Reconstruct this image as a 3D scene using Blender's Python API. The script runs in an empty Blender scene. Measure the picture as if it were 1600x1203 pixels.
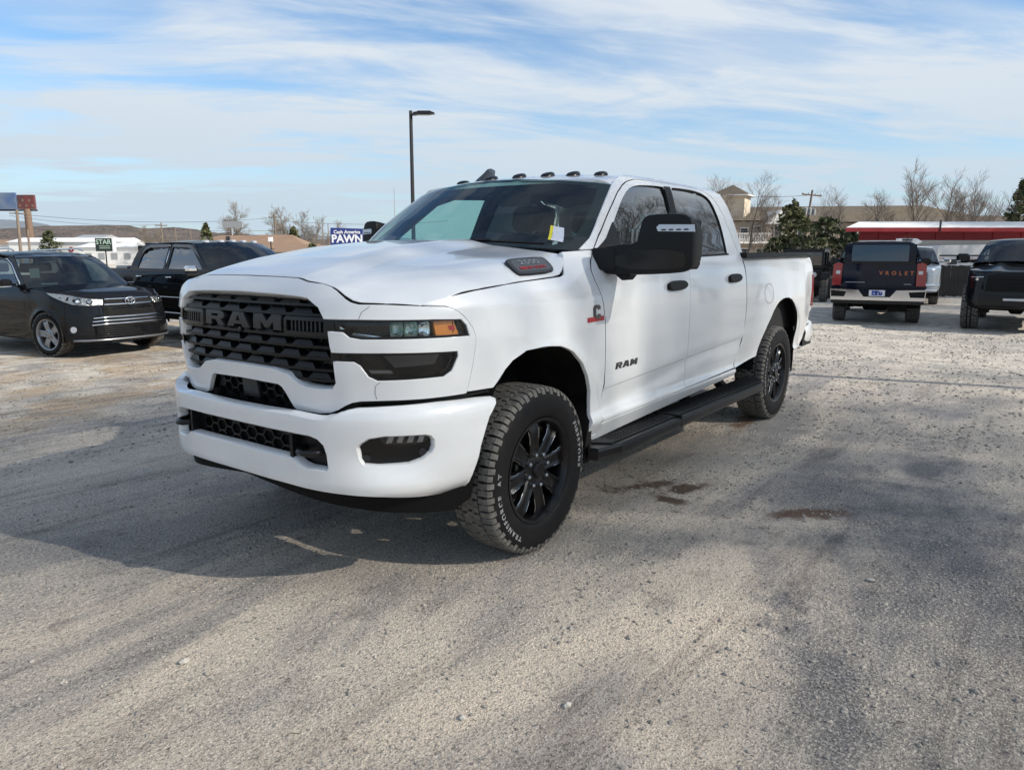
import bpy, math, random
import numpy as np
from mathutils import Vector, Matrix
from mathutils.geometry import delaunay_2d_cdt
random.seed(7); rng = np.random.default_rng(7)
scene = bpy.context.scene
COL = scene.collection
# ------------------------------------------------------------------ camera
cam_d = bpy.data.cameras.new('camera'); cam = bpy.data.objects.new('camera', cam_d); COL.objects.link(cam)
cam.location = (-2.9154, -2.9800, 1.4924)
cam.rotation_euler = (math.pi/2 - 0.17800, 0, 0.639467 - math.pi/2)
cam_d.sensor_width = 36; cam_d.lens = 36*1144.62/1600
cam_d.clip_start = 0.05; cam_d.clip_end = 6000
scene.camera = cam
# ------------------------------------------------------------------ sky and sun
SUN = Vector((0.45, -1.5, 1.0)).normalized()
EL = math.asin(SUN.z); ROT = math.atan2(SUN.x, SUN.y)
world = bpy.data.worlds.new('World'); scene.world = world; world.use_nodes = True
def build_world():
    nt = world.node_tree; N = nt.nodes; L = nt.links; N.clear()
    out = N.new('ShaderNodeOutputWorld'); bg = N.new('ShaderNodeBackground')
    sky = N.new('ShaderNodeTexSky'); sky.sky_type = 'NISHITA'; sky.sun_disc = False
    sky.sun_elevation = EL; sky.sun_rotation = ROT; sky.altitude = 300; sky.air_density = 1.0; sky.dust_density = 1.2; sky.ozone_density = 2.0
    bg.inputs['Strength'].default_value = 0.116
    tc = N.new('ShaderNodeTexCoord'); sep = N.new('ShaderNodeSeparateXYZ'); L.new(tc.outputs['Generated'], sep.inputs[0])
    def math_(op, a, b=None, c=None, clamp=False):
        m = N.new('ShaderNodeMath'); m.operation = op; m.use_clamp = clamp
        for i, v in enumerate((a, b, c)):
            if v is None: continue
            if isinstance(v, (int, float)): m.inputs[i].default_value = v
            else: L.new(v, m.inputs[i])
        return m.outputs[0]
    z = math_('MAXIMUM', sep.outputs['Z'], 0.0)
    zz = math_('ADD', z, 0.10)
    px = math_('DIVIDE', sep.outputs['X'], zz); py = math_('DIVIDE', sep.outputs['Y'], zz)
    comb = N.new('ShaderNodeCombineXYZ'); L.new(px, comb.inputs[0]); L.new(py, comb.inputs[1])
    def noise(scale, rot, sc, det, rough, dist, loc=(0,0,0)):
        mp = N.new('ShaderNodeMapping'); L.new(comb.outputs[0], mp.inputs[0])
        mp.vector_type = 'TEXTURE'; mp.inputs['Rotation'].default_value = (0,0,rot); mp.inputs['Scale'].default_value = sc; mp.inputs['Location'].default_value = loc
        n = N.new('ShaderNodeTexNoise'); n.inputs['Scale'].default_value = scale; n.inputs['Detail'].default_value = det
        n.inputs['Roughness'].default_value = rough; n.inputs['Distortion'].default_value = dist
        L.new(mp.outputs[0], n.inputs['Vector']); return n.outputs['Fac']
    def ramp(v, a, b, lo=0., hi=1.):
        m = N.new('ShaderNodeMapRange'); m.interpolation_type = 'SMOOTHSTEP'; L.new(v, m.inputs[0])
        m.inputs[1].default_value = a; m.inputs[2].default_value = b; m.inputs[3].default_value = lo; m.inputs[4].default_value = hi; return m.outputs[0]
    big = ramp(noise(0.62, -0.80, (1.5, .62, 1), 4, .5, .5, (3.1, 1.7, 0)), .42, .62)
    wisp = ramp(noise(1.15, -0.62, (1.7, .72, 1), 9, .58, .9, (.4, 5.3, 0)), .42, .62)
    fine = ramp(noise(3.0, -0.70, (1.9, .55, 1), 6, .62, .6), .40, .68)
    m = math_('MULTIPLY_ADD', wisp, .62, math_('MULTIPLY', fine, .24))
    m = math_('MULTIPLY_ADD', big, .55, m)
    low = ramp(sep.outputs['Z'], 0.02, 0.26, .66, 0.0)
    m = math_('ADD', m, low, clamp=False)
    m = math_('MULTIPLY_ADD', m, .92, -.02, clamp=True)
    mix = N.new('ShaderNodeMixRGB'); L.new(m, mix.inputs[0])
    tint = N.new('ShaderNodeMixRGB'); tint.blend_type = 'MULTIPLY'; tint.inputs[0].default_value = 1
    L.new(sky.outputs[0], tint.inputs[1]); tint.inputs[2].default_value = (.98, 1.20, 1.32, 1)
    L.new(tint.outputs[0], mix.inputs[1])
    cc = N.new('ShaderNodeMixRGB'); L.new(ramp(sep.outputs['Z'], 0.0, 0.28), cc.inputs[0])
    cc.inputs[1].default_value = (4.1, 5.0, 5.75, 1); cc.inputs[2].default_value = (5.3, 5.8, 6.35, 1)
    L.new(cc.outputs[0], mix.inputs[2])
    L.new(mix.outputs[0], bg.inputs['Color']); L.new(bg.outputs[0], out.inputs['Surface'])
build_world()
sun_d = bpy.data.lights.new('sun', 'SUN'); sun_d.energy = 5.0; sun_d.angle = math.radians(0.53); sun_d.color = (1.0, 0.93, 0.82)
sun = bpy.data.objects.new('sun', sun_d); COL.objects.link(sun)
sun.rotation_euler = SUN.to_track_quat('Z', 'Y').to_euler(); sun.location = (5, -20, 15)
vs = scene.view_settings; vs.view_transform = 'Standard'; vs.look = 'None'; vs.exposure = 0.25; vs.gamma = 1.0; vs.use_curve_mapping = False
scene.cycles.max_bounces = 10; scene.cycles.transparent_max_bounces = 16
scene.cycles.caustics_reflective = False; scene.cycles.caustics_refractive = False
# ------------------------------------------------------------------ materials
def mat(name, col=(.5,.5,.5), rough=.5, metal=0., coat=0., spec=.5, bump=None, var=None, emit=None, coatr=.03):
    m = bpy.data.materials.new(name); m.use_nodes = True; nt = m.node_tree; b = nt.nodes['Principled BSDF']
    b.inputs['Base Color'].default_value = (*col, 1); b.inputs['Roughness'].default_value = rough; b.inputs['Metallic'].default_value = metal
    b.inputs['Coat Weight'].default_value = coat; b.inputs['Coat Roughness'].default_value = coatr; b.inputs['Specular IOR Level'].default_value = spec
    tc = None
    if bump or var:
        tc = nt.nodes.new('ShaderNodeTexCoord')
    if var:   # (scale, amount, second colour)
        n = nt.nodes.new('ShaderNodeTexNoise'); n.inputs['Scale'].default_value = var[0]; n.inputs['Detail'].default_value = 6
        nt.links.new(tc.outputs['Object'], n.inputs['Vector'])
        r = nt.nodes.new('ShaderNodeMapRange'); r.inputs[1].default_value = .35; r.inputs[2].default_value = .68; r.inputs[4].default_value = var[1]
        nt.links.new(n.outputs['Fac'], r.inputs[0])
        x = nt.nodes.new('ShaderNodeMixRGB'); x.inputs[1].default_value = (*col, 1); x.inputs[2].default_value = (*var[2], 1)
        nt.links.new(r.outputs[0], x.inputs[0]); nt.links.new(x.outputs[0], b.inputs['Base Color'])
    if bump:  # (scale, strength, distance)
        n = nt.nodes.new('ShaderNodeTexNoise'); n.inputs['Scale'].default_value = bump[0]; n.inputs['Detail'].default_value = 5
        nt.links.new(tc.outputs['Object'], n.inputs['Vector'])
        bp = nt.nodes.new('ShaderNodeBump'); bp.inputs['Strength'].default_value = bump[1]; bp.inputs['Distance'].default_value = bump[2]
        nt.links.new(n.outputs['Fac'], bp.inputs['Height']); nt.links.new(bp.outputs[0], b.inputs['Normal'])
    if emit:
        b.inputs['Emission Color'].default_value = (*emit[:3], 1); b.inputs['Emission Strength'].default_value = emit[3]
    return m
def glass(name, tint=(.75,.9,.85), refl=1.0):
    m = bpy.data.materials.new(name); m.use_nodes = True; nt = m.node_tree; N = nt.nodes; L = nt.links
    for n in list(N): N.remove(n)
    o = N.new('ShaderNodeOutputMaterial'); t = N.new('ShaderNodeBsdfTransparent'); t.inputs[0].default_value = (*tint, 1)
    g = N.new('ShaderNodeBsdfGlossy'); g.inputs['Roughness'].default_value = .012; g.inputs['Color'].default_value = (.96,.98,1,1)
    f = N.new('ShaderNodeFresnel'); ge = N.new('ShaderNodeNewGeometry'); mr = N.new('ShaderNodeMapRange')   # same reflectance from both faces of the pane
    L.new(ge.outputs['Backfacing'], mr.inputs[0]); mr.inputs[3].default_value = 1.6; mr.inputs[4].default_value = 1/1.6; L.new(mr.outputs[0], f.inputs['IOR'])
    mu = N.new('ShaderNodeMath'); mu.operation = 'MULTIPLY'; mu.use_clamp = True; L.new(f.outputs[0], mu.inputs[0]); mu.inputs[1].default_value = refl
    x = N.new('ShaderNodeMixShader'); L.new(mu.outputs[0], x.inputs[0]); L.new(t.outputs[0], x.inputs[1]); L.new(g.outputs[0], x.inputs[2])
    L.new(x.outputs[0], o.inputs[0]); return m
def paint(name, col, dirt=(.3,.27,.23), amt=.12, rough=.32, flake=0., spec=.5):
    """car paint: clear coat, with road dust settling low on the body"""
    m = mat(name, col, rough, flake, 1.0 if spec else .55, spec); nt = m.node_tree; b = nt.nodes['Principled BSDF']; N = nt.nodes; L = nt.links
    b.inputs['Coat IOR'].default_value = 1.6 if spec else 1.5
    tc = N.new('ShaderNodeTexCoord'); n = N.new('ShaderNodeTexNoise'); n.inputs['Scale'].default_value = 3.2; n.inputs['Detail'].default_value = 9; n.inputs['Roughness'].default_value = .65
    L.new(tc.outputs['Object'], n.inputs['Vector'])
    s = N.new('ShaderNodeSeparateXYZ'); L.new(tc.outputs['Object'], s.inputs[0])
    r = N.new('ShaderNodeMapRange'); L.new(s.outputs['Z'], r.inputs[0]); r.inputs[1].default_value = 1.15; r.inputs[2].default_value = .35; r.inputs[3].default_value = .12; r.inputs[4].default_value = 1.
    r2 = N.new('ShaderNodeMapRange'); L.new(n.outputs['Fac'], r2.inputs[0]); r2.inputs[1].default_value = .40; r2.inputs[2].default_value = .75; r2.inputs[4].default_value = amt*2.2
    mu = N.new('ShaderNodeMath'); mu.operation = 'MULTIPLY'; L.new(r.outputs[0], mu.inputs[0]); L.new(r2.outputs[0], mu.inputs[1])
    x = N.new('ShaderNodeMixRGB'); x.inputs[1].default_value = (*col,1); x.inputs[2].default_value = (*dirt,1); L.new(mu.outputs[0], x.inputs[0]); L.new(x.outputs[0], b.inputs['Base Color'])
    cr = N.new('ShaderNodeMapRange'); L.new(mu.outputs[0], cr.inputs[0]); cr.inputs[2].default_value = .25; cr.inputs[3].default_value = .035; cr.inputs[4].default_value = .22; L.new(cr.outputs[0], b.inputs['Coat Roughness'])
    # very faint orange-peel
    n2 = N.new('ShaderNodeTexNoise'); n2.inputs['Scale'].default_value = 260; n2.inputs['Detail'].default_value = 1; L.new(tc.outputs['Object'], n2.inputs['Vector'])
    bp = N.new('ShaderNodeBump'); bp.inputs['Strength'].default_value = .04; bp.inputs['Distance'].default_value = .0004; L.new(n2.outputs['Fac'], bp.inputs['Height']); L.new(bp.outputs[0], b.inputs['Coat Normal'])
    return m
M = dict(
 white = paint('white_paint', (.70,.715,.73), amt=.10),
 blackp = paint('black_paint', (.006,.0065,.008), amt=.004, spec=.0),
 bluep = paint('dark_blue_paint', (.006,.010,.024), amt=.004, spec=.0),
 silver = paint('silver_paint', (.45,.47,.50), flake=.5),
 grille = mat('grille_black', (.006,.0063,.0075), .36, spec=.24, var=(9,.5,(.013,.013,.014))),
 satin = mat('satin_black', (.005,.005,.0058), .30, coat=.1, spec=.3),
 plastic = mat('black_plastic', (.006,.0063,.0072), .48, spec=.22, bump=(500,.12,.0006), var=(5,.4,(.014,.014,.015))),
 dark = mat('underbody_black', (.005,.005,.005), .85, spec=.2, var=(6,.5,(.03,.027,.024))),
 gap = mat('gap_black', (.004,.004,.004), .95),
 chrome = mat('chrome', (.75,.77,.8), .07, 1.),
 alu = mat('wheel_grey', (.28,.29,.31), .28, .8),
 rim = mat('wheel_black', (.0035,.0035,.004), .28, .0, coat=.2, spec=.3),
 mill = mat('milled_edge', (.55,.56,.58), .25, 1.),
 rubber = mat('tyre_rubber', (.0075,.0075,.0085), .56, spec=.15, bump=(160,.12,.001), var=(14,.35,(.019,.018,.017))),
 tread = mat('tyre_tread', (.085,.082,.076), .85, bump=(120,.3,.002), var=(34,.75,(.17,.16,.145))),
 lug = mat('lug_steel', (.45,.46,.48), .3, 1.),
 letter = mat('white_letter', (.62,.63,.64), .6),
 glass_w = glass('windshield_glass', (.66,.88,.82), .8),
 glass_f = glass('front_door_glass', (.60,.78,.73), 2.0),
 glass_p = glass('privacy_glass', (.04,.045,.05), 2.0),
 glass_d = glass('dark_car_glass', (.22,.29,.31), 1.0),
 lens = glass('lamp_lens', (.85,.88,.9), .6),
 smoke = glass('smoked_lens', (.42,.42,.42), .7),
 refl = mat('lamp_reflector', (.8,.85,.85), .12, 1., bump=(60,.5,.004)),
 green = mat('lamp_projector', (.20,.36,.30), .10, .9, bump=(70,.9,.008), var=(55,1.,(.80,.88,.84))),
 amber = mat('amber_reflector', (.75,.24,.02), .25, .1, coat=1., bump=(240,.5,.002)),
 red = mat('red_lens', (.24,.006,.010), .2, 0, coat=1., bump=(110,.25,.002)),
 redbadge = mat('red_badge', (.42,.018,.02), .4),
 badge = mat('badge_black', (.012,.012,.013), .3, coat=.5),
 badgeg = mat('badge_grey', (.020,.021,.024), .32, .15, spec=.4),
 interior = mat('interior_dark', (.018,.019,.021), .8, var=(7,.4,(.035,.035,.037))),
 seat = mat('seat_cloth', (.03,.03,.032), .9, var=(25,.5,(.055,.055,.058))),
 headliner = mat('headliner', (.11,.115,.12), .95),
 paper = mat('sticker_paper', (.72,.73,.78), .7, var=(120,.5,(.45,.47,.55))),
 yellow = mat('sticker_yellow', (.80,.68,.04), .6),
 clearw = mat('white_lamp', (.48,.50,.54), .18, .3, coat=1.),
 bedliner = mat('bed_liner', (.010,.010,.011), .8, bump=(220,.4,.002)),
 valance = mat('valance_black', (.004,.004,.0045), .7, spec=.15),
)
# ------------------------------------------------------------------ object helpers
def link(o, parent=None):
    COL.objects.link(o)
    if parent is not None: o.parent = parent
    return o
def thing(name, label, cat, loc=(0,0,0), rz=0., group=None, scale=1.):
    o = bpy.data.objects.new(name, None); o.empty_display_size = .3; link(o)
    o.location = loc; o.rotation_euler = (0,0,rz); o.scale = (scale,)*3
    return tag(o, label, cat, group)
def tag(o, label=None, cat=None, group=None, kind=None):
    if label: o['label'] = label
    if cat: o['category'] = cat
    if group: o['group'] = group
    if kind: o['kind'] = kind
    return o
def make(name, V, F, m, parent=None, smooth=False, normals=None, mi=None):
    me = bpy.data.meshes.new(name); me.from_pydata([tuple(map(float, v)) for v in V], [], [tuple(map(int, f)) for f in F])
    for mm in (m if isinstance(m, (list, tuple)) else [m]): me.materials.append(mm)
    if mi is not None: me.polygons.foreach_set('material_index', mi)
    if smooth or normals is not None: me.polygons.foreach_set('use_smooth', [True]*len(me.polygons))
    me.update()
    if normals is not None:
        me.normals_split_custom_set_from_vertices([tuple(map(float, n)) for n in normals])
    return link(bpy.data.objects.new(name, me), parent)
def copy_tree(o, parent=None):
    c = o.copy(); COL.objects.link(c)
    if parent is not None: c.parent = parent
    for ch in list(o.children): copy_tree(ch, c)
    return c
class MB:
    """collects boxes, tubes, lathes and prisms into one mesh"""
    def __init__(s): s.V = []; s.F = []; s.I = []; s.mi = 0
    def add(s, V, F):
        o = len(s.V); s.V += [tuple(v) for v in V]; s.F += [tuple(i+o for i in f) for f in F]; s.I += [s.mi]*len(F); return s
    def box(s, lo, hi, R=None):
        x0,y0,z0 = lo; x1,y1,z1 = hi
        V = [(x0,y0,z0),(x1,y0,z0),(x1,y1,z0),(x0,y1,z0),(x0,y0,z1),(x1,y0,z1),(x1,y1,z1),(x0,y1,z1)]
        if R is not None: V = [tuple(R @ Vector(v)) for v in V]
        return s.add(V, [(0,3,2,1),(4,5,6,7),(0,1,5,4),(1,2,6,5),(2,3,7,6),(3,0,4,7)])
    def bbox(s, lo, hi, b=.01):
        """box with chamfered vertical and horizontal edges"""
        x0,y0,z0 = lo; x1,y1,z1 = hi; V = []
        for z, i in ((z0,b),(z0+b,0),(z1-b,0),(z1,b)):
            for (x,y) in ((x0+b+i*0,y0+i),(x1-b,y0+i),(x1-i,y0+b),(x1-i,y1-b),(x1-b,y1-i),(x0+b,y1-i),(x0+i,y1-b),(x0+i,y0+b)): V.append((x,y,z))
        F = [tuple(range(7,-1,-1)), tuple(range(24,32))]
        for k in range(3):
            for j in range(8): a = k*8+j; c = k*8+(j+1)%8; F.append((a,c,c+8,a+8))
        return s.add(V, F)
    def tube(s, pts, r, n=8, cap=True):
        pts = [Vector(p) for p in pts]; rr = r if isinstance(r, (list, tuple)) else [r]*len(pts); V = []; F = []
        up = Vector((0,0,1))
        for i, p in enumerate(pts):
            t = (pts[min(i+1,len(pts)-1)]-pts[max(i-1,0)]).normalized()
            a = t.cross(up if abs(t.z) < .95 else Vector((1,0,0))).normalized(); b = t.cross(a)
            for k in range(n): an = 2*math.pi*k/n; V.append(tuple(p+(a*math.cos(an)+b*math.sin(an))*rr[i]))
        for i in range(len(pts)-1):
            for k in range(n): F.append((i*n+k, i*n+(k+1)%n, (i+1)*n+(k+1)%n, (i+1)*n+k))
        if cap: F += [tuple(range(n-1,-1,-1)), tuple(range((len(pts)-1)*n, len(pts)*n))]
        return s.add(V, F)
    def lathe(s, prof, n=64, c=(0,0,0), axis='y'):
        """profile of (radius, along) spun about an axis through c"""
        V = []; F = []; m = len(prof)
        for k in range(n):
            a = 2*math.pi*k/n; ca, sa = math.cos(a), math.sin(a)
            for r, y in prof:
                V.append((c[0]+r*ca, c[1]+y, c[2]+r*sa) if axis == 'y' else (c[0]+r*ca, c[1]+r*sa, c[2]+y) if axis == 'z' else (c[0]+y, c[1]+r*ca, c[2]+r*sa))
        for k in range(n):
            for j in range(m-1): a = k*m+j; b = ((k+1)%n)*m+j; F.append((a,a+1,b+1,b))
        return s.add(V, F)
    def prism(s, poly, f0, f1):
        """poly of (u,v); f0/f1 map it to the two end faces"""
        n = len(poly); V = [f0(*p) for p in poly]+[f1(*p) for p in poly]
        return s.add(V, [tuple(range(n-1,-1,-1)), tuple(range(n,2*n))]+[(i,(i+1)%n,n+(i+1)%n,n+i) for i in range(n)])
    def build(s, name, m, parent=None, smooth=False, angle=None):
        o = make(name, s.V, s.F, m, parent, smooth, mi=s.I)
        if smooth and angle is not None:
            o.data.set_sharp_from_angle(angle=math.radians(angle))
        return o
def inpoly(P, poly):
    x, y = P[:,0], P[:,1]; c = np.zeros(len(P), bool); n = len(poly); j = n-1
    for i in range(n):
        xi, yi = poly[i]; xj, yj = poly[j]
        k = ((yi > y) != (yj > y)) & (x < (xj-xi)*(y-yi)/((yj-yi) if yj != yi else 1e-12)+xi); c ^= k; j = i
    return c
def area2(p): p = np.asarray(p); return float(np.sum(p[:,0]*np.roll(p[:,1],-1)-np.roll(p[:,0],-1)*p[:,1]))
def resample(poly, step):
    out = []; n = len(poly)
    for i in range(n):
        a = np.array(poly[i], float); b = np.array(poly[(i+1)%n], float); k = max(1, int(math.ceil(np.hypot(*(b-a))/step)))
        for t in range(k): out.append(a+(b-a)*t/k)
    return np.array(out)
def chaikin(poly, it=2, keep=()):
    P = [tuple(p) for p in poly]; K = [i in keep for i in range(len(P))]
    for _ in range(it):
        Q = []; KK = []; n = len(P)
        for i in range(n):
            a = P[i]; b = P[(i+1)%n]
            if K[i]: Q.append(a); KK.append(True)
            else: Q.append((a[0]*.75+b[0]*.25, a[1]*.75+b[1]*.25)); KK.append(False)
            if not K[(i+1)%n]: Q.append((a[0]*.25+b[0]*.75, a[1]*.25+b[1]*.75)); KK.append(False)
        P = Q; K = KK
    return P
EDGE = [(.0012,.0015),(.002,.022)]
def panel(name, fn, outer, holes=(), res=.04, step=.02, m=None, parent=None, edge=EDGE, hedge=EDGE, mirror=False, mis=None, n_eps=.002, extra=None, seal=False):
    """sheet of bodywork: outline and holes in the surface's own coordinates, returned edges, exact normals"""
    if mirror:
        outer = [(-a, b) for a, b in outer]; holes = [[(-a, b) for a, b in h] for h in holes]
    outer = resample(outer, step); holes = [resample(h, step) for h in holes]
    if area2(outer) < 0: outer = outer[::-1]
    holes = [h[::-1] if area2(h) > 0 else h for h in holes]
    lo = outer.min(0); hi = outer.max(0); gu = np.arange(lo[0]-res, hi[0]+res, res); gv = np.arange(lo[1]-res, hi[1]+res, res)
    G = np.array([(u+(.5*res if j % 2 else 0), v) for j, v in enumerate(gv) for u in gu])
    ok = inpoly(G, outer)
    for h in holes: ok &= ~inpoly(G, h)
    G = G[ok]; B = np.vstack([outer]+list(holes))
    if len(G):
        d = np.full(len(G), 9.)
        for k in range(0, len(B), 400): d = np.minimum(d, np.hypot(G[:,None,0]-B[None,k:k+400,0], G[:,None,1]-B[None,k:k+400,1]).min(1))
        G = G[d > min(res, step)*.55]
    if extra is not None:
        X_ = np.array([(-a, b) if mirror else (a, b) for a, b in extra]); X_ = X_[inpoly(X_, outer)]; X_ = X_[np.hypot(X_[:,None,0]-outer[None,:,0], X_[:,None,1]-outer[None,:,1]).min(1) > .012]
        if len(G): G = G[np.hypot(G[:,None,0]-X_[None,:,0], G[:,None,1]-X_[None,:,1]).min(1) > res*.5]
        G = np.vstack([G, X_]) if len(G) else X_
    pts = np.vstack([B, G]); E = []; o = 0
    if seal: m = list(m)+[M['gap']]; seal = len(m)-1   # deep flange ring coloured black, shut line shade put into the colour
    for l in [outer]+list(holes):
        E += [(o+i, o+(i+1) % len(l)) for i in range(len(l))]; o += len(l)
    r = delaunay_2d_cdt([Vector(p) for p in pts], E, [], 0, 1e-7)
    P = np.array([tuple(v) for v in r[0]]); T = np.array([f for f in r[2] if len(f) == 3])
    C_ = P[T].mean(1); ok = inpoly(C_, outer)
    for h in holes: ok &= ~inpoly(C_, h)
    T = T[ok]
    a = P[T]; ar = (a[:,1,0]-a[:,0,0])*(a[:,2,1]-a[:,0,1])-(a[:,2,0]-a[:,0,0])*(a[:,1,1]-a[:,0,1])
    T = T[np.abs(ar) > 1e-10]; ar = ar[np.abs(ar) > 1e-10]; T[ar < 0] = T[ar < 0][:, ::-1]
    def nrm(p):
        e = n_eps; du = fn(p[:,0]+e, p[:,1])-fn(p[:,0]-e, p[:,1]); dv = fn(p[:,0], p[:,1]+e)-fn(p[:,0], p[:,1]-e)
        n = np.cross(du, dv); return n/np.maximum(np.linalg.norm(n, axis=1, keepdims=True), 1e-12)
    V = [fn(P[:,0], P[:,1])]; NN = [nrm(P)]; F = [tuple(t) for t in T]; MI = [0]*len(T); off = len(P)
    for li, l in enumerate([outer]+list(holes)):
        pr = edge if li == 0 else hedge
        if not pr: continue
        t = np.roll(l, -1, 0)-np.roll(l, 1, 0); n2 = np.stack([t[:,1], -t[:,0]], 1); n2 /= np.maximum(np.linalg.norm(n2, axis=1, keepdims=True), 1e-9)
        N0 = nrm(l); e = .001; T3 = fn(l[:,0]+e*n2[:,0], l[:,1]+e*n2[:,1])-fn(l[:,0], l[:,1]); T3 /= np.maximum(np.linalg.norm(T3, axis=1, keepdims=True), 1e-12)
        prev = (0., 0.); pn = N0; nl = len(l)
        rings = [(0.,0.)]+list(pr); segn = []
        for i in range(1, len(rings)):
            dt = rings[i][0]-rings[i-1][0]; dd = rings[i][1]-rings[i-1][1]; s_ = N0*dt+T3*dd; segn.append(s_/np.maximum(np.linalg.norm(s_, axis=1, keepdims=True), 1e-12))
        def rp(q): pp = l+n2*q[0]; return fn(pp[:,0], pp[:,1])-N0*q[1]
        for i, sn in enumerate(segn):
            na = sn; nb = sn
            if i == 0 and np.mean((sn*N0).sum(1)) > .35: na = N0
            if i > 0 and np.mean((sn*segn[i-1]).sum(1)) > .6: na = sn+segn[i-1]
            if i < len(segn)-1 and np.mean((sn*segn[i+1]).sum(1)) > .6: nb = sn+segn[i+1]
            V += [rp(rings[i]), rp(rings[i+1])]; NN += [na/np.linalg.norm(na, axis=1, keepdims=True), nb/np.linalg.norm(nb, axis=1, keepdims=True)]
            for k in range(nl):
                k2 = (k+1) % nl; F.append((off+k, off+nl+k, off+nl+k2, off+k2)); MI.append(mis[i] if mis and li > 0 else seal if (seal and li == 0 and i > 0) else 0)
            off += 2*nl
    return make(name, np.vstack(V), F, m, parent, True, np.vstack(NN), MI)
def text_mesh(txt, size=1., outline=False, width=.02, extrude=0., bold=0., shear=0., spacing=1., align='CENTER'):
    c = bpy.data.curves.new('t', 'FONT'); c.body = txt; c.size = size; c.align_x = align; c.align_y = 'CENTER'; c.shear = shear; c.space_character = spacing
    c.resolution_u = 3
    if outline: c.fill_mode = 'NONE'; c.bevel_depth = width; c.bevel_resolution = 0; c.offset = bold
    else: c.extrude = extrude; c.offset = bold
    o = bpy.data.objects.new('t', c); COL.objects.link(o)
    dg = bpy.context.evaluated_depsgraph_get(); me = bpy.data.meshes.new_from_object(o.evaluated_get(dg))
    V = np.array([tuple(v.co) for v in me.vertices]); F = [tuple(p.vertices) for p in me.polygons]
    bpy.data.objects.remove(o); bpy.data.curves.remove(c); bpy.data.meshes.remove(me)
    return V, F
import numpy as np
def catmull(P,n=40):
    P=np.array(P,float); Q=np.vstack([2*P[0]-P[1],P,2*P[-1]-P[-2]]); out=[]
    for i in range(1,len(Q)-2):
        p0,p1,p2,p3=Q[i-1:i+3]
        for t in np.linspace(0,1,n,endpoint=False):
            out.append(.5*((2*p1)+(-p0+p2)*t+(2*p0-5*p1+4*p2-p3)*t*t+(-p0+3*p1-3*p2+p3)*t**3))
    out.append(Q[-2]); return np.array(out)
def smooth(a,k):
    ker=np.ones(k)/k; b=np.pad(a,(k,k),mode='reflect',reflect_type='odd')
    for _ in range(2): b=np.convolve(b,ker,'same')
    return b[k:-k]
class Curve:
    def __init__(s,pts):
        c=catmull(pts); L=np.r_[0,np.cumsum(np.hypot(*np.diff(c,axis=0).T))]
        s.S=np.linspace(0,L[-1],1500); s.x=np.interp(s.S,L,c[:,0]); s.y=np.interp(s.S,L,c[:,1])
        dx,dy=np.gradient(s.x,s.S),np.gradient(s.y,s.S); dx=smooth(dx,21); dy=smooth(dy,21); n=np.hypot(dx,dy); s.nx=-dy/n; s.ny=dx/n
        t=np.clip(s.S/.08,0,1); s.ny=s.ny*t*t*(3-2*t); s.nx=-np.sqrt(1-s.ny**2)*np.where(s.nx<0,1,-1)
        s.L=L[-1]
    def at(s,u):
        u=np.asarray(u,float); sg=np.where(u<0,-1.,1.); a=np.abs(u); f=lambda v:np.interp(a,s.S,v)
        return f(s.x),-sg*f(s.y),f(s.nx),-sg*f(s.ny)
    def s_of_x(s,x): # on the side
        m=(s.y>.9); return np.interp(x,s.x[m],s.S[m])
def prof(tab,k=9):
    t=np.array(tab,float); z=np.linspace(t[0,0],t[-1,0],400); v=np.interp(z,t[:,0],t[:,1]); v=smooth(v,k)
    return lambda Z: np.interp(Z,z,v)
def sst(a,b,x):
    t=np.clip((np.asarray(x,float)-a)/(b-a),0,1); return t*t*(3-2*t)
# s>0 is the near (camera) side, y negative
BODY=Curve([(-1.0,0),(-.992,.25),(-.975,.467),(-.935,.6),(-.885,.69),(-.82,.775),(-.74,.845),(-.64,.9),(-.52,.94),(-.38,.967),(-.2,.985),(.1,.995),(.5,1.0),(1.5,1.0),(2.5,1.0),(3.5,1.0),(4.35,1.0),(4.7,.99),(4.86,.97),(4.95,.925),(4.985,.85),(4.995,.6),(5.0,0)])
BUMP=Curve([(-1.055,0),(-1.045,.3),(-1.02,.5),(-.965,.65),(-.88,.78),(-.77,.875),(-.64,.94),(-.5,.975),(-.36,.99),(-.2,.99)])
side_p=prof([(.44,-.05),(.50,-.028),(.545,-.01),(.575,0.002),(.595,.004),(.61,-.012),(.63,-.02),(.70,-.018),(.78,-.006),(.86,.002),(1.0,.008),(1.12,.01),(1.25,.004),(1.33,-.006),(1.39,-.02),(1.435,-.037),(1.47,-.06),(1.6,-.11),(1.75,-.165),(1.88,-.215),(1.93,-.238),(1.96,-.26),(1.985,-.30),(2.0,-.35)],5)
front_p=prof([(.70,-.05),(.80,-.03),(.89,-.02),(1.0,-.005),(1.1,0),(1.2,0),(1.29,-.012),(1.33,-.026),(1.36,-.045),(1.39,-.07),(1.43,-.12)],9)
bump_p=prof([(.40,-.14),(.43,-.075),(.455,-.034),(.48,-.010),(.52,0),(.79,0),(.825,-.004),(.845,-.014),(.858,-.032),(.875,-.07),(.90,-.14)],5)
ARCH=[(0.04,.52,.53),(3.79,.50,.55)]
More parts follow.
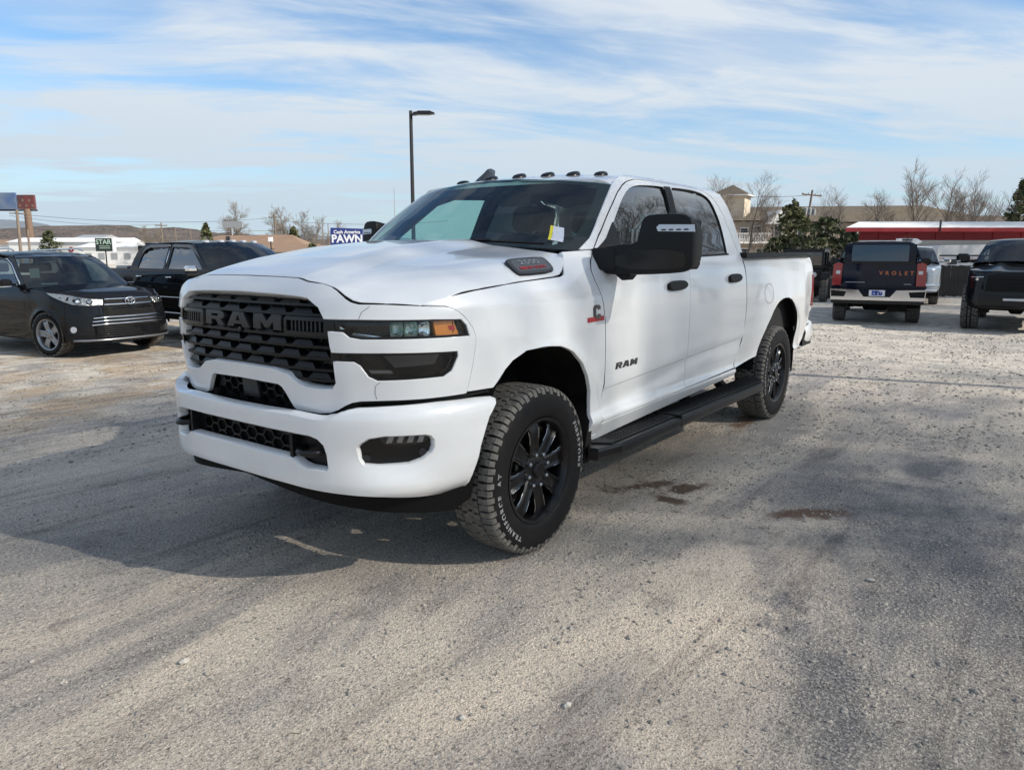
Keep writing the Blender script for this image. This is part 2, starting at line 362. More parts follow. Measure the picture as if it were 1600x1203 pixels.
def body(s,z):
    s=np.asarray(s,float); z=np.asarray(z,float); x,y,nx,ny=BODY.at(s)
    a=np.abs(s); w=sst(.75,1.15,a); wr=1-sst(BODY.L-.95,BODY.L-.75,a)
    ftop=-.05*sst(1.25,1.36,z)-.10*sst(1.32,1.45,z)   # fender crown near the nose
    fx=1-sst(.3,.75,x)
    sp=side_p(z)+fx*w*(ftop*.6)+.010*w*np.exp(-((z-.92)/.25)**2)*np.exp(-((x-.05)/.5)**2)
    # flare lips round the wheel openings
    for cx,cz,r in ARCH:
        d=np.hypot(x-cx,(z-cz)*1.0)-r
        sp=sp+w*.014*np.exp(-np.clip(d,0,9)/.035)*sst(.45,.65,z)
    sp=sp+w*.03*sst(3.0,3.5,x)*(1-sst(4.35,4.7,x))*np.exp(-((z-.98)/.3)**2)
    rp=-.03*sst(1.0,1.45,z)-.01
    d=front_p(z)*(1-w)+sp*w*wr+rp*(1-wr)
    # squarer chest of the fascia below the lamps
    return np.stack([x+nx*d,y+ny*d,z+0*x],-1)
def bump(s,z):
    s=np.asarray(s,float); z=np.asarray(z,float); x,y,nx,ny=BUMP.at(s)
    d=bump_p(z)-.03*sst(.9,1.25,np.abs(s))*(1-sst(.45,.62,z))
    # scoop round the fog lamp pocket
    d=d-.03*np.exp(-((np.abs(s)-.86)/.16)**2)*np.exp(-((z-.64)/.075)**2)
    return np.stack([x+nx*d,y+ny*d,z+0*x],-1)
def hoodz(X,Y):
    X=np.asarray(X,float);Y=np.abs(np.asarray(Y,float))
    t=(X+.93)/1.38; tc=np.clip(t,-.1,1.2)
    e=np.interp(tc,[-.1,0,.12,.35,.65,1,1.2],[1.31,1.335,1.375,1.425,1.46,1.49,1.50])   # outer plateau
    c=np.interp(tc,[-.1,0,.08,.25,.5,.8,1,1.2],[1.37,1.392,1.42,1.468,1.52,1.557,1.568,1.57])
    bw=.43-.10*np.clip(t,0,1)
    b=1-sst(bw-.05,bw+.07,Y)
    z=e+(c-e)*b+.008*(1-(Y/.5)**2)*b
    # roll over to the fender
    q=np.clip((Y-.66)/.27,0,1.3); z=z-.115*q**2.6*(1+.0*t)
    # front corners drop
    z=z-.06*sst(.55,.85,Y)*(1-sst(-.9,-.35,X))
    return z
def hood(X,Y): 
    X,Y=np.broadcast_arrays(np.asarray(X,float),np.asarray(Y,float)); return np.stack([X,Y,hoodz(X,Y)],-1)
def wind(v,Y): # windshield, v 0 base .. 1 header
    v,Y=np.broadcast_arrays(np.asarray(v,float),np.asarray(Y,float))
    xb=.40+.20*(np.abs(Y)/.83)**2.2; xt=1.12+.14*(np.abs(Y)/.62)**2.2
    z0=1.505; zt=1.985-.03*(Y/.62)**2
    x=xb+(xt-xb)*v; z=z0+(zt-z0)*v+.035*np.sin(np.pi*v)
    return np.stack([x,Y,z],-1)
def roofz(X,Y):
    Y=np.abs(Y); c=np.interp(X,[.9,1.05,1.2,1.5,2.0,2.5,2.75,2.95],[1.93,1.975,2.005,2.03,2.035,2.015,1.985,1.93])
    return c-.035*(Y/.66)**2-.0*Y
class VShape:
    """plan curve plus side, nose and tail profiles of a parked vehicle; s runs from nose centre to tail centre, positive towards -y"""
    def __init__(v, L, W, nose=.30, tail=.15, side=None, front=None, rear=None, arches=(), flare=.012, r=.40):
        n = nose; v.L = L; v.W = W
        v.C = Curve([(0,0),(.010*n/.3,.30*W),(.04*n/.3,.55*W),(.12*n/.3,.75*W),(.26*n/.3,.885*W),(.48*n/.3,.965*W),(.8*n/.3+.1,.99*W),(1.5,W),(2.5,W),(L-1.2,W),(L-.5,.985*W),(L-tail,.95*W),(L-.3*tail,.86*W),(L,.62*W),(L+.005,0)])
        v.s0 = float(v.C.s_of_x(1.6))-1.6; v.side = prof(side, 7); v.front = prof(front, 7); v.rear = prof(rear or front, 7); v.ar = arches; v.fl = flare; v.r = r
        v.sn = float(np.interp(.45*n/.3, v.C.x[:700], v.C.S[:700]))
        m = v.C.x > L*.7; v.st = float(np.interp(-.80*W, -v.C.y[m][::1], v.C.S[m])) if m.any() else v.C.L-.5
    def __call__(v, s, z):
        s = np.asarray(s, float); z = np.asarray(z, float); x, y, nx, ny = v.C.at(s); a = np.abs(s)
        w = sst(v.sn-.35, v.sn+.15, a); wr = sst(v.st-.25, v.st+.2, a); sp = v.side(z)
        for cx, cz in v.ar:
            d = np.hypot(x-cx, z-cz)-v.r; sp = sp+w*v.fl*np.exp(-np.clip(d, 0, 9)/.05)*sst(.35,.55,z)
        d = v.front(z)*(1-w)+sp*w*(1-wr)+v.rear(z)*wr
        return np.stack([x+nx*d, y+ny*d, z+0*x], -1)
SUVS = VShape(4.85, .955, nose=.42, tail=.25, arches=((.93,.37),(3.72,.37)), r=.40, flare=.03,
    side=[(.25,-.05),(.32,-.03),(.45,-.01),(.60,-.006),(.75,-.004),(.88,.004),(.98,.0),(1.03,-.02),(1.10,-.045),(1.3,-.11),(1.5,-.19),(1.62,-.25),(1.68,-.30),(1.72,-.38)],
    front=[(.18,-.10),(.24,-.03),(.32,0),(.55,-.01),(.70,-.02),(.82,-.04),(.92,-.07),(.98,-.11),(1.03,-.18),(1.08,-.3)], rear=[(.2,-.12),(.35,-.0),(.6,0),(1.0,-.03),(1.2,-.12),(1.7,-.4)])
TRK = VShape(5.9, 1.0, nose=.34, tail=.12, arches=((1.02,.42),(4.72,.42)), r=.46, flare=.02,
    side=[(.44,-.06),(.52,-.02),(.62,0),(.9,.005),(1.1,.005),(1.25,-.005),(1.36,-.03),(1.42,-.07),(1.6,-.13),(1.8,-.21),(1.86,-.26),(1.90,-.33),(1.93,-.4)],
    front=[(.35,-.12),(.42,-.02),(.55,0),(.8,-.02),(1.0,-.03),(1.15,-.05),(1.24,-.09),(1.30,-.16),(1.36,-.3)], rear=[(.4,-.02),(.6,0),(1.0,0),(1.4,-.03),(1.5,-.05)])
# ================================================================== ground
def ground_h(x, y):
    """packed lot: level under the white truck, a little lower where the other vehicles stand"""
    dx = np.maximum(np.maximum(-2.2-x, x-5.5), 0); dy = np.maximum(np.maximum(-3.6-y, y-1.8), 0); d = np.hypot(dx, dy)
    return -.20*sst(.6, 6.0, d)  # drop goes with the parked vehicles being scaled outward about the camera
def build_ground():
    xs = np.concatenate([[-400,-150,-60,-30,-18], np.arange(-12, 32, .5), [36,44,60,90,150,300,700,1500,3000,5000]])
    ys = np.concatenate([[-400,-150,-60,-30,-18], np.arange(-14, 26, .5), [30,40,60,90,150,300,700,1500,3000,5000]])
    X, Y = np.meshgrid(xs, ys); Z = ground_h(X, Y); far = (np.abs(X) > 40) | (np.abs(Y) > 35)
    r = np.random.default_rng(3); Z = Z+np.where(far | (np.hypot(X-1.5, Y) < 7), 0, r.normal(0, .006, X.shape))
    V = np.stack([X, Y, Z], -1).reshape(-1, 3); n = len(xs); F = [(j*n+i, j*n+i+1, (j+1)*n+i+1, (j+1)*n+i) for j in range(len(ys)-1) for i in range(n-1)]
    m = bpy.data.materials.new('packed_gravel'); m.use_nodes = True; nt = m.node_tree; N = nt.nodes; L = nt.links; b = N['Principled BSDF']; b.inputs['Roughness'].default_value = .95; b.inputs['Specular IOR Level'].default_value = .25
    tc = N.new('ShaderNodeTexCoord'); P = tc.outputs['Object']
    def mp(rot=0, sc=(1,1,1), loc=(0,0,0)):
        x = N.new('ShaderNodeMapping'); L.new(P, x.inputs[0]); x.inputs['Rotation'].default_value = (0,0,rot); x.inputs['Scale'].default_value = sc; x.inputs['Location'].default_value = loc; return x.outputs[0]
    def noise(scale, det=4, rough=.5, dist=0., v=None):
        x = N.new('ShaderNodeTexNoise'); x.inputs['Scale'].default_value = scale; x.inputs['Detail'].default_value = det; x.inputs['Roughness'].default_value = rough; x.inputs['Distortion'].default_value = dist; L.new(v or P, x.inputs['Vector']); return x.outputs['Fac']
    def rng_(v, a, c, lo=0., hi=1.):
        x = N.new('ShaderNodeMapRange'); x.interpolation_type = 'SMOOTHSTEP'; L.new(v, x.inputs[0]); x.inputs[1].default_value = a; x.inputs[2].default_value = c; x.inputs[3].default_value = lo; x.inputs[4].default_value = hi; return x.outputs[0]
    def mix(f, a, c):
        x = N.new('ShaderNodeMixRGB'); 
        if isinstance(f, (int, float)): x.inputs[0].default_value = f
        else: L.new(f, x.inputs[0])
        for i, v in ((1, a), (2, c)):
            if isinstance(v, tuple): x.inputs[i].default_value = (*v, 1)
            else: L.new(v, x.inputs[i])
        return x.outputs[0]
    def mth(op, a, c=None, clamp=False):
        x = N.new('ShaderNodeMath'); x.operation = op; x.use_clamp = clamp
        for i, v in enumerate((a, c)):
            if v is None: continue
            if isinstance(v, (int, float)): x.inputs[i].default_value = v
            else: L.new(v, x.inputs[i])
        return x.outputs[0]
    def blob(cx, cy, rx, ry, rot, soft=.5, wob=.55):   # irregular patch of its own shape, for stains and painted shade
        x = N.new('ShaderNodeMapping'); x.vector_type = 'TEXTURE'; L.new(P, x.inputs[0]); x.inputs['Location'].default_value = (cx, cy, 0); x.inputs['Rotation'].default_value = (0,0,rot); x.inputs['Scale'].default_value = (rx, ry, 1)
        l = N.new('ShaderNodeVectorMath'); l.operation = 'LENGTH'
        mu = N.new('ShaderNodeVectorMath'); mu.operation = 'MULTIPLY'; mu.inputs[1].default_value = (1,1,0); L.new(x.outputs[0], mu.inputs[0]); L.new(mu.outputs[0], l.inputs[0])
        d = mth('ADD', l.outputs['Value'], mth('MULTIPLY', mth('SUBTRACT', noise(4.5, 8, .72), .5), wob*3.2)); return rng_(d, 1.0, 1.0-soft)
    col = mix(rng_(noise(.62, 5, .55, .4, mp(.5, (.55,1.5,1))), .40, .60), (.56,.485,.40), (.37,.338,.295))
    col = mix(rng_(noise(.33, 4, .5, .2, mp(.55, (.5,1.3,1), (7,3,0))), .50, .64, 0, .70), col, (.205,.208,.220))      # bluish loose gravel drifts
    col = mix(rng_(noise(2.6, 8, .7, .3), .45, .70, 0, .55), col, (.62,.55,.46))
    col = mix(rng_(noise(1.5, 9, .72, .8, mp(.62, (.28,2.2,1), (2,9,0))), .54, .66, 0, .5), col, (.10,.10,.10))       # wheel scrubbed streaks
    # far side verge: dead grass and clay on the left
    sep = N.new('ShaderNodeSeparateXYZ'); L.new(P, sep.inputs[0]); wob = mth('MULTIPLY', mth('SUBTRACT', noise(.8, 5, .6), .5), 4.2)
    dist = mth('SUBTRACT', mth('ADD', sep.outputs['Y'], wob), mth('MULTIPLY', sep.outputs['X'], .62))
    vg = rng_(dist, 3.6, 4.8)
    pale = mix(rng_(noise(1.7, 7, .7), .40, .62), (.58,.53,.45), (.28,.27,.25)); col = mix(vg, col, pale)
    clay = mth('MULTIPLY', rng_(noise(.75, 9, .72, .6, mp(.2, (.85,1.15,1), (1.2,4.4,0))), .47, .60), vg); col = mix(clay, col, (.34,.225,.115))
    grass = mth('MULTIPLY', rng_(noise(1.6, 10, .78, .5, mp(.1, (.9,1.2,1), (5,1,0))), .52, .62), vg); col = mix(grass, col, (.13,.085,.045))
    # pale crushed stone beyond the truck on the right
    fr = rng_(sep.outputs['X'], 6.5, 9.5); col = mix(mth('MULTIPLY', fr, .8), col, mix(rng_(noise(3.1, 7, .7), .38, .62), (.66,.61,.53), (.30,.285,.26)))
    for a in ((.75,-2.75,1.9,.85,.05,.85,.5),(1.9,-2.0,1.2,.45,.2,.9,.6),(-.4,-2.5,.9,.35,.4,.9,.6)): col = mix(mth('MULTIPLY', blob(*a), .72), col, (.115,.118,.130))  # blue grey gravel patches that carry the foreground tree shade in their colour
    # rust brown spills
    for a in ((1.27,-.92,.30,.10,-.6,.7,1.0),(1.36,-1.17,.26,.09,-.5,.7,1.0),(1.12,-1.20,.08,.14,.1,.7,.9),(1.37,-1.93,.26,.11,-.75,.7,.9)): col = mix(mth('MULTIPLY', blob(*a), .85), col, (.10,.050,.027))
    col = mix(mth('MULTIPLY', blob(3.6,-.80,.55,.10,.15,.8,.8), .6), col, (.20,.115,.055))
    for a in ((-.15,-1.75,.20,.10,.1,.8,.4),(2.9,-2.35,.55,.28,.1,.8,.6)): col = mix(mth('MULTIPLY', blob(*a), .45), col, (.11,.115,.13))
    # grit
    vo = N.new('ShaderNodeTexVoronoi'); vo.inputs['Scale'].default_value = 95; L.new(P, vo.inputs['Vector']); vs_ = N.new('ShaderNodeSeparateXYZ'); L.new(vo.outputs['Color'], vs_.inputs[0])
    def peb(v_, s_, ch, thr, size, k, c_):
        return mix(mth('MULTIPLY', mth('MULTIPLY', rng_(s_.outputs[ch], thr, thr+.03), rng_(v_.outputs['Distance'], size, size*.55)), k), col, c_)
    vo.inputs['Randomness'].default_value = 1.; col = peb(vo, vs_, 0, .55, .45, .50, (.54,.51,.46)); col = peb(vo, vs_, 1, .66, .34, .40, (.10,.098,.092))
    fine = noise(230, 5, .8); col = mix(rng_(fine, .51, .62, 0, .75), col, (.095,.090,.085)); col = mix(rng_(fine, .47, .36, 0, .60), col, (.66,.61,.53)); mid_ = noise(26, 8, .78); col = mix(rng_(mid_, .54, .60, 0, .60), col, (.14,.135,.13)); col = mix(rng_(noise(80, 4, .7), .545, .60, 0, .70), col, (.10,.097,.094)); col = mix(rng_(noise(74, 7, .8, 0, mp(.3, (1,1,1), (5,5,0))), .50, .58, 0, .60), col, (.74,.68,.59)); cl_ = mth('MULTIPLY', rng_(noise(62, 6, .75), .57, .64), rng_(noise(1.9, 6, .65, .3, mp(.6, (.5,1.6,1), (3,6,0))), .50, .60)); col = mix(mth('MULTIPLY', cl_, .85), col, (.060,.057,.055))
    vo2 = N.new('ShaderNodeTexVoronoi'); vo2.inputs['Scale'].default_value = 30; L.new(P, vo2.inputs['Vector']); v2 = N.new('ShaderNodeSeparateXYZ'); L.new(vo2.outputs['Color'], v2.inputs[0])
    dens = rng_(noise(.9, 6, .6, .3), .45, .62)
    col = peb(vo2, v2, 0, .80, .30, .6, (.42,.40,.37)); col = peb(vo2, v2, 1, .86, .26, .6, (.08,.08,.082))
    def mulc(f, c_):
        x = N.new('ShaderNodeMixRGB'); x.blend_type = 'MULTIPLY'; L.new(f, x.inputs[0]); L.new(col, x.inputs[1]); x.inputs[2].default_value = (*c_, 1); return x.outputs[0]
    # drifts of loose blue grey stone, scrubbed wheel tracks, random darker mottling
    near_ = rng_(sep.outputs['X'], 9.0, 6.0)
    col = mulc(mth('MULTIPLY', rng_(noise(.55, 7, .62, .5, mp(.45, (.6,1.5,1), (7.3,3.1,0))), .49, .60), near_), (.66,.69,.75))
    for a in ((1.1,-2.75,1.7,.60,.25,.95,.55),(2.9,-2.3,1.1,.40,.2,.95,.6),(-.2,-2.35,.75,.20,.45,.95,.7),(.55,-1.95,.9,.14,.42,.9,.8)): col = mulc(mth('MULTIPLY', blob(*a), .95), (.68,.71,.77))  # right foreground tree shade multiplied into the gravel colour
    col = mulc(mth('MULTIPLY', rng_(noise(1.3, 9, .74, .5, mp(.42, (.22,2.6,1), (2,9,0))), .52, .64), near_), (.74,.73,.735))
    col = mulc(rng_(noise(3.4, 8, .74, .3), .55, .68), (.70,.69,.69))
    for a in ((1.27,-.92,.34,.10,-.6,.7,1.0),(1.36,-1.17,.30,.10,-.5,.7,1.0),(1.12,-1.20,.09,.15,.1,.7,.9),(1.37,-1.93,.30,.12,-.75,.7,.9)): col = mix(mth('MULTIPLY', blob(*a), .78), col, (.085,.050,.032))
    col = mulc(mth('MULTIPLY', blob(3.6,-.80,.75,.14,.15,.8,.8), .9), (.62,.45,.32))
    gain = N.new('ShaderNodeMixRGB'); gain.blend_type = 'MULTIPLY'; gain.inputs[0].default_value = 1; gain.inputs[2].default_value = (1.33,1.305,1.285,1); gain.use_clamp = True; L.new(col, gain.inputs[1]); L.new(gain.outputs[0], b.inputs['Base Color'])
    h = mth('ADD', mth('MULTIPLY', noise(5.5, 8, .7), .022), mth('MULTIPLY', noise(42, 8, .85), .020)); h = mth('ADD', h, mth('MULTIPLY', noise(3.2, 7, .75, .4, mp(.12, (.35,3.0,1), (4,2,0))), .009)); h = mth('ADD', h, mth('MULTIPLY', noise(15, 7, .8), .014)); h = mth('ADD', h, mth('MULTIPLY', rng_(vo.outputs['Distance'], .0, .6, 1, 0), .006)); h = mth('ADD', h, mth('MULTIPLY', mth('MULTIPLY', rng_(vo2.outputs['Distance'], .0, .45, 1, 0), dens), .016))
    bp = N.new('ShaderNodeBump'); bp.inputs['Strength'].default_value = 1.0; bp.inputs['Distance'].default_value = 1.0; L.new(h, bp.inputs['Height']); L.new(bp.outputs[0], b.inputs['Normal'])
    tag(make('ground', V, F, m, None, True), kind='structure')
    # loose stones
    ms = mat('loose_stone', (.14,.135,.128), .9, var=(9.,1.,(.34,.315,.28)), bump=(60,.4,.003))
    ico = [(0,0,1)]+[(math.cos(a)*.9, math.sin(a)*.9, .42) for a in np.linspace(0, 2*math.pi, 6)[:5]]+[(math.cos(a+.6)*.95, math.sin(a+.6)*.95, -.35) for a in np.linspace(0, 2*math.pi, 6)[:5]]
    ico = np.array(ico); FF = [(0,1+k,1+(k+1)%5) for k in range(5)]+[(1+k,6+k,1+(k+1)%5) for k in range(5)]+[(6+k,6+(k+1)%5,1+(k+1)%5) for k in range(5)]; FF = np.array(FF)
    from mathutils import noise as mn
    def clump(x, y): return mn.noise(Vector((x*.9, y*1.9, 3.)))+.5*mn.noise(Vector((x*3.1, y*3.7, 9.)))
    def scatter(name, n, region, smin, smax, thr, seed):
        r = np.random.default_rng(seed); VV = []; FA = []; c = 0; k = 0
        while c < n and k < n*9:
            k += 1; x = r.uniform(region[0], region[1]); y = r.uniform(region[2], region[3])
            if clump(x, y) < thr+r.uniform(-.25,.25): continue
            if abs(abs(y)-.86) < .2 and (abs(x) < .3 or abs(x-3.79) < .3): continue
            s = smin*(smax/smin)**(r.random()**2.6); z = float(ground_h(np.array(x), np.array(y)))
            a = r.uniform(0, 6.28); ca, sa = math.cos(a), math.sin(a); q = ico*(1+r.normal(0, .16, (11,1)))*np.array([r.uniform(.8,1.4), r.uniform(.7,1.), r.uniform(.45,.8)])*s
            VV.append(np.stack([q[:,0]*ca-q[:,1]*sa+x, q[:,0]*sa+q[:,1]*ca+y, q[:,2]+z+s*.14], 1)); FA.append(FF+11*c); c += 1
        tag(make(name, np.vstack(VV), np.vstack(FA), ms), kind='stuff')
    scatter('gravel', 15000, (-2.7,4.4,-3.7,2.0), .0022, .011, -.15, 5); scatter('gravel', 2600, (-.6,4.0,-4.2,-1.3), .003, .014, -.1, 15)
    scatter('gravel', 15000, (3.6,15.5,-4.6,3.4), .006, .022, -.45, 6)
    scatter('gravel', 8000, (-3.2,5.0,2.6,9.6), .005, .019, -.2, 8)
    mst = mat('pale_stone', (.36,.345,.315), .9, bump=(40,.5,.004))
    for k, (x, y, s, lab) in enumerate(((-1.64,-.52,.019,'small pale stone lying alone on the packed gravel in front of the truck'),(.62,-2.42,.018,'small grey stone on the gravel at the lower right'),(-1.02,-1.80,.015,'small pale stone near the bottom edge of the lot left of centre'),(-1.28,-1.56,.013,'small round stone at the bottom beside a darker gravel patch'))):
        r = np.random.default_rng(40+k); q = ico*(1+r.normal(0, .14, (11,1)))*np.array([1.35,.9,.65])*s; o = make('stone', q, FF, mst); o.location = (x, y, s*.35); o.rotation_euler = (0,0,k*1.3+.4)
        tag(o, lab, 'stone', 'single stones on the gravel')
    # twigs and needles
    r = np.random.default_rng(12); mb = MB()
    for k in range(420):
        x = r.uniform(-2.8,4.2); y = r.uniform(-3.2,1.0)
        if r.random() < .35: x, y = r.normal(1.3,.25), r.normal(-1.2,.25)
        a = r.uniform(0,6.28); l = r.uniform(.012,.05); mb.tube([(x,y,.002),(x+l*.5*math.cos(a),y+l*.5*math.sin(a),.006),(x+l*math.cos(a+.3),y+l*math.sin(a+.3),.003)], .0007+.0006*r.random(), 3, False)
    tag(mb.build('twigs', mat('dry_twig', (.10,.065,.04), .9)), kind='stuff')
build_ground()
# ================================================================== the white pickup
def off(fn, d, e=.002):
    def g(u, v):
        u = np.asarray(u, float); v = np.asarray(v, float)
        du = fn(u+e, v)-fn(u-e, v); dv = fn(u, v+e)-fn(u, v-e); n = np.cross(du, dv); n /= np.maximum(np.linalg.norm(n, axis=-1, keepdims=True), 1e-12)
        return fn(u, v)-n*d
    return g
# hood surface, pulled to meet the nose and the fenders
_HF = [(-.01,1.391),(.243,1.389),(.35,1.386),(.412,1.374),(.511,1.365),(.563,1.351),(.616,1.318),(.653,1.293),(.681,1.285),(.765,1.283),(.852,1.277),(.93,1.272)]
_HFX = [(-.928),(-.922),(-.919),(-.925),(-.914),(-.908),(-.904),(-.893),(-.877),(-.815),(-.718),(-.58)]
_HS = [(-.70,1.277,.865),(-.671,1.297,.873),(-.574,1.315,.901),(-.212,1.352,.933),(.048,1.369,.931),(.239,1.379,.925),(.306,1.40,.905),(.369,1.445,.872),(.40,1.48,.855)]
def _hz0(X, Y):
    X = np.asarray(X, float); Y = np.abs(np.asarray(Y, float)); t = (X+.93)/1.25; tc = np.clip(t, -.1, 1.3)
    e = np.interp(tc, [-.1,0,.12,.35,.65,1,1.3], [1.325,1.338,1.375,1.425,1.462,1.49,1.50])
    c = np.interp(tc, [-.1,0,.08,.25,.5,.8,1,1.3], [1.37,1.392,1.42,1.468,1.52,1.556,1.566,1.57])
    ei = np.interp(tc, [-.1,0,.12,.35,.65,1,1.3], [1.35,1.366,1.402,1.452,1.500,1.538,1.545]); e = e+(ei-e)*(1-sst(.34,.86,Y))
    bw = .43-.11*np.clip(t, 0, 1); b = 1-sst(bw-.07, bw+.13, Y)
    z = e+(c-e)*b+.008*(1-(Y/.5)**2)*b; q = np.clip((Y-.62)/.31, 0, 1.3)
    return z-.115*q**3.4-.05*sst(.55,.85,Y)*(1-sst(-.9,-.35,X))
_fy = np.linspace(0, .95, 96)
_fd = smooth(np.interp(_fy, [a for a,_ in _HF], [z-float(_hz0(x, y)) for (y, z), x in zip(_HF, _HFX)]), 3)
_fx = np.interp(_fy, [a for a,_ in _HF], _HFX)
_sx = np.linspace(-.72, .42, 96)
_sd = smooth(np.interp(_sx, [a for a,_,_ in _HS], [z-float(_hz0(x, y)) for x, z, y in _HS]), 5); _sy = np.interp(_sx, [a for a,_,_ in _HS], [y for _,_,y in _HS])
def hood_z(X, Y):
    Y = np.abs(Y); z = _hz0(X, Y)
    wf = np.exp(-np.clip(X-np.interp(Y, _fy, _fx), 0, 9)/.09); ws = np.exp(-np.clip(np.interp(X, _sx, _sy)-Y, 0, 9)/.07)
    return z+np.interp(Y, _fy, _fd)*wf*(1-.0*ws)+np.interp(X, _sx, _sd)*ws*(1-wf)
def hoodS(X, Y): X, Y = np.broadcast_arrays(np.asarray(X,float), np.asarray(Y,float)); return np.stack([X, Y, hood_z(X, Y)], -1)
def roof_z(X, Y):
    Y = np.abs(Y); c = np.interp(X, [.85,.95,1.05,1.2,1.5,2.0,2.5,2.75,2.86,2.95], [1.925,1.95,1.973,1.998,2.022,2.028,2.012,1.985,1.955,1.91])
    return c-.035*(Y/.66)**2-3.0*np.clip(Y-.66, 0, 1)**2
_rx = np.linspace(.8, 3.0, 200)
def roofS(X, Y): X, Y = np.broadcast_arrays(np.asarray(X,float), np.asarray(Y,float)); return np.stack([X, Y, roof_z(X, Y)], -1)
# windshield: ruled between a bowed base and the header
_we = np.array([(2.204,1.505),(2.31,1.574),(2.434,1.681),(2.604,1.805),(2.733,1.895)])
_wP = body(_we[:,0], _we[:,1])
def windS(v, t):   # v 0..1 up, t -1..1 across (positive = far side)
    v, t = np.broadcast_arrays(np.asarray(v,float), np.asarray(t,float)); k = np.linspace(0, 1, 5)
    def ex(i):
        r = np.interp(v, k, _wP[:,i]); lo = v < 0; hi = v > 1
        r = np.where(lo, _wP[0,i]+v*4*(_wP[1,i]-_wP[0,i]), r); return np.where(hi, _wP[4,i]+(v-1)*4*(_wP[4,i]-_wP[3,i]), r)
    xe, ye, ze = ex(0), np.abs(ex(1)), ex(2)
    return np.stack([xe-(.20-.05*v)*(1-t*t), ye*t, ze+(.035+.02*v)*(1-t*t)], -1)
T_ = thing('pickup_truck', 'white heavy duty crew cab pickup with black grille, black wheels and black running board', 'pickup truck', (0,0,0))
def sides(name, *a, **k):
    lab = k.pop('label', None); r = []
    for mm in (False, True):
        o = panel(name, *a, parent=T_, mirror=mm, **k); r.append(o)
    return r
NOSE = [(.002,.002),(.004,.012),(.006,.05)]
# --- nose fascia with the joined grille and lamp opening
half = [(0.,1.327),(.258,1.322),(.403,1.316),(.461,1.310),(.525,1.272),(.553,1.226),(.70,1.226),(.864,1.224),(1.025,1.222),(1.150,1.217),(1.178,1.190),(1.194,1.139),(1.08,1.139),(.914,1.139),(.715,1.139),(.665,1.147),(.638,1.168),(.572,1.172),  # truck outlines mostly traced from image pixels, cast onto the body surface
        (.578,1.115),(.584,1.087),(.808,1.087),(.966,1.085),(1.128,1.082),(1.132,1.059),(1.10,.996),(1.06,.972),(.911,.967),(.777,.964),(.738,.982),(.705,1.030),(.679,1.045),(.590,1.046),(.594,.955),(.572,.926),(.511,.922),(.425,.926),(.383,.936),(.317,.974),(.227,.989),(0.,.993)]
hole = half+[(-a, b) for a, b in half[::-1][1:-1]]
top = [(0,1.391),(.246,1.389),(.355,1.386),(.395,1.379),(.43,1.372),(.527,1.365),(.572,1.354),(.605,1.338),(.645,1.308),(.674,1.292),(.707,1.284),(.814,1.283),(.946,1.276),(1.075,1.269),(1.108,1.262),(1.137,1.246),(1.162,1.226),(1.182,1.205),(1.206,1.175)]
nbot = [(1.220,1.14),(1.220,1.11),(1.205,1.028),(1.181,.931),(1.171,.892),(.965,.886),(.8,.883),(.70,.880),(.66,.873),(.625,.858),(.590,.838),(.55,.823),(.494,.817),(.352,.820),(.335,.830),(.290,.895),(.272,.915),(.25,.924),(0,.930)]
out = top+nbot; out = out+[(-a, b) for a, b in out[::-1][1:-1]]
panel('front_fascia', body, out, [hole], res=.03, step=.014, m=[M['white']], parent=T_, hedge=NOSE)
# --- fenders
fend = [(1.175,.899),(1.185,.931),(1.209,1.026),(1.224,1.108),(1.224,1.141),(1.210,1.176),(1.187,1.207),(1.165,1.231),(1.139,1.250),(1.110,1.265),(1.08,1.276),(.975,1.282),
        (1.002,1.292),(1.101,1.309),(1.25,1.329),(1.473,1.349),(1.60,1.357),(1.735,1.363),(1.86,1.369),(1.94,1.373),(1.985,1.382),(2.01,1.398),(2.035,1.42),(2.062,1.45),(2.082,1.478),(2.078,1.497),(2.20,1.503),(2.305,1.508),
        (2.268,1.468),(2.250,1.45),(2.220,1.40),(2.213,1.345),(2.226,1.30),(2.253,1.222),(2.268,1.135),(2.283,.922),(2.294,.776),(2.274,.553),(2.262,.500),(2.20,.497),(2.150,.500),
        (2.160,.60),(2.155,.68),(2.135,.76),(2.086,.851),(2.026,.927),(1.928,.999),(1.87,1.023),(1.813,1.040),(1.679,1.053),(1.54,1.046),(1.442,1.010),(1.393,.975),(1.345,.925),(1.318,.900)]
sides('fender', body, fend, res=.03, step=.014, m=[M['white']])
# --- doors
WIN1 = chaikin([(2.352,1.470),(2.40,1.505),(2.47,1.567),(2.589,1.662),(2.769,1.797),(2.876,1.861),(2.958,1.894),(3.06,1.914),(3.204,1.925),(3.44,1.934),(3.47,1.925),(3.445,1.80),(3.415,1.66),(3.392,1.478),(3.37,1.466),(2.80,1.452),(2.36,1.452)],1)
FD = [(2.283,.560),(2.303,.776),(2.292,.922),(2.277,1.135),(2.262,1.222),(2.235,1.30),(2.222,1.345),(2.229,1.40),(2.262,1.45),(2.312,1.512),(2.385,1.58),(2.555,1.703),(2.768,1.846),(2.86,1.894),(2.94,1.924),(3.07,1.948),(3.30,1.957),(3.535,1.960),
      (3.506,1.80),(3.462,1.6),(3.434,1.44),(3.417,1.2),(3.413,1.05),(3.420,.86),(3.424,.592)]
WE = [(.002,.001),(.003,.006),(.005,.014)]
CR = [(a, .745+.042*(a-2.262)+dz) for a in np.arange(2.29,6.3,.02) for dz in (-.006,0,.006)]   # crease low on the doors
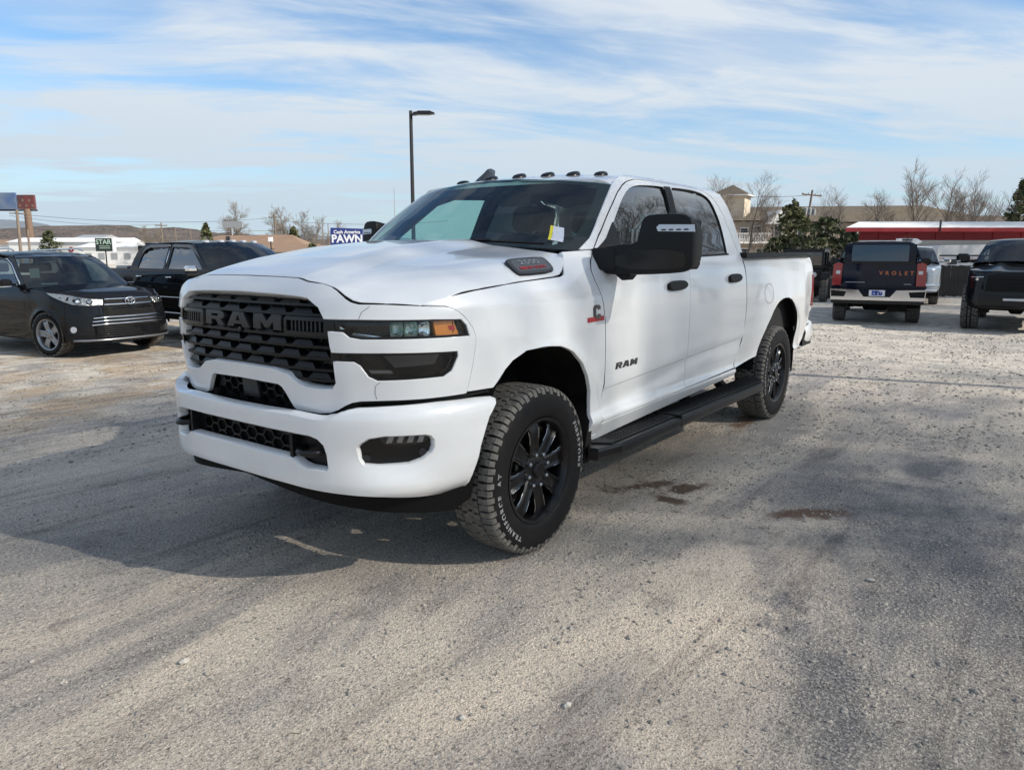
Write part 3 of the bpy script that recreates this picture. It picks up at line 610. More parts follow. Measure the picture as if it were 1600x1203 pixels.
def door_body(s, z):
    z = np.asarray(z, float); zc = .745+.042*(np.abs(s)-2.262); x = np.abs(np.asarray(s, float))-1.69
    d = .0035*sst(zc-.005, zc+.005, z)*(1-sst(zc+.01, zc+.12, z))            # step under the crease
    sw = .60+.17*sst(.5, 2.2, x)                                             # line that swoops up towards the rear
    d = d+.006*np.exp(-((z-(sw-.05))/.05)**2)*sst(.58,.66,z)-.006*np.exp(-((z-(sw+.035))/.045)**2)
    return body(s, z)+off(body, -1.)(s, z)*d[..., None]-body(s, z)*d[..., None]
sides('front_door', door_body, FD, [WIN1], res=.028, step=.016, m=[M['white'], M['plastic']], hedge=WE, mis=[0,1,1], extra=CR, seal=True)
WIN2 = chaikin([(3.565,1.935),(3.70,1.941),(3.883,1.944),(4.02,1.94),(4.13,1.928),(4.215,1.90),(4.262,1.85),(4.287,1.78),(4.300,1.70),(4.285,1.60),(4.262,1.52),(4.245,1.482),(4.20,1.474),(3.55,1.462),(3.485,1.462),(3.492,1.56),(3.53,1.78)],1)
RD = [(3.430,.593),(3.426,.86),(3.419,1.05),(3.423,1.2),(3.440,1.44),(3.468,1.6),(3.512,1.8),(3.541,1.960),(3.8,1.965),(4.05,1.960),(4.18,1.946),(4.28,1.912),(4.36,1.850),(4.41,1.77),(4.44,1.66),(4.475,1.53),(4.497,1.44),(4.503,1.30),(4.512,1.12),(4.512,.97),(4.502,.88),(4.482,.81),(4.44,.745),(4.40,.69),(4.374,.64),(4.365,.61)]
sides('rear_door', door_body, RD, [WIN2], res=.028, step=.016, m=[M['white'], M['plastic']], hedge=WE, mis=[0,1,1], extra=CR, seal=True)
# window glass, black seals and the black pillar trim between the doors
sides('front_door_window', off(body, .011), chaikin([(2.34,1.44),(2.589,1.680),(2.769,1.812),(2.958,1.908),(3.47,1.946),(3.40,1.44)],0), res=.06, step=.05, m=[M['glass_f']], edge=None)
sides('rear_door_window', off(body, .011), [(3.55,1.947),(4.05,1.955),(4.24,1.91),(4.31,1.80),(4.315,1.66),(4.25,1.45),(3.45,1.45)], res=.06, step=.05, m=[M['glass_p']], edge=None)
sides('pillar_trim', off(body, -.004), [(3.388,1.470),(3.410,1.60),(3.443,1.80),(3.466,1.932),(3.566,1.936),(3.535,1.80),(3.505,1.62),(3.49,1.470)], res=.05, step=.02, m=[M['plastic']], edge=[(.001,.002),(.001,.012)])
sides('belt_seal', off(body, -.004), [(2.42,1.447),(3.38,1.461),(3.52,1.463),(4.262,1.478),(4.262,1.490),(3.52,1.475),(3.38,1.473),(2.42,1.459)], res=.05, step=.02, m=[M['plastic']], edge=[(.001,.002),(.001,.012)])
# --- cab shell side, roof
SH = [(2.208,1.512),(2.306,1.516),(2.38,1.590),(2.55,1.713),(2.763,1.855),(2.855,1.902),(2.937,1.932),(3.07,1.956),(3.30,1.965),(3.8,1.973),(4.05,1.968),(4.187,1.954),(4.29,1.919),(4.371,1.855),(4.421,1.773),(4.451,1.66),(4.486,1.53),(4.508,1.44),
      (4.56,1.442),(4.592,1.56),(4.600,1.66),(4.592,1.75),(4.568,1.84),(4.535,1.90),(4.49,1.943),(4.42,1.966),(4.25,1.981),(3.9,1.990),(3.3,1.988),(3.0,1.975),(2.88,1.953),(2.79,1.925),(2.733,1.895),(2.604,1.805),(2.434,1.681),(2.31,1.574)]
sides('cab_side', body, SH, res=.03, step=.014, m=[M['white']])
rfe = [(1.062,-.768),(1.00,-.62),(.93,-.4),(.885,-.2),(.87,0)]
ro = rfe+[(x, -y) for x, y in rfe[::-1][1:]]+[(1.12,.762),(1.25,.745),(1.5,.722),(2.2,.708),(2.6,.712),(2.76,.720),(2.86,.70),(2.93,.5),(2.95,0)]
ro = ro+[(x, -y) for x, y in ro[::-1] if x > 1.07 and y > 0]
panel('roof', roofS, ro, res=.05, step=.03, m=[M['white']], parent=T_)
# --- hood
hf = [(x, y) for (y, _), x in zip(_HF, _HFX)][1:-1]; hf = [(-.911,.08)]+[(x+.014, y) for x, y in hf]
hs = [(-.70,.858),(-.671,.869),(-.574,.897),(-.40,.919),(-.212,.929),(.048,.9275),(.20,.923),(.262,.917),(.312,.901),(.372,.872),(.404,.850)]
hr = [(.41,.80),(.37,.6),(.33,.45),(.31,.36),(.29,.30),(.28,.1)]
ho = hf+hs+hr; ho = ho+[(x, -y) for x, y in ho[::-1]]
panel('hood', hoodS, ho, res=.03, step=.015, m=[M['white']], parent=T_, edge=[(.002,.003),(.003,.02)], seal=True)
# black sheet added a little way behind every seam so the gaps look shaded
sides('seam_backing', off(body, .030), [(1.12,.93),(1.12,1.26),(1.45,1.325),(1.95,1.35),(2.15,1.47),(2.36,1.44),(4.58,1.44),(4.56,.62),(4.3,.60),(2.18,.52),(2.19,.70),(2.10,.89),(1.95,1.03),(1.68,1.09),(1.42,1.03),(1.30,.95)], res=.08, step=.05, m=[M['gap']], edge=None)
panel('seam_backing', off(body, .075), [(-1.16,.80),(1.16,.80),(1.2,1.28),(.7,1.26),(.5,1.33),(.3,1.36),(-.3,1.36),(-.5,1.33),(-.7,1.26),(-1.2,1.28)], res=.08, step=.05, m=[M['gap']], parent=T_, edge=None)
mb = MB()
mb.box((-.70,-.60,1.10),(.40,.60,1.25)); mb.box((.30,-.84,1.20),(.50,.84,1.42))
mb.build('engine_bay', M['gap'], T_)
# --- cowl and wipers
mb = MB(); mb.box((.36,-.80,1.36),(.52,.80,1.445)); o = mb.build('cowl', M['plastic'], T_)
for y0, y1 in ((-.70,-.10),(.0,.58)):
    mb = MB(); pts = [windS(.045, y/.88)+np.array([-.02,0,.012]) for y in np.linspace(y0, y1, 7)]; mb.tube(pts, .007, 6); mb.tube([windS(-.02, y1/.9)+np.array([-.04,0,.02]), windS(.04, (y0+y1)/2/.88)+np.array([-.03,0,.02])], .01, 6); mb.build('wiper', M['satin'], T_)
# --- windshield with its dark border band
wo = [(.01,-.985),(.01,.985),(.5,.985),(.93,.985),(1.0,.95),(1.0,-.95),(.93,-.985),(.5,-.985)]
panel('windshield', windS, [(0.0,-.99),(0.0,.99),(1.0,.99),(1.0,-.99)], res=.05, step=.04, m=[M['glass_w']], parent=T_, edge=None)
wi = chaikin([(.09,-.90),(.06,-.6),(.055,0),(.06,.6),(.09,.90),(.5,.925),(.90,.915),(.955,.87),(.955,-.87),(.90,-.915),(.5,-.925)],1)
panel('windshield_border', off(windS, .004), [(-.01,-1.),(-.01,1.),(1.0,1.),(1.0,-1.)], [wi], res=.06, step=.04, m=[M['plastic']], parent=T_, edge=None, hedge=None)
# sticker behind the glass, its yellow edge on the left
def wpatch(pts, d, m, nm, par=None): return panel(nm, off(windS, d), pts, res=.05, step=.03, m=[m], parent=par or T_, edge=None)
st = wpatch([(.155,-.775),(.365,-.735),(.345,-.825),(.125,-.875)], -.003, M['paper'], 'windshield_sticker')
wpatch([(.155,-.775),(.365,-.735),(.360,-.755),(.150,-.795)], -.0045, M['yellow'], 'sticker_stripe', st)
# --- interior
mb = MB(); mb.bbox((.50,-.84,1.10),(.95,.84,1.47), .04); mb.bbox((.52,.0,1.30),(.72,.30,1.52),.02)
mb.build('dashboard', M['interior'], T_)
mb = MB(); mb.lathe([(.175,-.012),(.19,0),(.175,.012),(.16,0),(.175,-.012)], 28, (0,0,0), 'x'); mb.box((-.01,-.17,-.015),(.01,.17,.015)); mb.box((-.02,-.05,-.06),(.02,.05,.05))
w = mb.build('steering_wheel', M['interior'], T_, True); w.location = (1.05,-.42,1.42); w.rotation_euler = (0,-.45,0)
for x in (1.45, 2.38):
    for y in ((-.42,.42) if x < 2 else (-.45,.45)):
        mb = MB(); mb.bbox((x-.25,y-.26,.95),(x+.28,y+.26,1.12),.05)
        R = Matrix.Rotation(.22,3,'Y'); 
        b2 = MB(); b2.bbox((-.07,-.25,0),(.07,.25,.60),.05); b2.bbox((-.05,-.13,.63),(.05,.13,.82),.04); b2.box((-.01,-.06,.58),(.01,.06,.66))
        mb.add([tuple((R @ Vector(v))+Vector((x+.24,y,1.05))) for v in b2.V], b2.F); mb.build('seat', M['seat'], T_, True, 40)
mb = MB()
for s_ in (-1,1):
    mb.box((.6,s_*.90-.03,.60),(2.75,s_*.90+.03,1.40))
mb.box((.5,-.9,.58),(2.78,.9,.62)); mb.box((2.74,-.88,.62),(2.78,.88,1.47)); mb.build('cab_trim', M['interior'], T_)
panel('headliner', lambda a, b: roofS(a, b)-np.array([0,0,.045]), [(1.0,-.70),(1.0,.70),(2.8,.68),(2.8,-.68)], res=.2, step=.1, m=[M['headliner']], parent=T_, edge=None)
panel('headliner', lambda a, b: roofS(a, b)-np.array([0,0,.012]), [(.91,-.2),(1.06,-.70),(2.85,-.68),(2.85,.68),(1.06,.70),(.91,.2)], res=.2, step=.1, m=[M['interior']], parent=T_, edge=None)
sides('pillar_lining', off(body, .045), [(2.30,1.52),(2.42,1.60),(2.62,1.75),(2.80,1.87),(2.95,1.93),(3.46,1.945),(4.1,1.95),(4.42,1.90),(4.55,1.6),(4.56,1.45),(4.33,1.45),(4.36,1.66),(4.30,1.86),(4.1,1.925),(3.60,1.925),(3.55,1.7),(3.50,1.45),(3.37,1.45),(3.42,1.7),(3.46,1.92),(3.05,1.90),(2.88,1.845),(2.60,1.63),(2.42,1.49)], res=.1, step=.04, m=[M['interior']], edge=None)
# rear wall of the cab with its window
mb = MB()
for lo, hi in (((2.84,-.86,1.40),(2.88,.86,1.52)), ((2.82,-.74,1.82),(2.86,.74,1.95)), ((2.83,-.76,1.50),(2.87,-.62,1.86)), ((2.83,.62,1.50),(2.87,.76,1.86))): mb.box(lo, hi)
mb.build('cab_rear_wall', M['white'], T_)
mb = MB(); mb.box((2.845,-.63,1.51),(2.85,.63,1.83)); mb.build('rear_window', M['glass_d'], T_)
mb = MB(); mb.bbox((1.12,-.13,1.80),(1.15,.13,1.87),.01); mb.bbox((1.02,-.10,1.86),(1.16,.06,1.92),.02); mb.build('rear_view_mirror', M['interior'], T_)
# --- bed
BEDH = [(4.885,.643),(4.935,.781),(5.015,.895),(5.124,1.010),(5.19,1.05),(5.262,1.080),(5.36,1.10),(5.441,1.106),(5.54,1.103),(5.631,1.082),(5.70,1.045),(5.765,.985),(5.82,.90),(5.862,.80),(5.882,.69),(5.885,.602)]
BED = [(4.378,.607),(4.388,.635),(4.414,.685),(4.449,.741),(4.491,.806),(4.511,.877),(4.523,.97),(4.527,1.12),(4.517,1.30),(4.525,1.44),(4.53,1.468),(5.2,1.476),(6.40,1.480),(6.50,1.476),(6.56,1.455),(6.60,1.41),(6.615,1.35),(6.62,1.284),(6.455,1.284),(6.43,1.28),(6.40,.98),(6.44,.972),(6.70,.970),(6.70,.93),(6.42,.93),(6.38,.85),(6.34,.745),(6.25,.66),(6.12,.612),(5.99,.602)]
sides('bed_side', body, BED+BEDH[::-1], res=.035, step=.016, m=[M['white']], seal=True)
sides('tail_light', off(body, -.006), [(6.47,1.276),(6.74,1.276),(6.74,.978),(6.42,.978),(6.445,1.15)], res=.04, step=.02, m=[M['red']], edge=[(.003,.006),(.004,.02)])
for s_ in (-1,1):
    mb = MB(); mb.prism([(2.83,.90),(2.83,.985),(4.55,.985),(4.80,.965),(4.90,.93),(4.93,.88),(4.90,.86)], lambda a, b: (a, s_*(b+.006), 1.452+.018*(a-2.83)/2.1), lambda a, b: (a, s_*b, 1.496)); mb.build('bed_rail_cap', M['plastic'], T_)
mb = MB(); mb.box((2.86,-.90,.78),(4.92,.90,.82))
for s_ in (-1,1): mb.box((2.86,s_*.90-.03,.80),(4.92,s_*.90+.03,1.475))
mb.box((2.86,-.9,.80),(2.90,.9,1.46)); mb.build('bed_floor', M['bedliner'], T_)
mb = MB(); mb.bbox((4.90,-.80,.74),(4.985,.80,1.455),.015); tg = mb.build('tailgate', M['white'], T_)
mb = MB(); mb.box((4.98,-.2,1.30),(5.0,.2,1.38)); mb.build('handle', M['satin'], tg)
# --- rear bumper
mb = MB(); pr = [(0,.80),(.03,.83),(.07,.80),(.085,.72),(.07,.62),(.03,.565),(0,.56)]
path = [(4.66,-.955),(4.86,-.965),(4.97,-.94),(5.04,-.85),(5.07,-.5),(5.07,.5),(5.04,.85),(4.97,.94),(4.86,.965),(4.66,.955)]
V = []; F = []
for i, (x, y) in enumerate(path):
    a = Vector(path[min(i+1,9)])-Vector(path[max(i-1,0)]); a.normalize(); n = Vector((a.y,-a.x))
    for d, z in pr: V.append((x+n.x*(d-.05), y+n.y*(d-.05), z-.05*(1 if i in (0,9) else 0)+(.04 if i in (0,9) else 0)))
for i in range(9):
    for j in range(6): F.append((i*7+j,(i+1)*7+j,(i+1)*7+j+1,i*7+j+1))
make('rear_bumper', V, F, [M['white']], T_, True)
for s_ in (-1,1):
    mb = MB(); mb.box((4.60,s_*.95-.03,.585),(4.90,s_*.95+.03,.80)); mb.build('bumper_step_pad', M['plastic'], T_)
# --- rocker below the doors
sides('rocker', body, [(2.262,.490),(2.275,.548),(3.4,.580),(4.372,.600),(4.378,.58),(4.36,.555),(3.4,.512),(2.6,.478),(2.30,.462),(2.165,.460),(2.15,.49)], res=.02, step=.014, m=[M['white']], edge=[(.003,.006),(.002,.05)])
# --- wheel housings, frame, axles, driveline
for cx, x0, x1 in ((.03,-.44,.52),(3.79,3.22,4.34)):
    for s_ in (-1,1):
        mb = MB(); n = 18; V = []; R_ = (x1-x0)/2+.02; mx = (x0+x1)/2
        for k in range(n+1):
            a = math.pi*(1.0-1.08*k/n); 
            for y in (.965,.50): V.append((mx+R_*math.cos(a), s_*y, .52+(R_+.05)*math.sin(a)))
        mb.add(V, [(2*k,2*k+1,2*k+3,2*k+2) for k in range(n)]); mb.box((x0,s_*.49-.01,.45),(x1,s_*.49+.01,1.12)); mb.build('wheel_housing', M['dark'], T_, True, 50)
mb = MB()
for s_ in (-1,1): mb.box((-.55,s_*.44-.05,.50),(4.85,s_*.44+.05,.68))
mb.box((-.5,-.45,.55),(.6,.45,1.15)); mb.box((.6,-.86,.56),(2.75,.86,.60)); mb.box((1.9,-.42,.42),(3.0,-.1,.66))
mb.tube([(0,-.7,.42),(0,.7,.42)], .06, 10); mb.tube([(3.79,-.75,.425),(3.79,.75,.425)], .06, 10); mb.lathe([(.03,-.17),(.13,-.1),(.16,0),(.13,.1),(.03,.17)], 14, (3.79,0,.42)); mb.tube([(.8,-.05,.55),(3.7,0,.45)], .045, 10)
mb.tube([(2.6,.3,.50),(3.3,.5,.62),(4.7,.75,.52)], .05, 10)
mb.build('chassis', M['dark'], T_)
mb = MB(); mb.prism([(.44,.50),(.50,.70),(.52,.70),(.47,.36),(.40,.36)], lambda a, b: (a,-.99,b), lambda a, b: (a,-.70,b)); mb.build('mud_guard', M['dark'], T_)
# --- front bumper
btop = [(0,.812),(.396,.814),(.54,.806),(.572,.808),(.605,.816),(.64,.832),(.679,.850),(.72,.858),(.839,.862),(1.088,.866),(1.306,.862),(1.39,.856),(1.408,.845)]
bl = [(1.400,.825),(1.351,.774),(1.325,.72),(1.295,.65),(1.262,.53),(1.25,.46),(1.225,.446),(1.12,.448),(.829,.480),(.60,.493),(.36,.506),(0,.512)]
bo = btop+bl; bo = bo+[(-a, b) for a, b in bo[::-1][1:-1]]
op = [(0,.745),(.346,.742),(.50,.738),(.545,.726),(.575,.70),(.588,.66),(.594,.60),(.585,.586),(.49,.588),(.45,.598),(.42,.612),(.39,.622),(0,.628)]
op = op+[(-a, b) for a, b in op[::-1][1:-1]]
fog = [(.717,.694),(.735,.713),(.771,.736),(.838,.746),(1.014,.743),(1.04,.735),(1.056,.715),(1.057,.680),(1.045,.655),(1.0,.625),(.944,.612),(.805,.610),(.745,.614),(.726,.640)]
for nm in (1,):
    panel('front_bumper', bump, bo, [op, fog, [(-a, b) for a, b in fog]]+[[(s_+.006*math.cos(t), .581+.006*math.sin(t)) for t in np.linspace(0, 5.5, 7)] for s_ in (-.085,.085)], res=.03, step=.014, m=[M['white']], parent=T_, edge=[(.002,.002),(.010,.012),(.016,.05)], hedge=[(.002,.002),(.010,.014),(.012,.045)])
panel('bumper_backing', off(bump, .10), [(-1.3,.50),(-1.3,.83),(1.3,.83),(1.3,.50)], res=.1, step=.06, m=[M['gap']], parent=T_, edge=None)
# hexagon mesh cut as a real sheet with openings
def hexes(u0, u1, v0, v1, pu, pv, w, hgt, inside, phase=0.):
    H = []; j = 0; v = v0
    while v <= v1:
        u = u0+(pu/2 if (j+int(phase)) % 2 else 0)
        while u <= u1:
            h = [(u-w/2,v),(u-w*.27,v+hgt/2),(u+w*.27,v+hgt/2),(u+w/2,v),(u+w*.27,v-hgt/2),(u-w*.27,v-hgt/2)]
            if inpoly(np.array(h), inside).all(): H.append(h)
            u += pu
        v += pv; j += 1
    return H
def mesh_panel(name, fn, outline, pu, pv, w, h, m, depth=.02, parent=T_, ins=None):
    ins = ins or outline; a = np.array(ins); H = hexes(a[:,0].min(), a[:,0].max(), a[:,1].min(), a[:,1].max(), pu, pv, w, h, ins)
    return panel(name, fn, outline, H, res=.2, step=.045, m=[m], parent=parent, edge=None, hedge=[(.0,depth)])
low_o = [(-.36,.615),(-.36,.755),(.36,.755),(.36,.615)]
mesh_panel('lower_grille', off(bump, .055), [(-.62,.56),(-.62,.77),(.62,.77),(.62,.56)], .124, .0275, .074, .046, M['grille'], ins=[(-.37,.600),(-.37,.765),(.37,.765),(.37,.600)])
mod = [(-.325,.80),(-.25,.94),(.25,.94),(.325,.80)]
mg = mesh_panel('bumper_grille', off(body, .040), mod, .116, .0270, .070, .045, M['grille'])
panel('radar_cover', off(body, .028), [(-.062,.832),(-.055,.925),(.055,.925),(.062,.832)], res=.1, step=.05, m=[M['badgeg']], parent=T_, edge=[(.002,.003),(.002,.02)])
# tow hook pockets and hooks
for s_ in (-1,1):
    mb = MB(); P = lambda s, z, d: tuple(off(bump, d)(s_*s, z)); 
    for s in (.385,): mb.prism([(s,.60),(s,.76),(s+.018,.76),(s+.018,.60)], lambda a, b: P(a, b, .008), lambda a, b: P(a, b, .09))
    mb.build('hook_surround', M['grille'], T_)
    pts = [P(.42+.0*k, .655, .07) for k in (0,)]
    mb = MB(); c = [P(.435,.668,.07), P(.440,.665,.01), P(.455,.663,-.012), P(.49,.661,-.02), P(.525,.661,-.012), P(.545,.663,.01), P(.555,.668,.06)]; mb.tube(c, .014, 8); mb.build('tow_hook', M['satin'], T_, True)
# fog lamp pods
fp = [(.70,.60),(.70,.755),(1.07,.755),(1.07,.60)]
pods = sides('fog_lamp_pod', off(bump, .030), fp, res=.05, step=.03, m=[M['satin']], edge=None)
fl = chaikin([(.818,.741),(1.025,.739),(1.022,.708),(.985,.697),(.838,.694)],1)
for i, o in enumerate(pods):
    sg = 1 if i == 0 else -1
    panel('fog_lamp_lens', off(bump, .010), [(sg*a, b) for a, b in fl], res=.05, step=.02, m=[M['lens']], parent=o, edge=[(.001,.003),(.001,.015)])
    mb = MB()
    for k in range(4):
        a = .845+k*.045; mb.prism([(a,.702),(a+.012,.734),(a+.036,.734),(a+.024,.702)], lambda u, v: tuple(off(bump, .018)(sg*u, v)), lambda u, v: tuple(off(bump, .028)(sg*u, v)))
    mb.build('reflector', M['alu'], o)
    for a, z in ((.758,.640),(1.005,.658)):
        mb = MB(); c = off(bump, .028)(sg*a, z); c2 = off(bump, .020)(sg*a, z); mb.tube([tuple(c), tuple(c2)], .017, 16); mb.build('parking_sensor', M['badgeg'], o)
# air dam
def dam(s, z):
    s = np.asarray(s, float); z = np.asarray(z, float); x, y, nx, ny = BUMP.at(s); d = -.050-.22*np.clip(.50-z, 0, 1); return np.stack([x+nx*d, y+ny*d, z+0*x], -1)
panel('air_dam', dam, [(-1.30,.39),(-1.20,.35),(-.7,.405),(0,.478),(.7,.405),(1.20,.35),(1.30,.39),(1.30,.50),(0,.53),(-1.30,.50)], res=.06, step=.04, m=[M['valance']], parent=T_, edge=[(.0,.02)])
sides('seam_trim', off(body, .022), [(.30,.800),(.30,.835),(.50,.835),(.56,.845),(.62,.875),(.68,.898),(1.2,.905),(1.31,.912),(1.31,.88),(1.18,.868),(.70,.862),(.6,.82),(.5,.80)], res=.06, step=.02, m=[M['gap']], edge=[(.0,.05)])
# --- grille
M['letterg'] = mat('grille_letter_black', (.012,.0125,.014), .35, spec=.4)
GI = [(0,1.345),(.42,1.335),(.50,1.31),(.58,1.24),(.62,1.10),(.62,.95),(.58,.905),(.42,.905),(.25,.965),(0,.97)]; GO = GI+[(-a, b) for a, b in GI[::-1][1:-1]]
gr = panel('grille', off(body, .062), GO, hexes(-.62,.62,.945,1.33,.165,.0285,.100,.047,[(a*.985, b) for a, b in GO]), res=.3, step=.045, m=[M['grille']], parent=T_, edge=None, hedge=[(.0,.014)])
ins = [(a*.99, b) for a, b in GO]
for j, z in enumerate((.9590, 1.0045, 1.0545, 1.1045, 1.1480, 1.2420, 1.2840)):
    mb = MB(); us = [u for u in np.linspace(-.62,.62,63) if inpoly(np.array([(u, z)]), np.array(GO))[0]]
    if not us: continue
    a0, a1 = us[0], us[-1]; uu = np.linspace(a0, a1, 40)
    A = off(body, .022); B = off(body, .062)
    ring = [np.array([A(u, z-.0085), A(u, z+.0035), B(u, z+.010), B(u, z-.010)]) for u in uu]
    V = np.vstack(ring); F = []
    for i in range(39):
        for k in range(4): F.append((i*4+k, (i+1)*4+k, (i+1)*4+(k+1)%4, i*4+(k+1)%4))
    mb.add(V, F)
    # raised scales above the blade, half a pitch out of step from row to row
    ph = .0825 if j % 2 else 0.
    for k in range(-5, 6):
        u = k*.165+ph
        if not (a0+.06 < u < a1-.06): continue
        q = [(u-.068,z+.002),(u-.042,z+.026),(u+.042,z+.026),(u+.068,z+.002)]
        mb.prism(q, lambda a, b: tuple(A(a, b) if b < z+.01 else off(body, .036)(a, b)), lambda a, b: tuple(B(a, b)))
    mb.build('grille_bar', M['grille'], gr)
# letters on the grille, block shapes with depth
def block_letter(ch):
    if ch == 'R': return [[(0,0),(0,1),(.80,1),(1,.84),(1,.52),(.84,.40),(1.02,0),(.70,0),(.56,.36),(.32,.36),(.32,0)]], [[(.32,.60),(.68,.60),(.68,.78),(.32,.78)]]
    if ch == 'A': return [[(-.02,0),(.28,1),(.80,1),(1.10,0),(.78,0),(.72,.20),(.36,.20),(.30,0)]], [[(.43,.42),(.65,.42),(.56,.80),(.52,.80)]]
    return [[(0,0),(0,1),(.40,1),(.60,.55),(.80,1),(1.20,1),(1.20,0),(.88,0),(.88,.55),(.68,.12),(.52,.12),(.32,.55),(.32,0)]], []
def grille_word(fn, u0, z0, hgt, wscale, gap, m, nm, parent, d0=.004, depth=.03, slant=0., sgn=1, word='RAM'):
    u = u0
    for ch in word:
        P, Hs = block_letter(ch); f = lambda p: [(sgn*(u+a*wscale+slant*b*hgt), z0+b*hgt) for a, b in p]
        panel(nm, off(fn, d0), f(P[0]), [f(h) for h in Hs], res=.3, step=.04, m=[m], parent=parent, edge=[(.0008,.0015),(.001,depth)], hedge=[(.0008,.0015),(.001,depth)])
        u += (max(a for a, _ in P[0]))*wscale+gap
grille_word(body, -.285, 1.163, .068, .158, .028, M['letterg'], 'grille_letter', gr, d0=.012, depth=.04)
cam_ = MB(); c = body(0., 1.152)+np.array([.015,0,0]); cam_.lathe([(.001,-.004),(.012,0),(.012,.03)], 12, tuple(c), 'x'); cam_.build('front_camera', M['satin'], T_)
for s_ in (-1,1):   # slatted marker lamps either side of the letters
    A = off(body, .012)
    ring = [(.315,1.158),(.325,1.150),(.572,1.150),(.585,1.16),(.570,1.222),(.56,1.228),(.325,1.228),(.315,1.220)]; inn = [(.330,1.166),(.558,1.166),(.548,1.214),(.330,1.214)]
    o = panel('marker_lamp', A, [(s_*a, b) for a, b in ring], [[(s_*a, b) for a, b in inn]], res=.1, step=.03, m=[M['satin']], parent=T_, edge=[(.003,.003),(.003,.05)], hedge=[(.001,.002),(.002,.03)])
    panel('marker_lens', off(body, .035), [(s_*a, b) for a, b in ring], res=.1, step=.05, m=[M['badge']], parent=o, edge=None)
    for k in range(9):
        mb = MB(); a = .352+k*.0235; mb.prism([(a,1.167),(a+.008,1.167),(a+.008,1.213),(a,1.213)], lambda u, v: tuple(off(body, .020)(s_*u, v)), lambda u, v: tuple(off(body, .036)(s_*u, v))); mb.build('slat', M['badgeg'], o)
# --- headlamps
for s_ in (-1,1):
    sg = -s_   # near lamp first
    W = lambda p: [(sg*a, b) for a, b in p]
    o = panel('headlight', off(body, .066), W([(.54,1.120),(.54,1.24),(1.22,1.235),(1.22,1.12)]), res=.06, step=.04, m=[M['satin']], parent=T_, edge=None)
    panel('lens', off(body, .010), W([(.555,1.166),(.552,1.230),(1.155,1.224),(1.186,1.192),(1.205,1.133),(.715,1.133)]), res=.06, step=.03, m=[M['lens']], parent=o, edge=None)
    for k, (a, wd) in enumerate(((.835,.055),(.895,.060),(.960,.048))):
        mb = MB(); c = off(body, .052)(sg*(a+wd/2), 1.182); n_ = (off(body, .02)(sg*(a+wd/2), 1.182)-c); n_ /= np.linalg.norm(n_)
        t = np.cross(n_, [0,0,1]); t /= np.linalg.norm(t); V = []; F = []; rr = [(.001,-.012),(.4,-.010),(.75,.0),(1.,.022)]
        for i in range(20):
            an = 2*math.pi*i/20; ca, sa = math.cos(an), math.sin(an); sx = np.sign(ca)*abs(ca)**.6*wd*.5; sz = np.sign(sa)*abs(sa)**.6*.036
            for r, d in rr: V.append(tuple(c+t*sx*r+np.array([0,0,1])*sz*r+n_*d))
        for i in range(20):
            for j in range(3): F.append((i*4+j,((i+1)%20)*4+j,((i+1)%20)*4+j+1,i*4+j+1))
        mb.add(V, F); mb.build('reflector', M['green'] if k < 2 else M['refl'], o, True)
    panel('amber_reflector', off(body, .030), W([(1.028,1.212),(1.128,1.210),(1.152,1.146),(1.040,1.146)]), res=.04, step=.02, m=[M['amber']], parent=o, edge=[(.001,.002),(.002,.03)])
    mb = MB(); mb.prism([(.66,1.160),(.80,1.146),(.82,1.149),(.68,1.166)], lambda u, v: tuple(off(body, .020)(sg*u, v)), lambda u, v: tuple(off(body, .05)(sg*u, v)))
    mb.prism([(.585,1.18),(.575,1.214),(.58,1.214),(.635,1.18)], lambda u, v: tuple(off(body, .034)(sg*u, v)), lambda u, v: tuple(off(body, .05)(sg*u, v))); mb.build('light_guide', M['refl'], o)
    panel('lamp_bezel', off(body, .007), W([(.555,1.160),(.55,1.232),(1.16,1.228),(1.19,1.196),(1.209,1.129),(.71,1.129),(.66,1.138),(.63,1.160)]), [W([(.60,1.182),(.60,1.214),(1.140,1.212),(1.160,1.190),(1.174,1.151),(.725,1.151),(.675,1.160),(.648,1.180)])], res=.06, step=.03, m=[M['satin']], parent=o, edge=None, hedge=[(.001,.02)])
    panel('amber_window', off(body, .028), W([(1.098,1.190),(1.128,1.189),(1.134,1.170),(1.104,1.170)]), res=.06, step=.03, m=[M['redbadge']], parent=o, edge=None)
    o = panel('turn_lamp', off(body, .066), W([(.56,1.03),(.56,1.10),(1.16,1.10),(1.12,.95),(.73,.95),(.66,1.03)]), res=.06, step=.04, m=[M['satin']], parent=T_, edge=None)
    panel('lens', off(body, .010), W([(.575,1.040),(.575,1.092),(1.135,1.088),(1.138,1.055),(1.105,.99),(1.062,.966),(.775,.958),(.735,.975),(.70,1.025),(.675,1.040)]), res=.06, step=.03, m=[M['smoke']], parent=o, edge=None)
    panel('lamp_bezel', off(body, .007), W([(.575,1.036),(.575,1.094),(1.14,1.090),(1.145,1.055),(1.108,.985),(1.065,.958),(.775,.950),(.73,.968),(.695,1.018),(.67,1.036)]), [W([(.62,1.054),(.62,1.077),(1.112,1.073),(1.115,1.055),(1.085,1.002),(1.052,.984),(.788,.977),(.750,.992),(.716,1.038),(.69,1.054)])], res=.06, step=.03, m=[M['satin']], parent=o, edge=None, hedge=[(.001,.02)])
    panel('reflector', off(body, .045), W([(.80,1.066),(1.06,1.072),(1.035,1.026),(.85,1.016)]), res=.04, step=.03, m=[M['alu']], parent=o, edge=[(.002,.02)])
    mb = MB(); mb.prism([(.735,1.010),(.83,1.010),(.845,.996),(.745,.996)], lambda u, v: tuple(off(body, .016)(sg*u, v)), lambda u, v: tuple(off(body, .03)(sg*u, v))); mb.build('light_guide', M['clearw'], o)
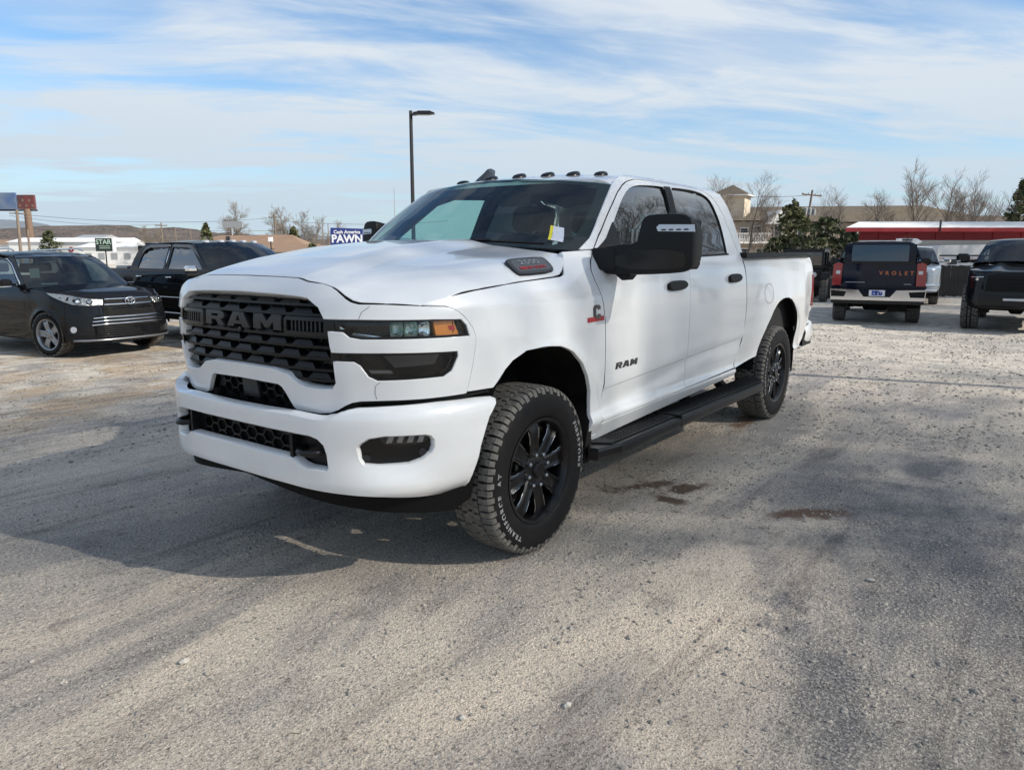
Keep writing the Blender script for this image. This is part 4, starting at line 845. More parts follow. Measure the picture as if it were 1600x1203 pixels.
# fine joints in the nose moulding
for s_ in (1,-1):
    for l in ([(.708,1.227),(.720,1.254),(.753,1.276)], [(.788,.962),(.768,.948),(.763,.918),(.770,.888)], [(1.205,.93),(1.0,.93)][:0]):
        if l: mb = MB(); mb.tube([tuple(off(body, -.0002)(s_*a, b)) for a, b in l], .0010, 4); mb.build('moulding_joint', M['badgeg'], T_)
# --- badges
def surf_text(txt, fn, u0, v0, size, m, nm, parent, dirs=1, bold=0., shear=0., lift=.0015, rot=0., sx=1., spacing=1.):
    V, F = text_mesh(txt, 1., bold=bold, shear=shear, extrude=.02, spacing=spacing); P = V*size; P[:,0] *= sx; c, s = math.cos(rot), math.sin(rot)
    U = u0+dirs*(P[:,0]*c-P[:,1]*s); W_ = v0+P[:,0]*s+P[:,1]*c; base = fn(U, W_); top = off(fn, -lift)(U, W_)
    return make(nm, np.where((V[:,2] > 0)[:,None], top, base), F, [m], parent)
for sg in (1,-1):
    grille_word(body, 2.412 if sg > 0 else -2.412-.29, .845, .036, .070, .014, M['badge'], 'door_letter', T_, d0=-.004, depth=.004, slant=.22)
    C_B = [(.9,.30),(.72,.30),(.72,.22),(.30,.22),(.30,.78),(.72,.78),(.72,.66),(1,.66),(1,.90),(.84,1.),(.20,1.),(0,.80),(0,.20),(.20,0),(.60,0),(.60,-.04),(.9,-.04),(1,.05),(1,.30)]
    panel('fender_emblem', off(body, -.006), [(sg*(2.146+a*.068), 1.150+b*.070) for a, b in C_B], res=.2, step=.05, m=[M['badge']], parent=T_, edge=[(.001,.001),(.001,.007)])
    panel('fender_nameplate', off(body, -.004), [(sg*a, b) for a, b in [(2.083,1.134),(2.252,1.136),(2.252,1.160),(2.083,1.157)]], res=.2, step=.05, m=[M['redbadge']], parent=T_, edge=[(.001,.001),(.001,.005)])
# hood side badge: a flat grey plaque, 2500 over HEAVY DUTY
def plaque(a, h, sg=1):
    a = np.asarray(a, float); h = np.asarray(h, float); a, h = np.broadcast_arrays(a, h)
    return np.stack([a, sg*(-.916+.80*h), 1.404+.60*h+.035*(a-.1)], -1)
BZ = [(-.085,.100),(-.035,.112),(.222,.112),(.246,.095),(.240,.030),(.205,-.004),(-.065,-.006),(-.090,.016)]
BI = [(-.064,.088),(-.026,.100),(.212,.100),(.228,.086),(.222,.032),(.196,.010),(-.058,.008),(-.072,.022)]
M['numeral'] = mat('badge_numeral', (.26,.27,.28), .35, .6)
for sg in (1,-1):
    fh = (lambda a, h: plaque(a, h, 1)) if sg > 0 else (lambda a, h: plaque(-np.asarray(a, float), h, -1)); q = lambda p: [(sg*a, b) for a, b in p]
    b_ = panel('hood_badge', fh, q(chaikin(BZ, 1)), res=.1, step=.02, m=[M['badgeg']], parent=T_, edge=[(.002,.002),(.003,.028)])
    panel('badge_inset', off(fh, -.001), q(BI), res=.1, step=.03, m=[M['badge']], parent=b_, edge=None)
    surf_text('2500', off(fh, -.0015), sg*.078, .074, .044, M['numeral'], 'numeral', b_, bold=.03, sx=1.95, dirs=1)
    surf_text('HEAVY DUTY', off(fh, -.0015), sg*.070, .032, .027, M['redbadge'], 'lettering', b_, bold=.02, sx=1.35, dirs=1)
# --- fuel door
for sg in (1,):
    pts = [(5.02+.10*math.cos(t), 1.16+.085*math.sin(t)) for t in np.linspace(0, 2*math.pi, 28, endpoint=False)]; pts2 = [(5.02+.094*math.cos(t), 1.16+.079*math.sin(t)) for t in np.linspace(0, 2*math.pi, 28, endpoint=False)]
    panel('fuel_door_seam', off(body, -.0015), pts, [pts2], res=.2, step=.05, m=[mat('seam_shadow', (.30,.31,.32), .5)], parent=T_, edge=None, hedge=None)  # shade of the door joint drawn as a flat grey ring
# --- door handles
for sg in (1,-1):
    for s0, s1, z in ((3.055,3.400,1.284),(4.110,4.425,1.302)):
        s0 += .01; s1 -= .075
        hp = chaikin([(s0,z-.022),(s0+.01,z+.026),(s1-.04,z+.027),(s1,z+.016),(s1+.012,z-.002),(s1-.05,z-.020)],1)
        panel('door_handle', off(body, -.026), [(sg*a, b) for a, b in hp], res=.03, step=.015, m=[M['plastic']], parent=T_, edge=[(.005,.003),(.008,.010),(.004,.028)])
# --- mirrors
for s_ in (-1,1):
    hd = chaikin([(.995,1.382),(.965,1.40),(.955,1.46),(.97,1.52),(1.06,1.532),(1.175,1.535),(1.19,1.60),(1.205,1.665),(1.235,1.684),(1.40,1.684),(1.448,1.672),(1.474,1.635),(1.480,1.56),(1.477,1.45),(1.460,1.415),(1.42,1.398),(1.20,1.385)],1)
    fx = lambda a, b: np.stack([.600+.05*((np.abs(np.asarray(a,float))-1.25)/.25)**2*.22+.07*((np.asarray(b,float)-1.53)/.16)**2*.16, -np.asarray(a,float), np.asarray(b,float)+0*np.asarray(a,float)], -1)
    # a>0 near side (y negative); orient outward to -x
    fy = lambda a, b: np.stack([fx(a,b)[...,0], np.asarray(a,float), np.asarray(b,float)+0*np.asarray(a,float)], -1)
    pts = [(s_*a, b) for a, b in hd]
    g = lambda a, b: fy(-np.asarray(a, float), b)
    pts = [(-s_*a, b) for a, b in hd]
    o = panel('side_mirror', g, pts, res=.03, step=.015, m=[M['plastic']], parent=T_, edge=[(.003,.003),(.007,.012),(.009,.06),(.004,.15)])
    lp = [(1.295,1.602),(1.285,1.622),(1.30,1.636),(1.485,1.632),(1.492,1.597)]
    panel('mirror_lamp', off(g, -.002), [(-s_*a, b) for a, b in lp], res=.03, step=.015, m=[M['clearw']], parent=o, edge=[(.0,.004)])
    for k in range(4):
        a = 1.312+k*.040; panel('lamp_cell', off(g, -.004), [(-s_*x, z) for x, z in [(a,1.605),(a+.004,1.612),(a+.024,1.612),(a+.028,1.605)]], res=.1, step=.02, m=[M['satin']], parent=o, edge=None)
    panel('arm_panel', off(g, -.003), [(-s_*x, z) for x, z in chaikin([(1.05,1.405),(1.05,1.50),(1.44,1.515),(1.455,1.43),(1.40,1.412)],1)], res=.05, step=.02, m=[M['satin']], parent=o, edge=[(.001,.001),(.001,.005)])
    mb = MB(); mb.bbox((.64,min(s_*1.215,s_*1.465),1.41),(.752,max(s_*1.215,s_*1.465),1.665),.01); mb.build('mirror_body', M['plastic'], o)
    mb = MB(); mb.box((.755,min(s_*1.225,s_*1.465),1.43),(.758,max(s_*1.225,s_*1.465),1.655)); mb.build('mirror_glass', M['chrome'], o)
    mb = MB(); mb.prism([(1.03,1.385),(1.14,1.385),(1.11,1.350),(1.08,1.348)], lambda a, b: (.63,s_*a,b), lambda a, b: (.70,s_*a,b)); mb.bbox((.60,min(s_*.90,s_*1.05),1.40),(.72,max(s_*.90,s_*1.05),1.52),.01); mb.build('mirror_bracket', M['plastic'], o)
    if s_ > 0: o.scale = (1,.52,1.04); o.location = (.25,.43,-.035)      # far one squashed sideways and shifted back to match its image pixels
sides('mirror_sail', off(body, -.006), [(2.31,1.50),(2.36,1.425),(2.45,1.41),(2.60,1.46),(2.585,1.665),(2.46,1.575)], res=.04, step=.02, m=[M['plastic']], edge=[(.004,.005),(.005,.02)])
# --- roof marker lamps and antenna
for x, y in ((1.22,.53),(1.11,.19),(1.09,-.06),(1.11,-.27),(1.16,-.43),(1.24,-.585)):
    mb = MB(); n = 14; V = []; F = []
    for i in range(n):
        a = 2*math.pi*i/n
        for r, h in ((1.,0.),(.97,.010),(.78,.022),(.35,.029)): V.append((x+.062*r*math.cos(a)+(1-r)*.02, y+.040*r*math.sin(a), float(roof_z(x+.062*r*math.cos(a), y))+h-.004))
    for i in range(n):
        for j in range(3): F.append((i*4+j,((i+1)%n)*4+j,((i+1)%n)*4+j+1,i*4+j+1))
    F.append(tuple(i*4+3 for i in range(n))); mb.add(V, F); mb.build('roof_marker_lamp', M['satin'], T_, True)
V = []; F = []; n = 10
for i in range(n):   # shark fin
    t = i/(n-1); x = 1.18+.20*t; h = .088*min(1, (t*1.7))**.8*(1 if t < .8 else 1-(t-.8)*.8); w_ = .034*math.sin(math.pi*min(max(t*.9+.08,0),1))**.5+.004; zb = float(roof_z(x, .30))-.004
    V += [(x,.38-w_,zb),(x+.01,.38-w_*.5,zb+h*.7),(x+.02,.38,zb+h),(x+.01,.38+w_*.5,zb+h*.7),(x,.38+w_,zb)]
for i in range(n-1):
    for j in range(4): F.append((i*5+j,(i+1)*5+j,(i+1)*5+j+1,i*5+j+1))
F += [(0,1,2,3,4),(45,46,47,48,49)]
make('antenna_fin', V, F, [M['badge']], T_, True)
# --- running boards
for s_ in (-1,1):
    mb = MB(); ol = [(.74,.895),(.52,.945),(.41,1.02),(.425,1.075),(.62,1.115),(3.02,1.115),(3.16,1.06),(3.28,.905),(3.26,.895)]
    lv = [(.0,.385,-.012),(.0,.405,0),(.0,.440,.003),(.0,.455,-.008)]; n = len(ol); cx_, cy_ = 1.8, .98; V = []; F = []
    for _, z, g_ in lv:
        for a, b in ol: V.append((a+(g_ if a > 1.8 else -g_), s_*(b+(g_ if b > .98 else -g_)), z))
    for k in range(3):
        for i in range(n): F.append((k*n+i, k*n+(i+1)%n, (k+1)*n+(i+1)%n, (k+1)*n+i))
    F += [tuple(range(n-1,-1,-1)), tuple(range(3*n,4*n))]; mb.add(V, F); rb = mb.build('running_board', M['satin'], T_)
    rb.data.flip_normals() if s_ > 0 else None
    for a0, a1 in ((.50,1.405),(1.43,3.17)):
        mb = MB()
        o0 = .10 if a0 < 1 else 0; mb.prism([(a0+o0,.905),(a0,.985),(a0+.06,1.078),(a1-.0,1.078),(a1-(0 if a0 < 1 else .0),.905)] if a0 < 1 else [(a0,.905),(a0,1.078),(a1-.08,1.078),(a1,1.03),(a1+.06,.905)], lambda a, b: (a, s_*b, .455), lambda a, b: (a, s_*b, .463))
        for k in range(int((a1-a0-.12)/.034)):
            for r in range(6):
                x = a0+.13+k*.034+(.017 if r % 2 else 0); y = .918+r*.026
                if x < a1-.05: mb.prism([(x,y),(x+.024,y),(x+.024,y+.010),(x,y+.010)], lambda a, b: (a, s_*b, .463), lambda a, b: (a, s_*b, .4665))
        mb.build('step_pad', M['plastic'], rb)
    mb = MB(); mb.box((1.41,s_*1.005-.112,.40),(1.425,s_*.98+.137,.470)); mb.build('joint_gap', M['gap'], rb)
    for x in (.62,1.22,2.02,2.72):
        mb = MB(); mb.prism([(x-.05,.60),(x+.05,.60),(x+.03,.42),(x-.03,.42)], lambda a, b: (a, s_*(.70 if b > .5 else .86), b), lambda a, b: (a, s_*(.76 if b > .5 else .95), b)); mb.build('bracket', M['dark'], rb)
# ================================================================== wheels
def make_wheel(parent, loc, lug8=True, R=.425, rimR=.262, W=.262, spokes=8, rimm='rim', lettering=True, tread_n=72, flip=False, spokew=1., mill=True, capm=None, hub_r=.062, white=True):
    """axle along y, outer face at y=-W/2 towards -y; sub-parts under the wheel"""
    rm = M[rimm]; mb = MB(); h = W/2
    mb.lathe([(rimR+.008,-h+.012),(rimR+.006,-h+.006),(rimR-.010,-h+.010),(rimR-.022,-h+.030),(rimR-.030,-h+.075),(rimR-.040,0),(rimR-.035,h-.05),(rimR+.006,h-.02)], 64)
    # dish and spokes
    d0 = -h+.030
    mb.lathe([(.0,d0+.000),(hub_r*.9,d0+.0),(hub_r+.030,d0+.012),(hub_r+.034,d0+.05),(0,d0+.07)], 40)
    for k in range(spokes):
        a = 2*math.pi*k/spokes+math.pi/spokes*.35; ca, sa = math.cos(a), math.sin(a)
        prof = [(hub_r+.010,.040*spokew,.012),(.12,.040*spokew,.003),(.18,.041*spokew,.0),(.215,.048*spokew,.002),(rimR-.014,.066*spokew,.012)]
        V = []; F = []
        for r, w, dy in prof:
            for t, y in ((-w,dy+.030),(-w*.95,dy+.004),(-w*.70,dy-.004),(-w*.45,dy+.006),(w*.45,dy+.006),(w*.70,dy-.004),(w*.95,dy+.004),(w,dy+.030)):
                V.append((r*ca-t*sa, d0+y, r*sa+t*ca))
        m = 8
        for i in range(len(prof)-1):
            for j in range(m-1): F.append((i*m+j,i*m+j+1,(i+1)*m+j+1,(i+1)*m+j))
        mb.add(V, F)
    w = mb.build('wheel', rm, parent, True, 32); w.location = loc
    if flip: w.rotation_euler = (0,0,math.pi)
    if mill:
        mb = MB()
        for k in range(spokes):
            a = 2*math.pi*k/spokes+math.pi/spokes*.35; ca, sa = math.cos(a), math.sin(a)
            for sd in (-1,1):
                pts = []
                for r, wd, dy in ((.145,.0405,.004),(.18,.0415,.0),(.213,.048,.002)):
                    t = sd*wd*spokew*.93; pts.append((r*ca-t*sa, d0+dy+.0015, r*sa+t*ca))
                mb.tube(pts, .0011, 4)
        mb.build('milled_line', M['mill'], w)
    mb = MB(); mb.lathe([(.0,d0-.018),(.034,d0-.018),(.040,d0-.012),(.043,d0+.01),(.047,d0+.012),(.047,d0+.03)] if lug8 else [(0,d0-.004),(.028,d0-.004),(.032,d0+.004)], 24); mb.build('hub_cap', M[capm or rimm], w, True, 40)
    n = 8 if lug8 else 5; rl = .0825 if lug8 else .055
    for k in range(n):
        a = 2*math.pi*(k+.3)/n; mb = MB(); x, z = rl*math.cos(a), rl*math.sin(a); mb.tube([(x,d0+.02,z),(x,d0-.010,z),(x,d0-.016,z)], [.0115,.0105,.006], 6)
        mb.build('lug_nut', M['lug'] if lug8 else M['alu'], w)
    mb = MB(); mb.lathe([(.08,.0),(.17,.0),(.17,.02),(.08,.02)], 30, (0,-h+.11,0)); mb.box((-.06,-h+.09,.09),(.06,-h+.16,.20)); mb.build('brake_disc', mat('brake_steel', (.12,.12,.12), .45, .9) if 'brake_steel' not in bpy.data.materials else bpy.data.materials['brake_steel'], w)
    # tyre carcass
    mb = MB(); rb = R-.012
    S = [(rimR+.004,-h+.024),(rimR+.006,-h+.012),(rimR+.016,-h+.006),(rimR+.040,-h+.001),(rimR+.075,-h-.001),(R-.062,-h+.001),(R-.038,-h+.006),(R-.022,-h+.014),(rb-.001,-h+.030),(rb,-h+.05)]
    mb.lathe(S+[(r,-y) for r, y in S[::-1]], 96); mb.build('tyre', M['rubber'], w, True)
    # tread blocks: shoulder lugs and three staggered inner ribs
    if tread_n:
        mb = MB(); rows = [(-h+.020,-h+.072,.0),( -h+.079,-h+.118,.5),(-.022,.022,.2),(h-.118,h-.079,.7),(h-.072,h-.020,.45)]
        for ri, (y0, y1, ph) in enumerate(rows):
            for k in range(tread_n):
                p = 2*math.pi/tread_n; a0 = (k+ph)*p; g = .22*p; wv = .16*p*(1 if k % 2 else -1)
                sh = ri in (0,4); out = y0 if ri == 0 else y1
                A = [(a0+g*.5,y0),(a0+p-g*.5,y0),(a0+p-g*.5+wv*.6,(y0+y1)/2+(.004 if k % 2 else -.004)),(a0+p-g*.5,y1),(a0+g*.5,y1),(a0+g*.5+wv*.6,(y0+y1)/2+(.004 if k % 2 else -.004))]
                top = R-.001-(.0015 if sh else 0)
                V = [(rb*math.cos(a)-.0, y, rb*math.sin(a)) for a, y in A]+[((top-(.006 if (sh and y == out) else 0))*math.cos(a), y, (top-(.006 if (sh and y == out) else 0))*math.sin(a)) for a, y in A]
                mb.add(V, [tuple(range(6,12))]+[(i,(i+1)%6,6+(i+1)%6,6+i) for i in range(6)])
                if sh:   # lug runs down the side wall
                    sg = -1 if ri == 0 else 1; ln = .040 if k % 2 else .028; a1, a2 = a0+g*.6, a0+p-g*.6; yo = out
                    V = []
                    for a in (a1, a2):
                        for r, y in ((R-.007,yo),(R-.016,yo+sg*.009),(R-ln,yo+sg*.0165),(R-ln-.003,yo+sg*.008),(R-.014,yo-sg*.004)): V.append((r*math.cos(a), y, r*math.sin(a)))
                    mb.add(V, [(0,5,6,1),(1,6,7,2),(2,7,8,3),(0,1,2,3,4),(9,8,7,6,5)])
        mb.build('tread', M['tread'], w)
    if lettering:
        def arc(txt, a_mid, size, r0, outl=True):
            V, F = text_mesh(txt, 1., outline=outl, width=.016, spacing=1.42); V = V*size
            # outer face seen from -y with x to the right: clockwise reading, tops outward
            ang = a_mid-V[:,0]/r0; r = r0+V[:,1]; P = np.stack([r*np.cos(ang), -h-.0005-np.clip(V[:,2], -1, 1)*.6, r*np.sin(ang)], 1); return P, F
        for txt, a in (('FIRESTONE', math.radians(12)), ('TRANSFORCE', math.radians(213)), ('AT', math.radians(174))):
            mb = MB(); P, F = arc(txt, a, .040, .348); mb.add(P, F); mb.build('tyre_lettering', M['letter'], w)
    return w
wf = make_wheel(T_, (0.0,-.869,.425))
wr = copy_tree(wf, T_); wr.location = (3.79,-.869,.425); wr.rotation_euler = (0,.6,0)
for x, a in ((0.0,.3),(3.79,1.1)):
    c = copy_tree(wf, T_); c.location = (x,.869,.425); c.rotation_euler = (0,a,math.pi)
# ================================================================== the other vehicles
def vehicle(name, label, cat, V, loc, deg, pm, sp, group=None, wheel=None, gm='glass_d', extra_z=0.):
    root = thing(name, label, cat, loc, math.radians(deg), group); m = M[pm]; W = V.W; s0 = V.s0; S = lambda pts: [(x+s0, z) for x, z in pts]
    zf, zr, crown, xc = sp['hood']      # edge height at the nose, at the cowl, crown, cowl X
    ez = extra_z
    B0 = V
    if ez:
        def Bf(s, z): p = V(s, np.asarray(z, float)); return p+np.array([0,0,ez])
        B = Bf
    else: B = V
    def hz(X, Y):
        X = np.asarray(X, float); t = np.clip(X/xc, 0, 1.2); q = np.abs(Y)/W
        return zf+(zr-zf)*t**.7+crown*(1-np.clip(q, 0, 1.05)**3.)*(.55+.45*np.clip(t*2.5, 0, 1))+sp.get('bulge', 0)*np.exp(-((q-.42)/.12)**2)*np.clip(t*2, 0, 1)+0*Y
    hood_f = lambda X, Y: np.stack(np.broadcast_arrays(np.asarray(X,float), np.asarray(Y,float), hz(X, Y)+ez), -1)
    def edge_pts(a, b, n):
        r = []
        for s in np.linspace(a, b, n):
            z = zf
            for _ in range(6): p = V(s, z); z = float(hz(p[0], p[1]))
            r.append((float(s), z))
        return r
    sc = xc-.12+s0; nose = edge_pts(0, sc, 34)
    sn = float(np.interp(sp.get('xs', .45), V.C.x[:700], V.C.S[:700]))                                              # where fascia ends and side starts
    ftop = [p for p in nose if p[0] <= sn]; stop = [p for p in nose if p[0] > sn]; ztn = float(np.interp(sn, [p[0] for p in nose], [p[1] for p in nose]))
    fb = sp['fbot']; fo = ftop+[(sn-.004, ztn)]+[(sn-.004, fb[1][1])]+[(fb[1][0], fb[1][1]), fb[0]]
    fo = fo+[(-a, b) for a, b in fo[::-1][1:-1]]
    panel('front_fascia', B, fo, res=.07, step=.03, m=[m], parent=root)
    hpts = [tuple(V(a, b)[:2]+np.array([.012, 0])*1.0) for a, b in nose]; hpts = [(x, y*.992) for x, y in hpts]
    ho = [(x, y) for x, y in hpts]+[(xc+.02, -.55*W), (xc-.06, 0)]; ho = ho+[(x, -y) for x, y in ho[::-1][1:-1]]
    panel('hood', hood_f, ho, res=.09, step=.05, m=[m], parent=root, edge=[(.002,.003),(.003,.02)])
    side = stop+S(sp['upper'])+S(sp['lower'])+[(sn+.004, fb[1][1]), (sn+.004, ztn)]
    for mm in (False, True):
        panel('body_side', B, side, [S(w) for w in sp['windows']], res=.08, step=.025, m=[m, M['gap']], parent=root, mirror=mm, hedge=[(.002,.002),(.004,.02)], mis=[0,1])
        for w, g in zip(sp['windows'], sp.get('wg', [gm]*9)):
            c = np.mean(w, 0); panel('side_window', off(B, .016), S([tuple(c+(np.array(p)-c)*1.04) for p in w]), res=.2, step=.06, m=[M[g]], parent=root, mirror=mm, edge=None)
        for l in sp.get('seams', []):
            mb = MB(); ps = [tuple(off(B, -.001)(*((-1 if mm else 1)*(x+s0), z))) for x, z in l]
            mb.tube(ps, .0035, 4); mb.build('door_seam', M['gap'], root)
    # windshield between the pillar edges
    def ruled(E, bow, rise):
        E = np.array(S(E)); P = V(E[:,0], E[:,1])+np.array([0,0,ez]); k = np.linspace(0, 1, len(P))
        def f(v, t):
            v, t = np.broadcast_arrays(np.asarray(v,float), np.asarray(t,float)); g = lambda i: np.interp(v, k, P[:,i])
            return np.stack([g(0)-bow*(1-t*t), np.abs(g(1))*t, g(2)+rise*(1-t*t)], -1)
        return f, P
    wf_, P = ruled(sp['apillar'], sp.get('bow', .18), .04)
    panel('windshield', wf_, [(.0,-.995),(.0,.995),(1,.995),(1,-.995)], res=.12, step=.1, m=[M[gm]], parent=root, edge=None, n_eps=.004)
    # roof
    xr, yr = P[-1][0], abs(P[-1][1]); rz_, rx = sp['roof'], sp['roofx']
    def rfz(X, Y): c = np.interp(X, [a for a, _ in rz_], [b for _, b in rz_])+ez; yw = yr+.02; return c-.045*(np.abs(Y)/yw)**2.6
    rf = lambda X, Y: np.stack(np.broadcast_arrays(np.asarray(X,float), np.asarray(Y,float), rfz(X, Y)), -1)
    bw = sp.get('bow', .18); ro = [(xr-bw*(1-t*t), yr*t) for t in np.linspace(-1, 1, 9)]+[(rx[0], yr+.01), (rx[1], yr*.96), (rx[1]+.05, 0), (rx[1], -yr*.96), (rx[0], -yr-.01)]
    panel('roof', rf, ro, res=.15, step=.08, m=[m], parent=root)
    # dark interior and floor pan
    mb = MB(); x0, x1, x2 = sp['cabin']
    mb.box((x0,-W*.90,.42+ez),(x1,W*.90,sp['belt']-.12+ez)); mb.box((.35,-W*.66,.40+ez),(V.L-.3,W*.66,.62+ez)); mb.box((.30,-W*.62,.5+ez),(x0,W*.62,zf-.16+ez))
    for x in sp['seats']:
        for y in (-.38,.38): mb.bbox((x-.06,y-.24,sp['belt']-.3+ez),(x+.10,y+.24,sp['belt']+.16+ez), .04); mb.bbox((x-.04,y-.12,sp['belt']+.20+ez),(x+.06,y+.12,sp['belt']+.36+ez), .03)
    mb.box((x0,-W*.84,sp['belt']-.2+ez),(x0+.35,W*.84,sp['belt']-.04+ez)); mb.build('interior', M['interior'], root)
    mb = MB()
    for cx, cz in V.ar:
        for s_ in (-1,1):
            n = 14; Vv = []
            for k in range(n+1):
                a = math.pi*(1.08-1.16*k/n)
                for y in (W*.955, W*.5): Vv.append((cx+(V.r+.02)*math.cos(a), s_*y, cz+ez+(V.r+.02)*math.sin(a)))
            mb.add(Vv, [(2*k,2*k+1,2*k+3,2*k+2) for k in range(n)])
    o = mb.build('wheel_housing', M['dark'], root); tag(o, kind='stuff')
    wh = wheel or {}; R = wh.get('R', .38); first = None
    for cx, cz in V.ar:
        for s_ in (-1,1):
            y = s_*(-1)*(W-.02-wh.get('W', .24)/2+wh.get('poke', 0))
            if first is None: first = make_wheel(root, (cx, y, R), lug8=wh.get('lug8', False), R=R, rimR=wh.get('rimR', .235), W=wh.get('W', .24), spokes=wh.get('spokes', 5), rimm=wh.get('rimm', 'alu'), lettering=False, tread_n=wh.get('tn', 44), spokew=wh.get('sw', 1.5), mill=False); w = first
            else: w = copy_tree(first, root); w.location = (cx, y, R)
            w.rotation_euler = (0, cx, (0 if s_ > 0 else math.pi)+(math.radians(sp.get('steer', 0)) if cx < 2 else 0))
    return root, B, S
def patch(root, B, nm, pts, lift, mt, th=.012, both=False, par=None):
    r = None
    for k in ((1,-1) if both else (1,)):
        q = [(k*a, b) for a, b in pts]
        r = panel(nm, off(B, -lift), q, res=.12, step=.04, m=[M[mt]], parent=par or root, edge=[(.001,.001),(.002,th+lift)] if th else None)
    return r
def strip(root, B, nm, pts, r, mt, lift=.0, n=6, par=None):
    mb = MB(); mb.tube([tuple(off(B, -lift)(a, b)) for a, b in pts], r, n); return mb.build(nm, M[mt], par or root, True)
lin = lambda a, b, z0, z1, n=9: [(a+(b-a)*k/(n-1), z0+(z1-z0)*k/(n-1)) for k in range(n)]
def arcpts(cx, cz, r, a0, a1, n=11): return [(cx+r*math.cos(math.radians(a0+(a1-a0)*k/(n-1))), cz+r*math.sin(math.radians(a0+(a1-a0)*k/(n-1)))) for k in range(n)]
# ---------------------------------------------------------------- black suv on the left
L_ = 4.85
suv = dict(hood=(.97,1.095,.075,1.44), fbot=[(0,.245),(1.0,.275)], belt=1.15, cabin=(1.40,4.5,0), seats=(2.4,3.3), steer=10,
 upper=[(1.41,1.11),(1.56,1.205),(1.74,1.335),(1.92,1.475),(2.10,1.595),(2.26,1.658),(2.55,1.69),(3.2,1.69),(3.9,1.665),(4.3,1.60),(4.5,1.45),(4.65,1.25),(4.72,1.0)],
 lower=[(4.78,.7),(4.75,.35),(4.25,.30)]+arcpts(3.72,.37,.41,-10,190)+[(3.2,.26),(1.45,.26)]+arcpts(.93,.37,.41,-10,188),
 windows=[[(1.76,1.18),(1.93,1.335),(2.14,1.485),(2.30,1.56),(2.62,1.60),(2.62,1.16)],[(2.72,1.16),(2.72,1.605),(3.40,1.60),(3.48,1.52),(3.50,1.18)],[(3.60,1.19),(3.58,1.55),(4.10,1.52),(4.36,1.28),(4.30,1.22)]], wg=['glass_d','privacy2','privacy2'],
 apillar=[(1.43,1.115),(1.58,1.215),(1.76,1.348),(1.94,1.485),(2.13,1.605)], roof=[(1.8,1.62),(2.13,1.655),(2.35,1.705),(2.7,1.73),(3.4,1.725),(4.0,1.69),(4.6,1.60)], roofx=(2.6,4.35),
 seams=[[(1.42,.30),(1.46,.9),(1.44,1.10),(1.6,1.18)],[(2.67,.28),(2.67,1.6)],[(3.42,.5),(3.52,.9),(3.54,1.2)]])
M['privacy2'] = M['glass_p']
M['suv_lamp'] = mat('suv_lamp', (.42,.42,.40), .16, .9, coat=1., bump=(24,1.,.03))
suv_root, SB, SS = vehicle('parked_suv', 'black SUV with chrome barred grille on the gravel at the left edge', 'suv', SUVS, (3.15,9.45,-.2), 96, 'blackp', suv, group='dark vehicles parked side by side on the left', wheel=dict(R=.375,rimR=.25,W=.245,spokes=5,rimm='alu',sw=1.35))
patch(suv_root, SB, 'grille', [(-.43,.845),(-.395,.94),(.395,.94),(.43,.845),(.50,.52),(-.50,.52)], .002, 'gap', .0)
for z, w_, r_ in ((.945,.41,.012),(.862,.435,.014)): strip(suv_root, SB, 'chrome_bar', lin(-w_, w_, z-.0, z, 15), r_, 'chrome', .012)
for k, z in enumerate((.665,.610,.555)): strip(suv_root, SB, 'chrome_bar', [(-.62-.015*k,z-.012),(-.50,z-.004)]+lin(-.46,.46,z,z,9)+[(.50,z-.004),(.62+.015*k,z-.012)], .014, 'chrome', .015)
for k in range(5): strip(suv_root, SB, 'lower_grille_slat', lin(-.62,.62,.50-.036*k,.50-.036*k,11), .006, 'grille', .006)
for k in range(4): strip(suv_root, SB, 'upper_grille_slat', lin(-.44,.44,.81-.032*k,.81-.032*k,11), .005, 'grille', .006)
strip(suv_root, SB, 'skid_trim', lin(-.95,.95,.30,.30,15), .02, 'alu', .004)
mb = MB(); c = SB(0., .915)
for i in range(20):
    a = 2*math.pi*i/20; b_ = 2*math.pi*(i+1)/20
    for k, (ry, rz2) in enumerate(((.085,.058),)): mb.tube([(c[0]-.035, ry*math.cos(a), c[2]+rz2*math.sin(a)), (c[0]-.035, ry*math.cos(b_), c[2]+rz2*math.sin(b_))], .011, 5, False)
    mb.tube([(c[0]-.035, .030*math.cos(a), c[2]-.004+.050*math.sin(a)), (c[0]-.035, .030*math.cos(b_), c[2]-.004+.050*math.sin(b_))], .008, 5, False)
    mb.tube([(c[0]-.035, .062*math.cos(a), c[2]+.024+.024*math.sin(a)), (c[0]-.035, .062*math.cos(b_), c[2]+.024+.024*math.sin(b_))], .008, 5, False)
tag(mb.build('emblem', M['chrome'], suv_root, True), kind='stuff')
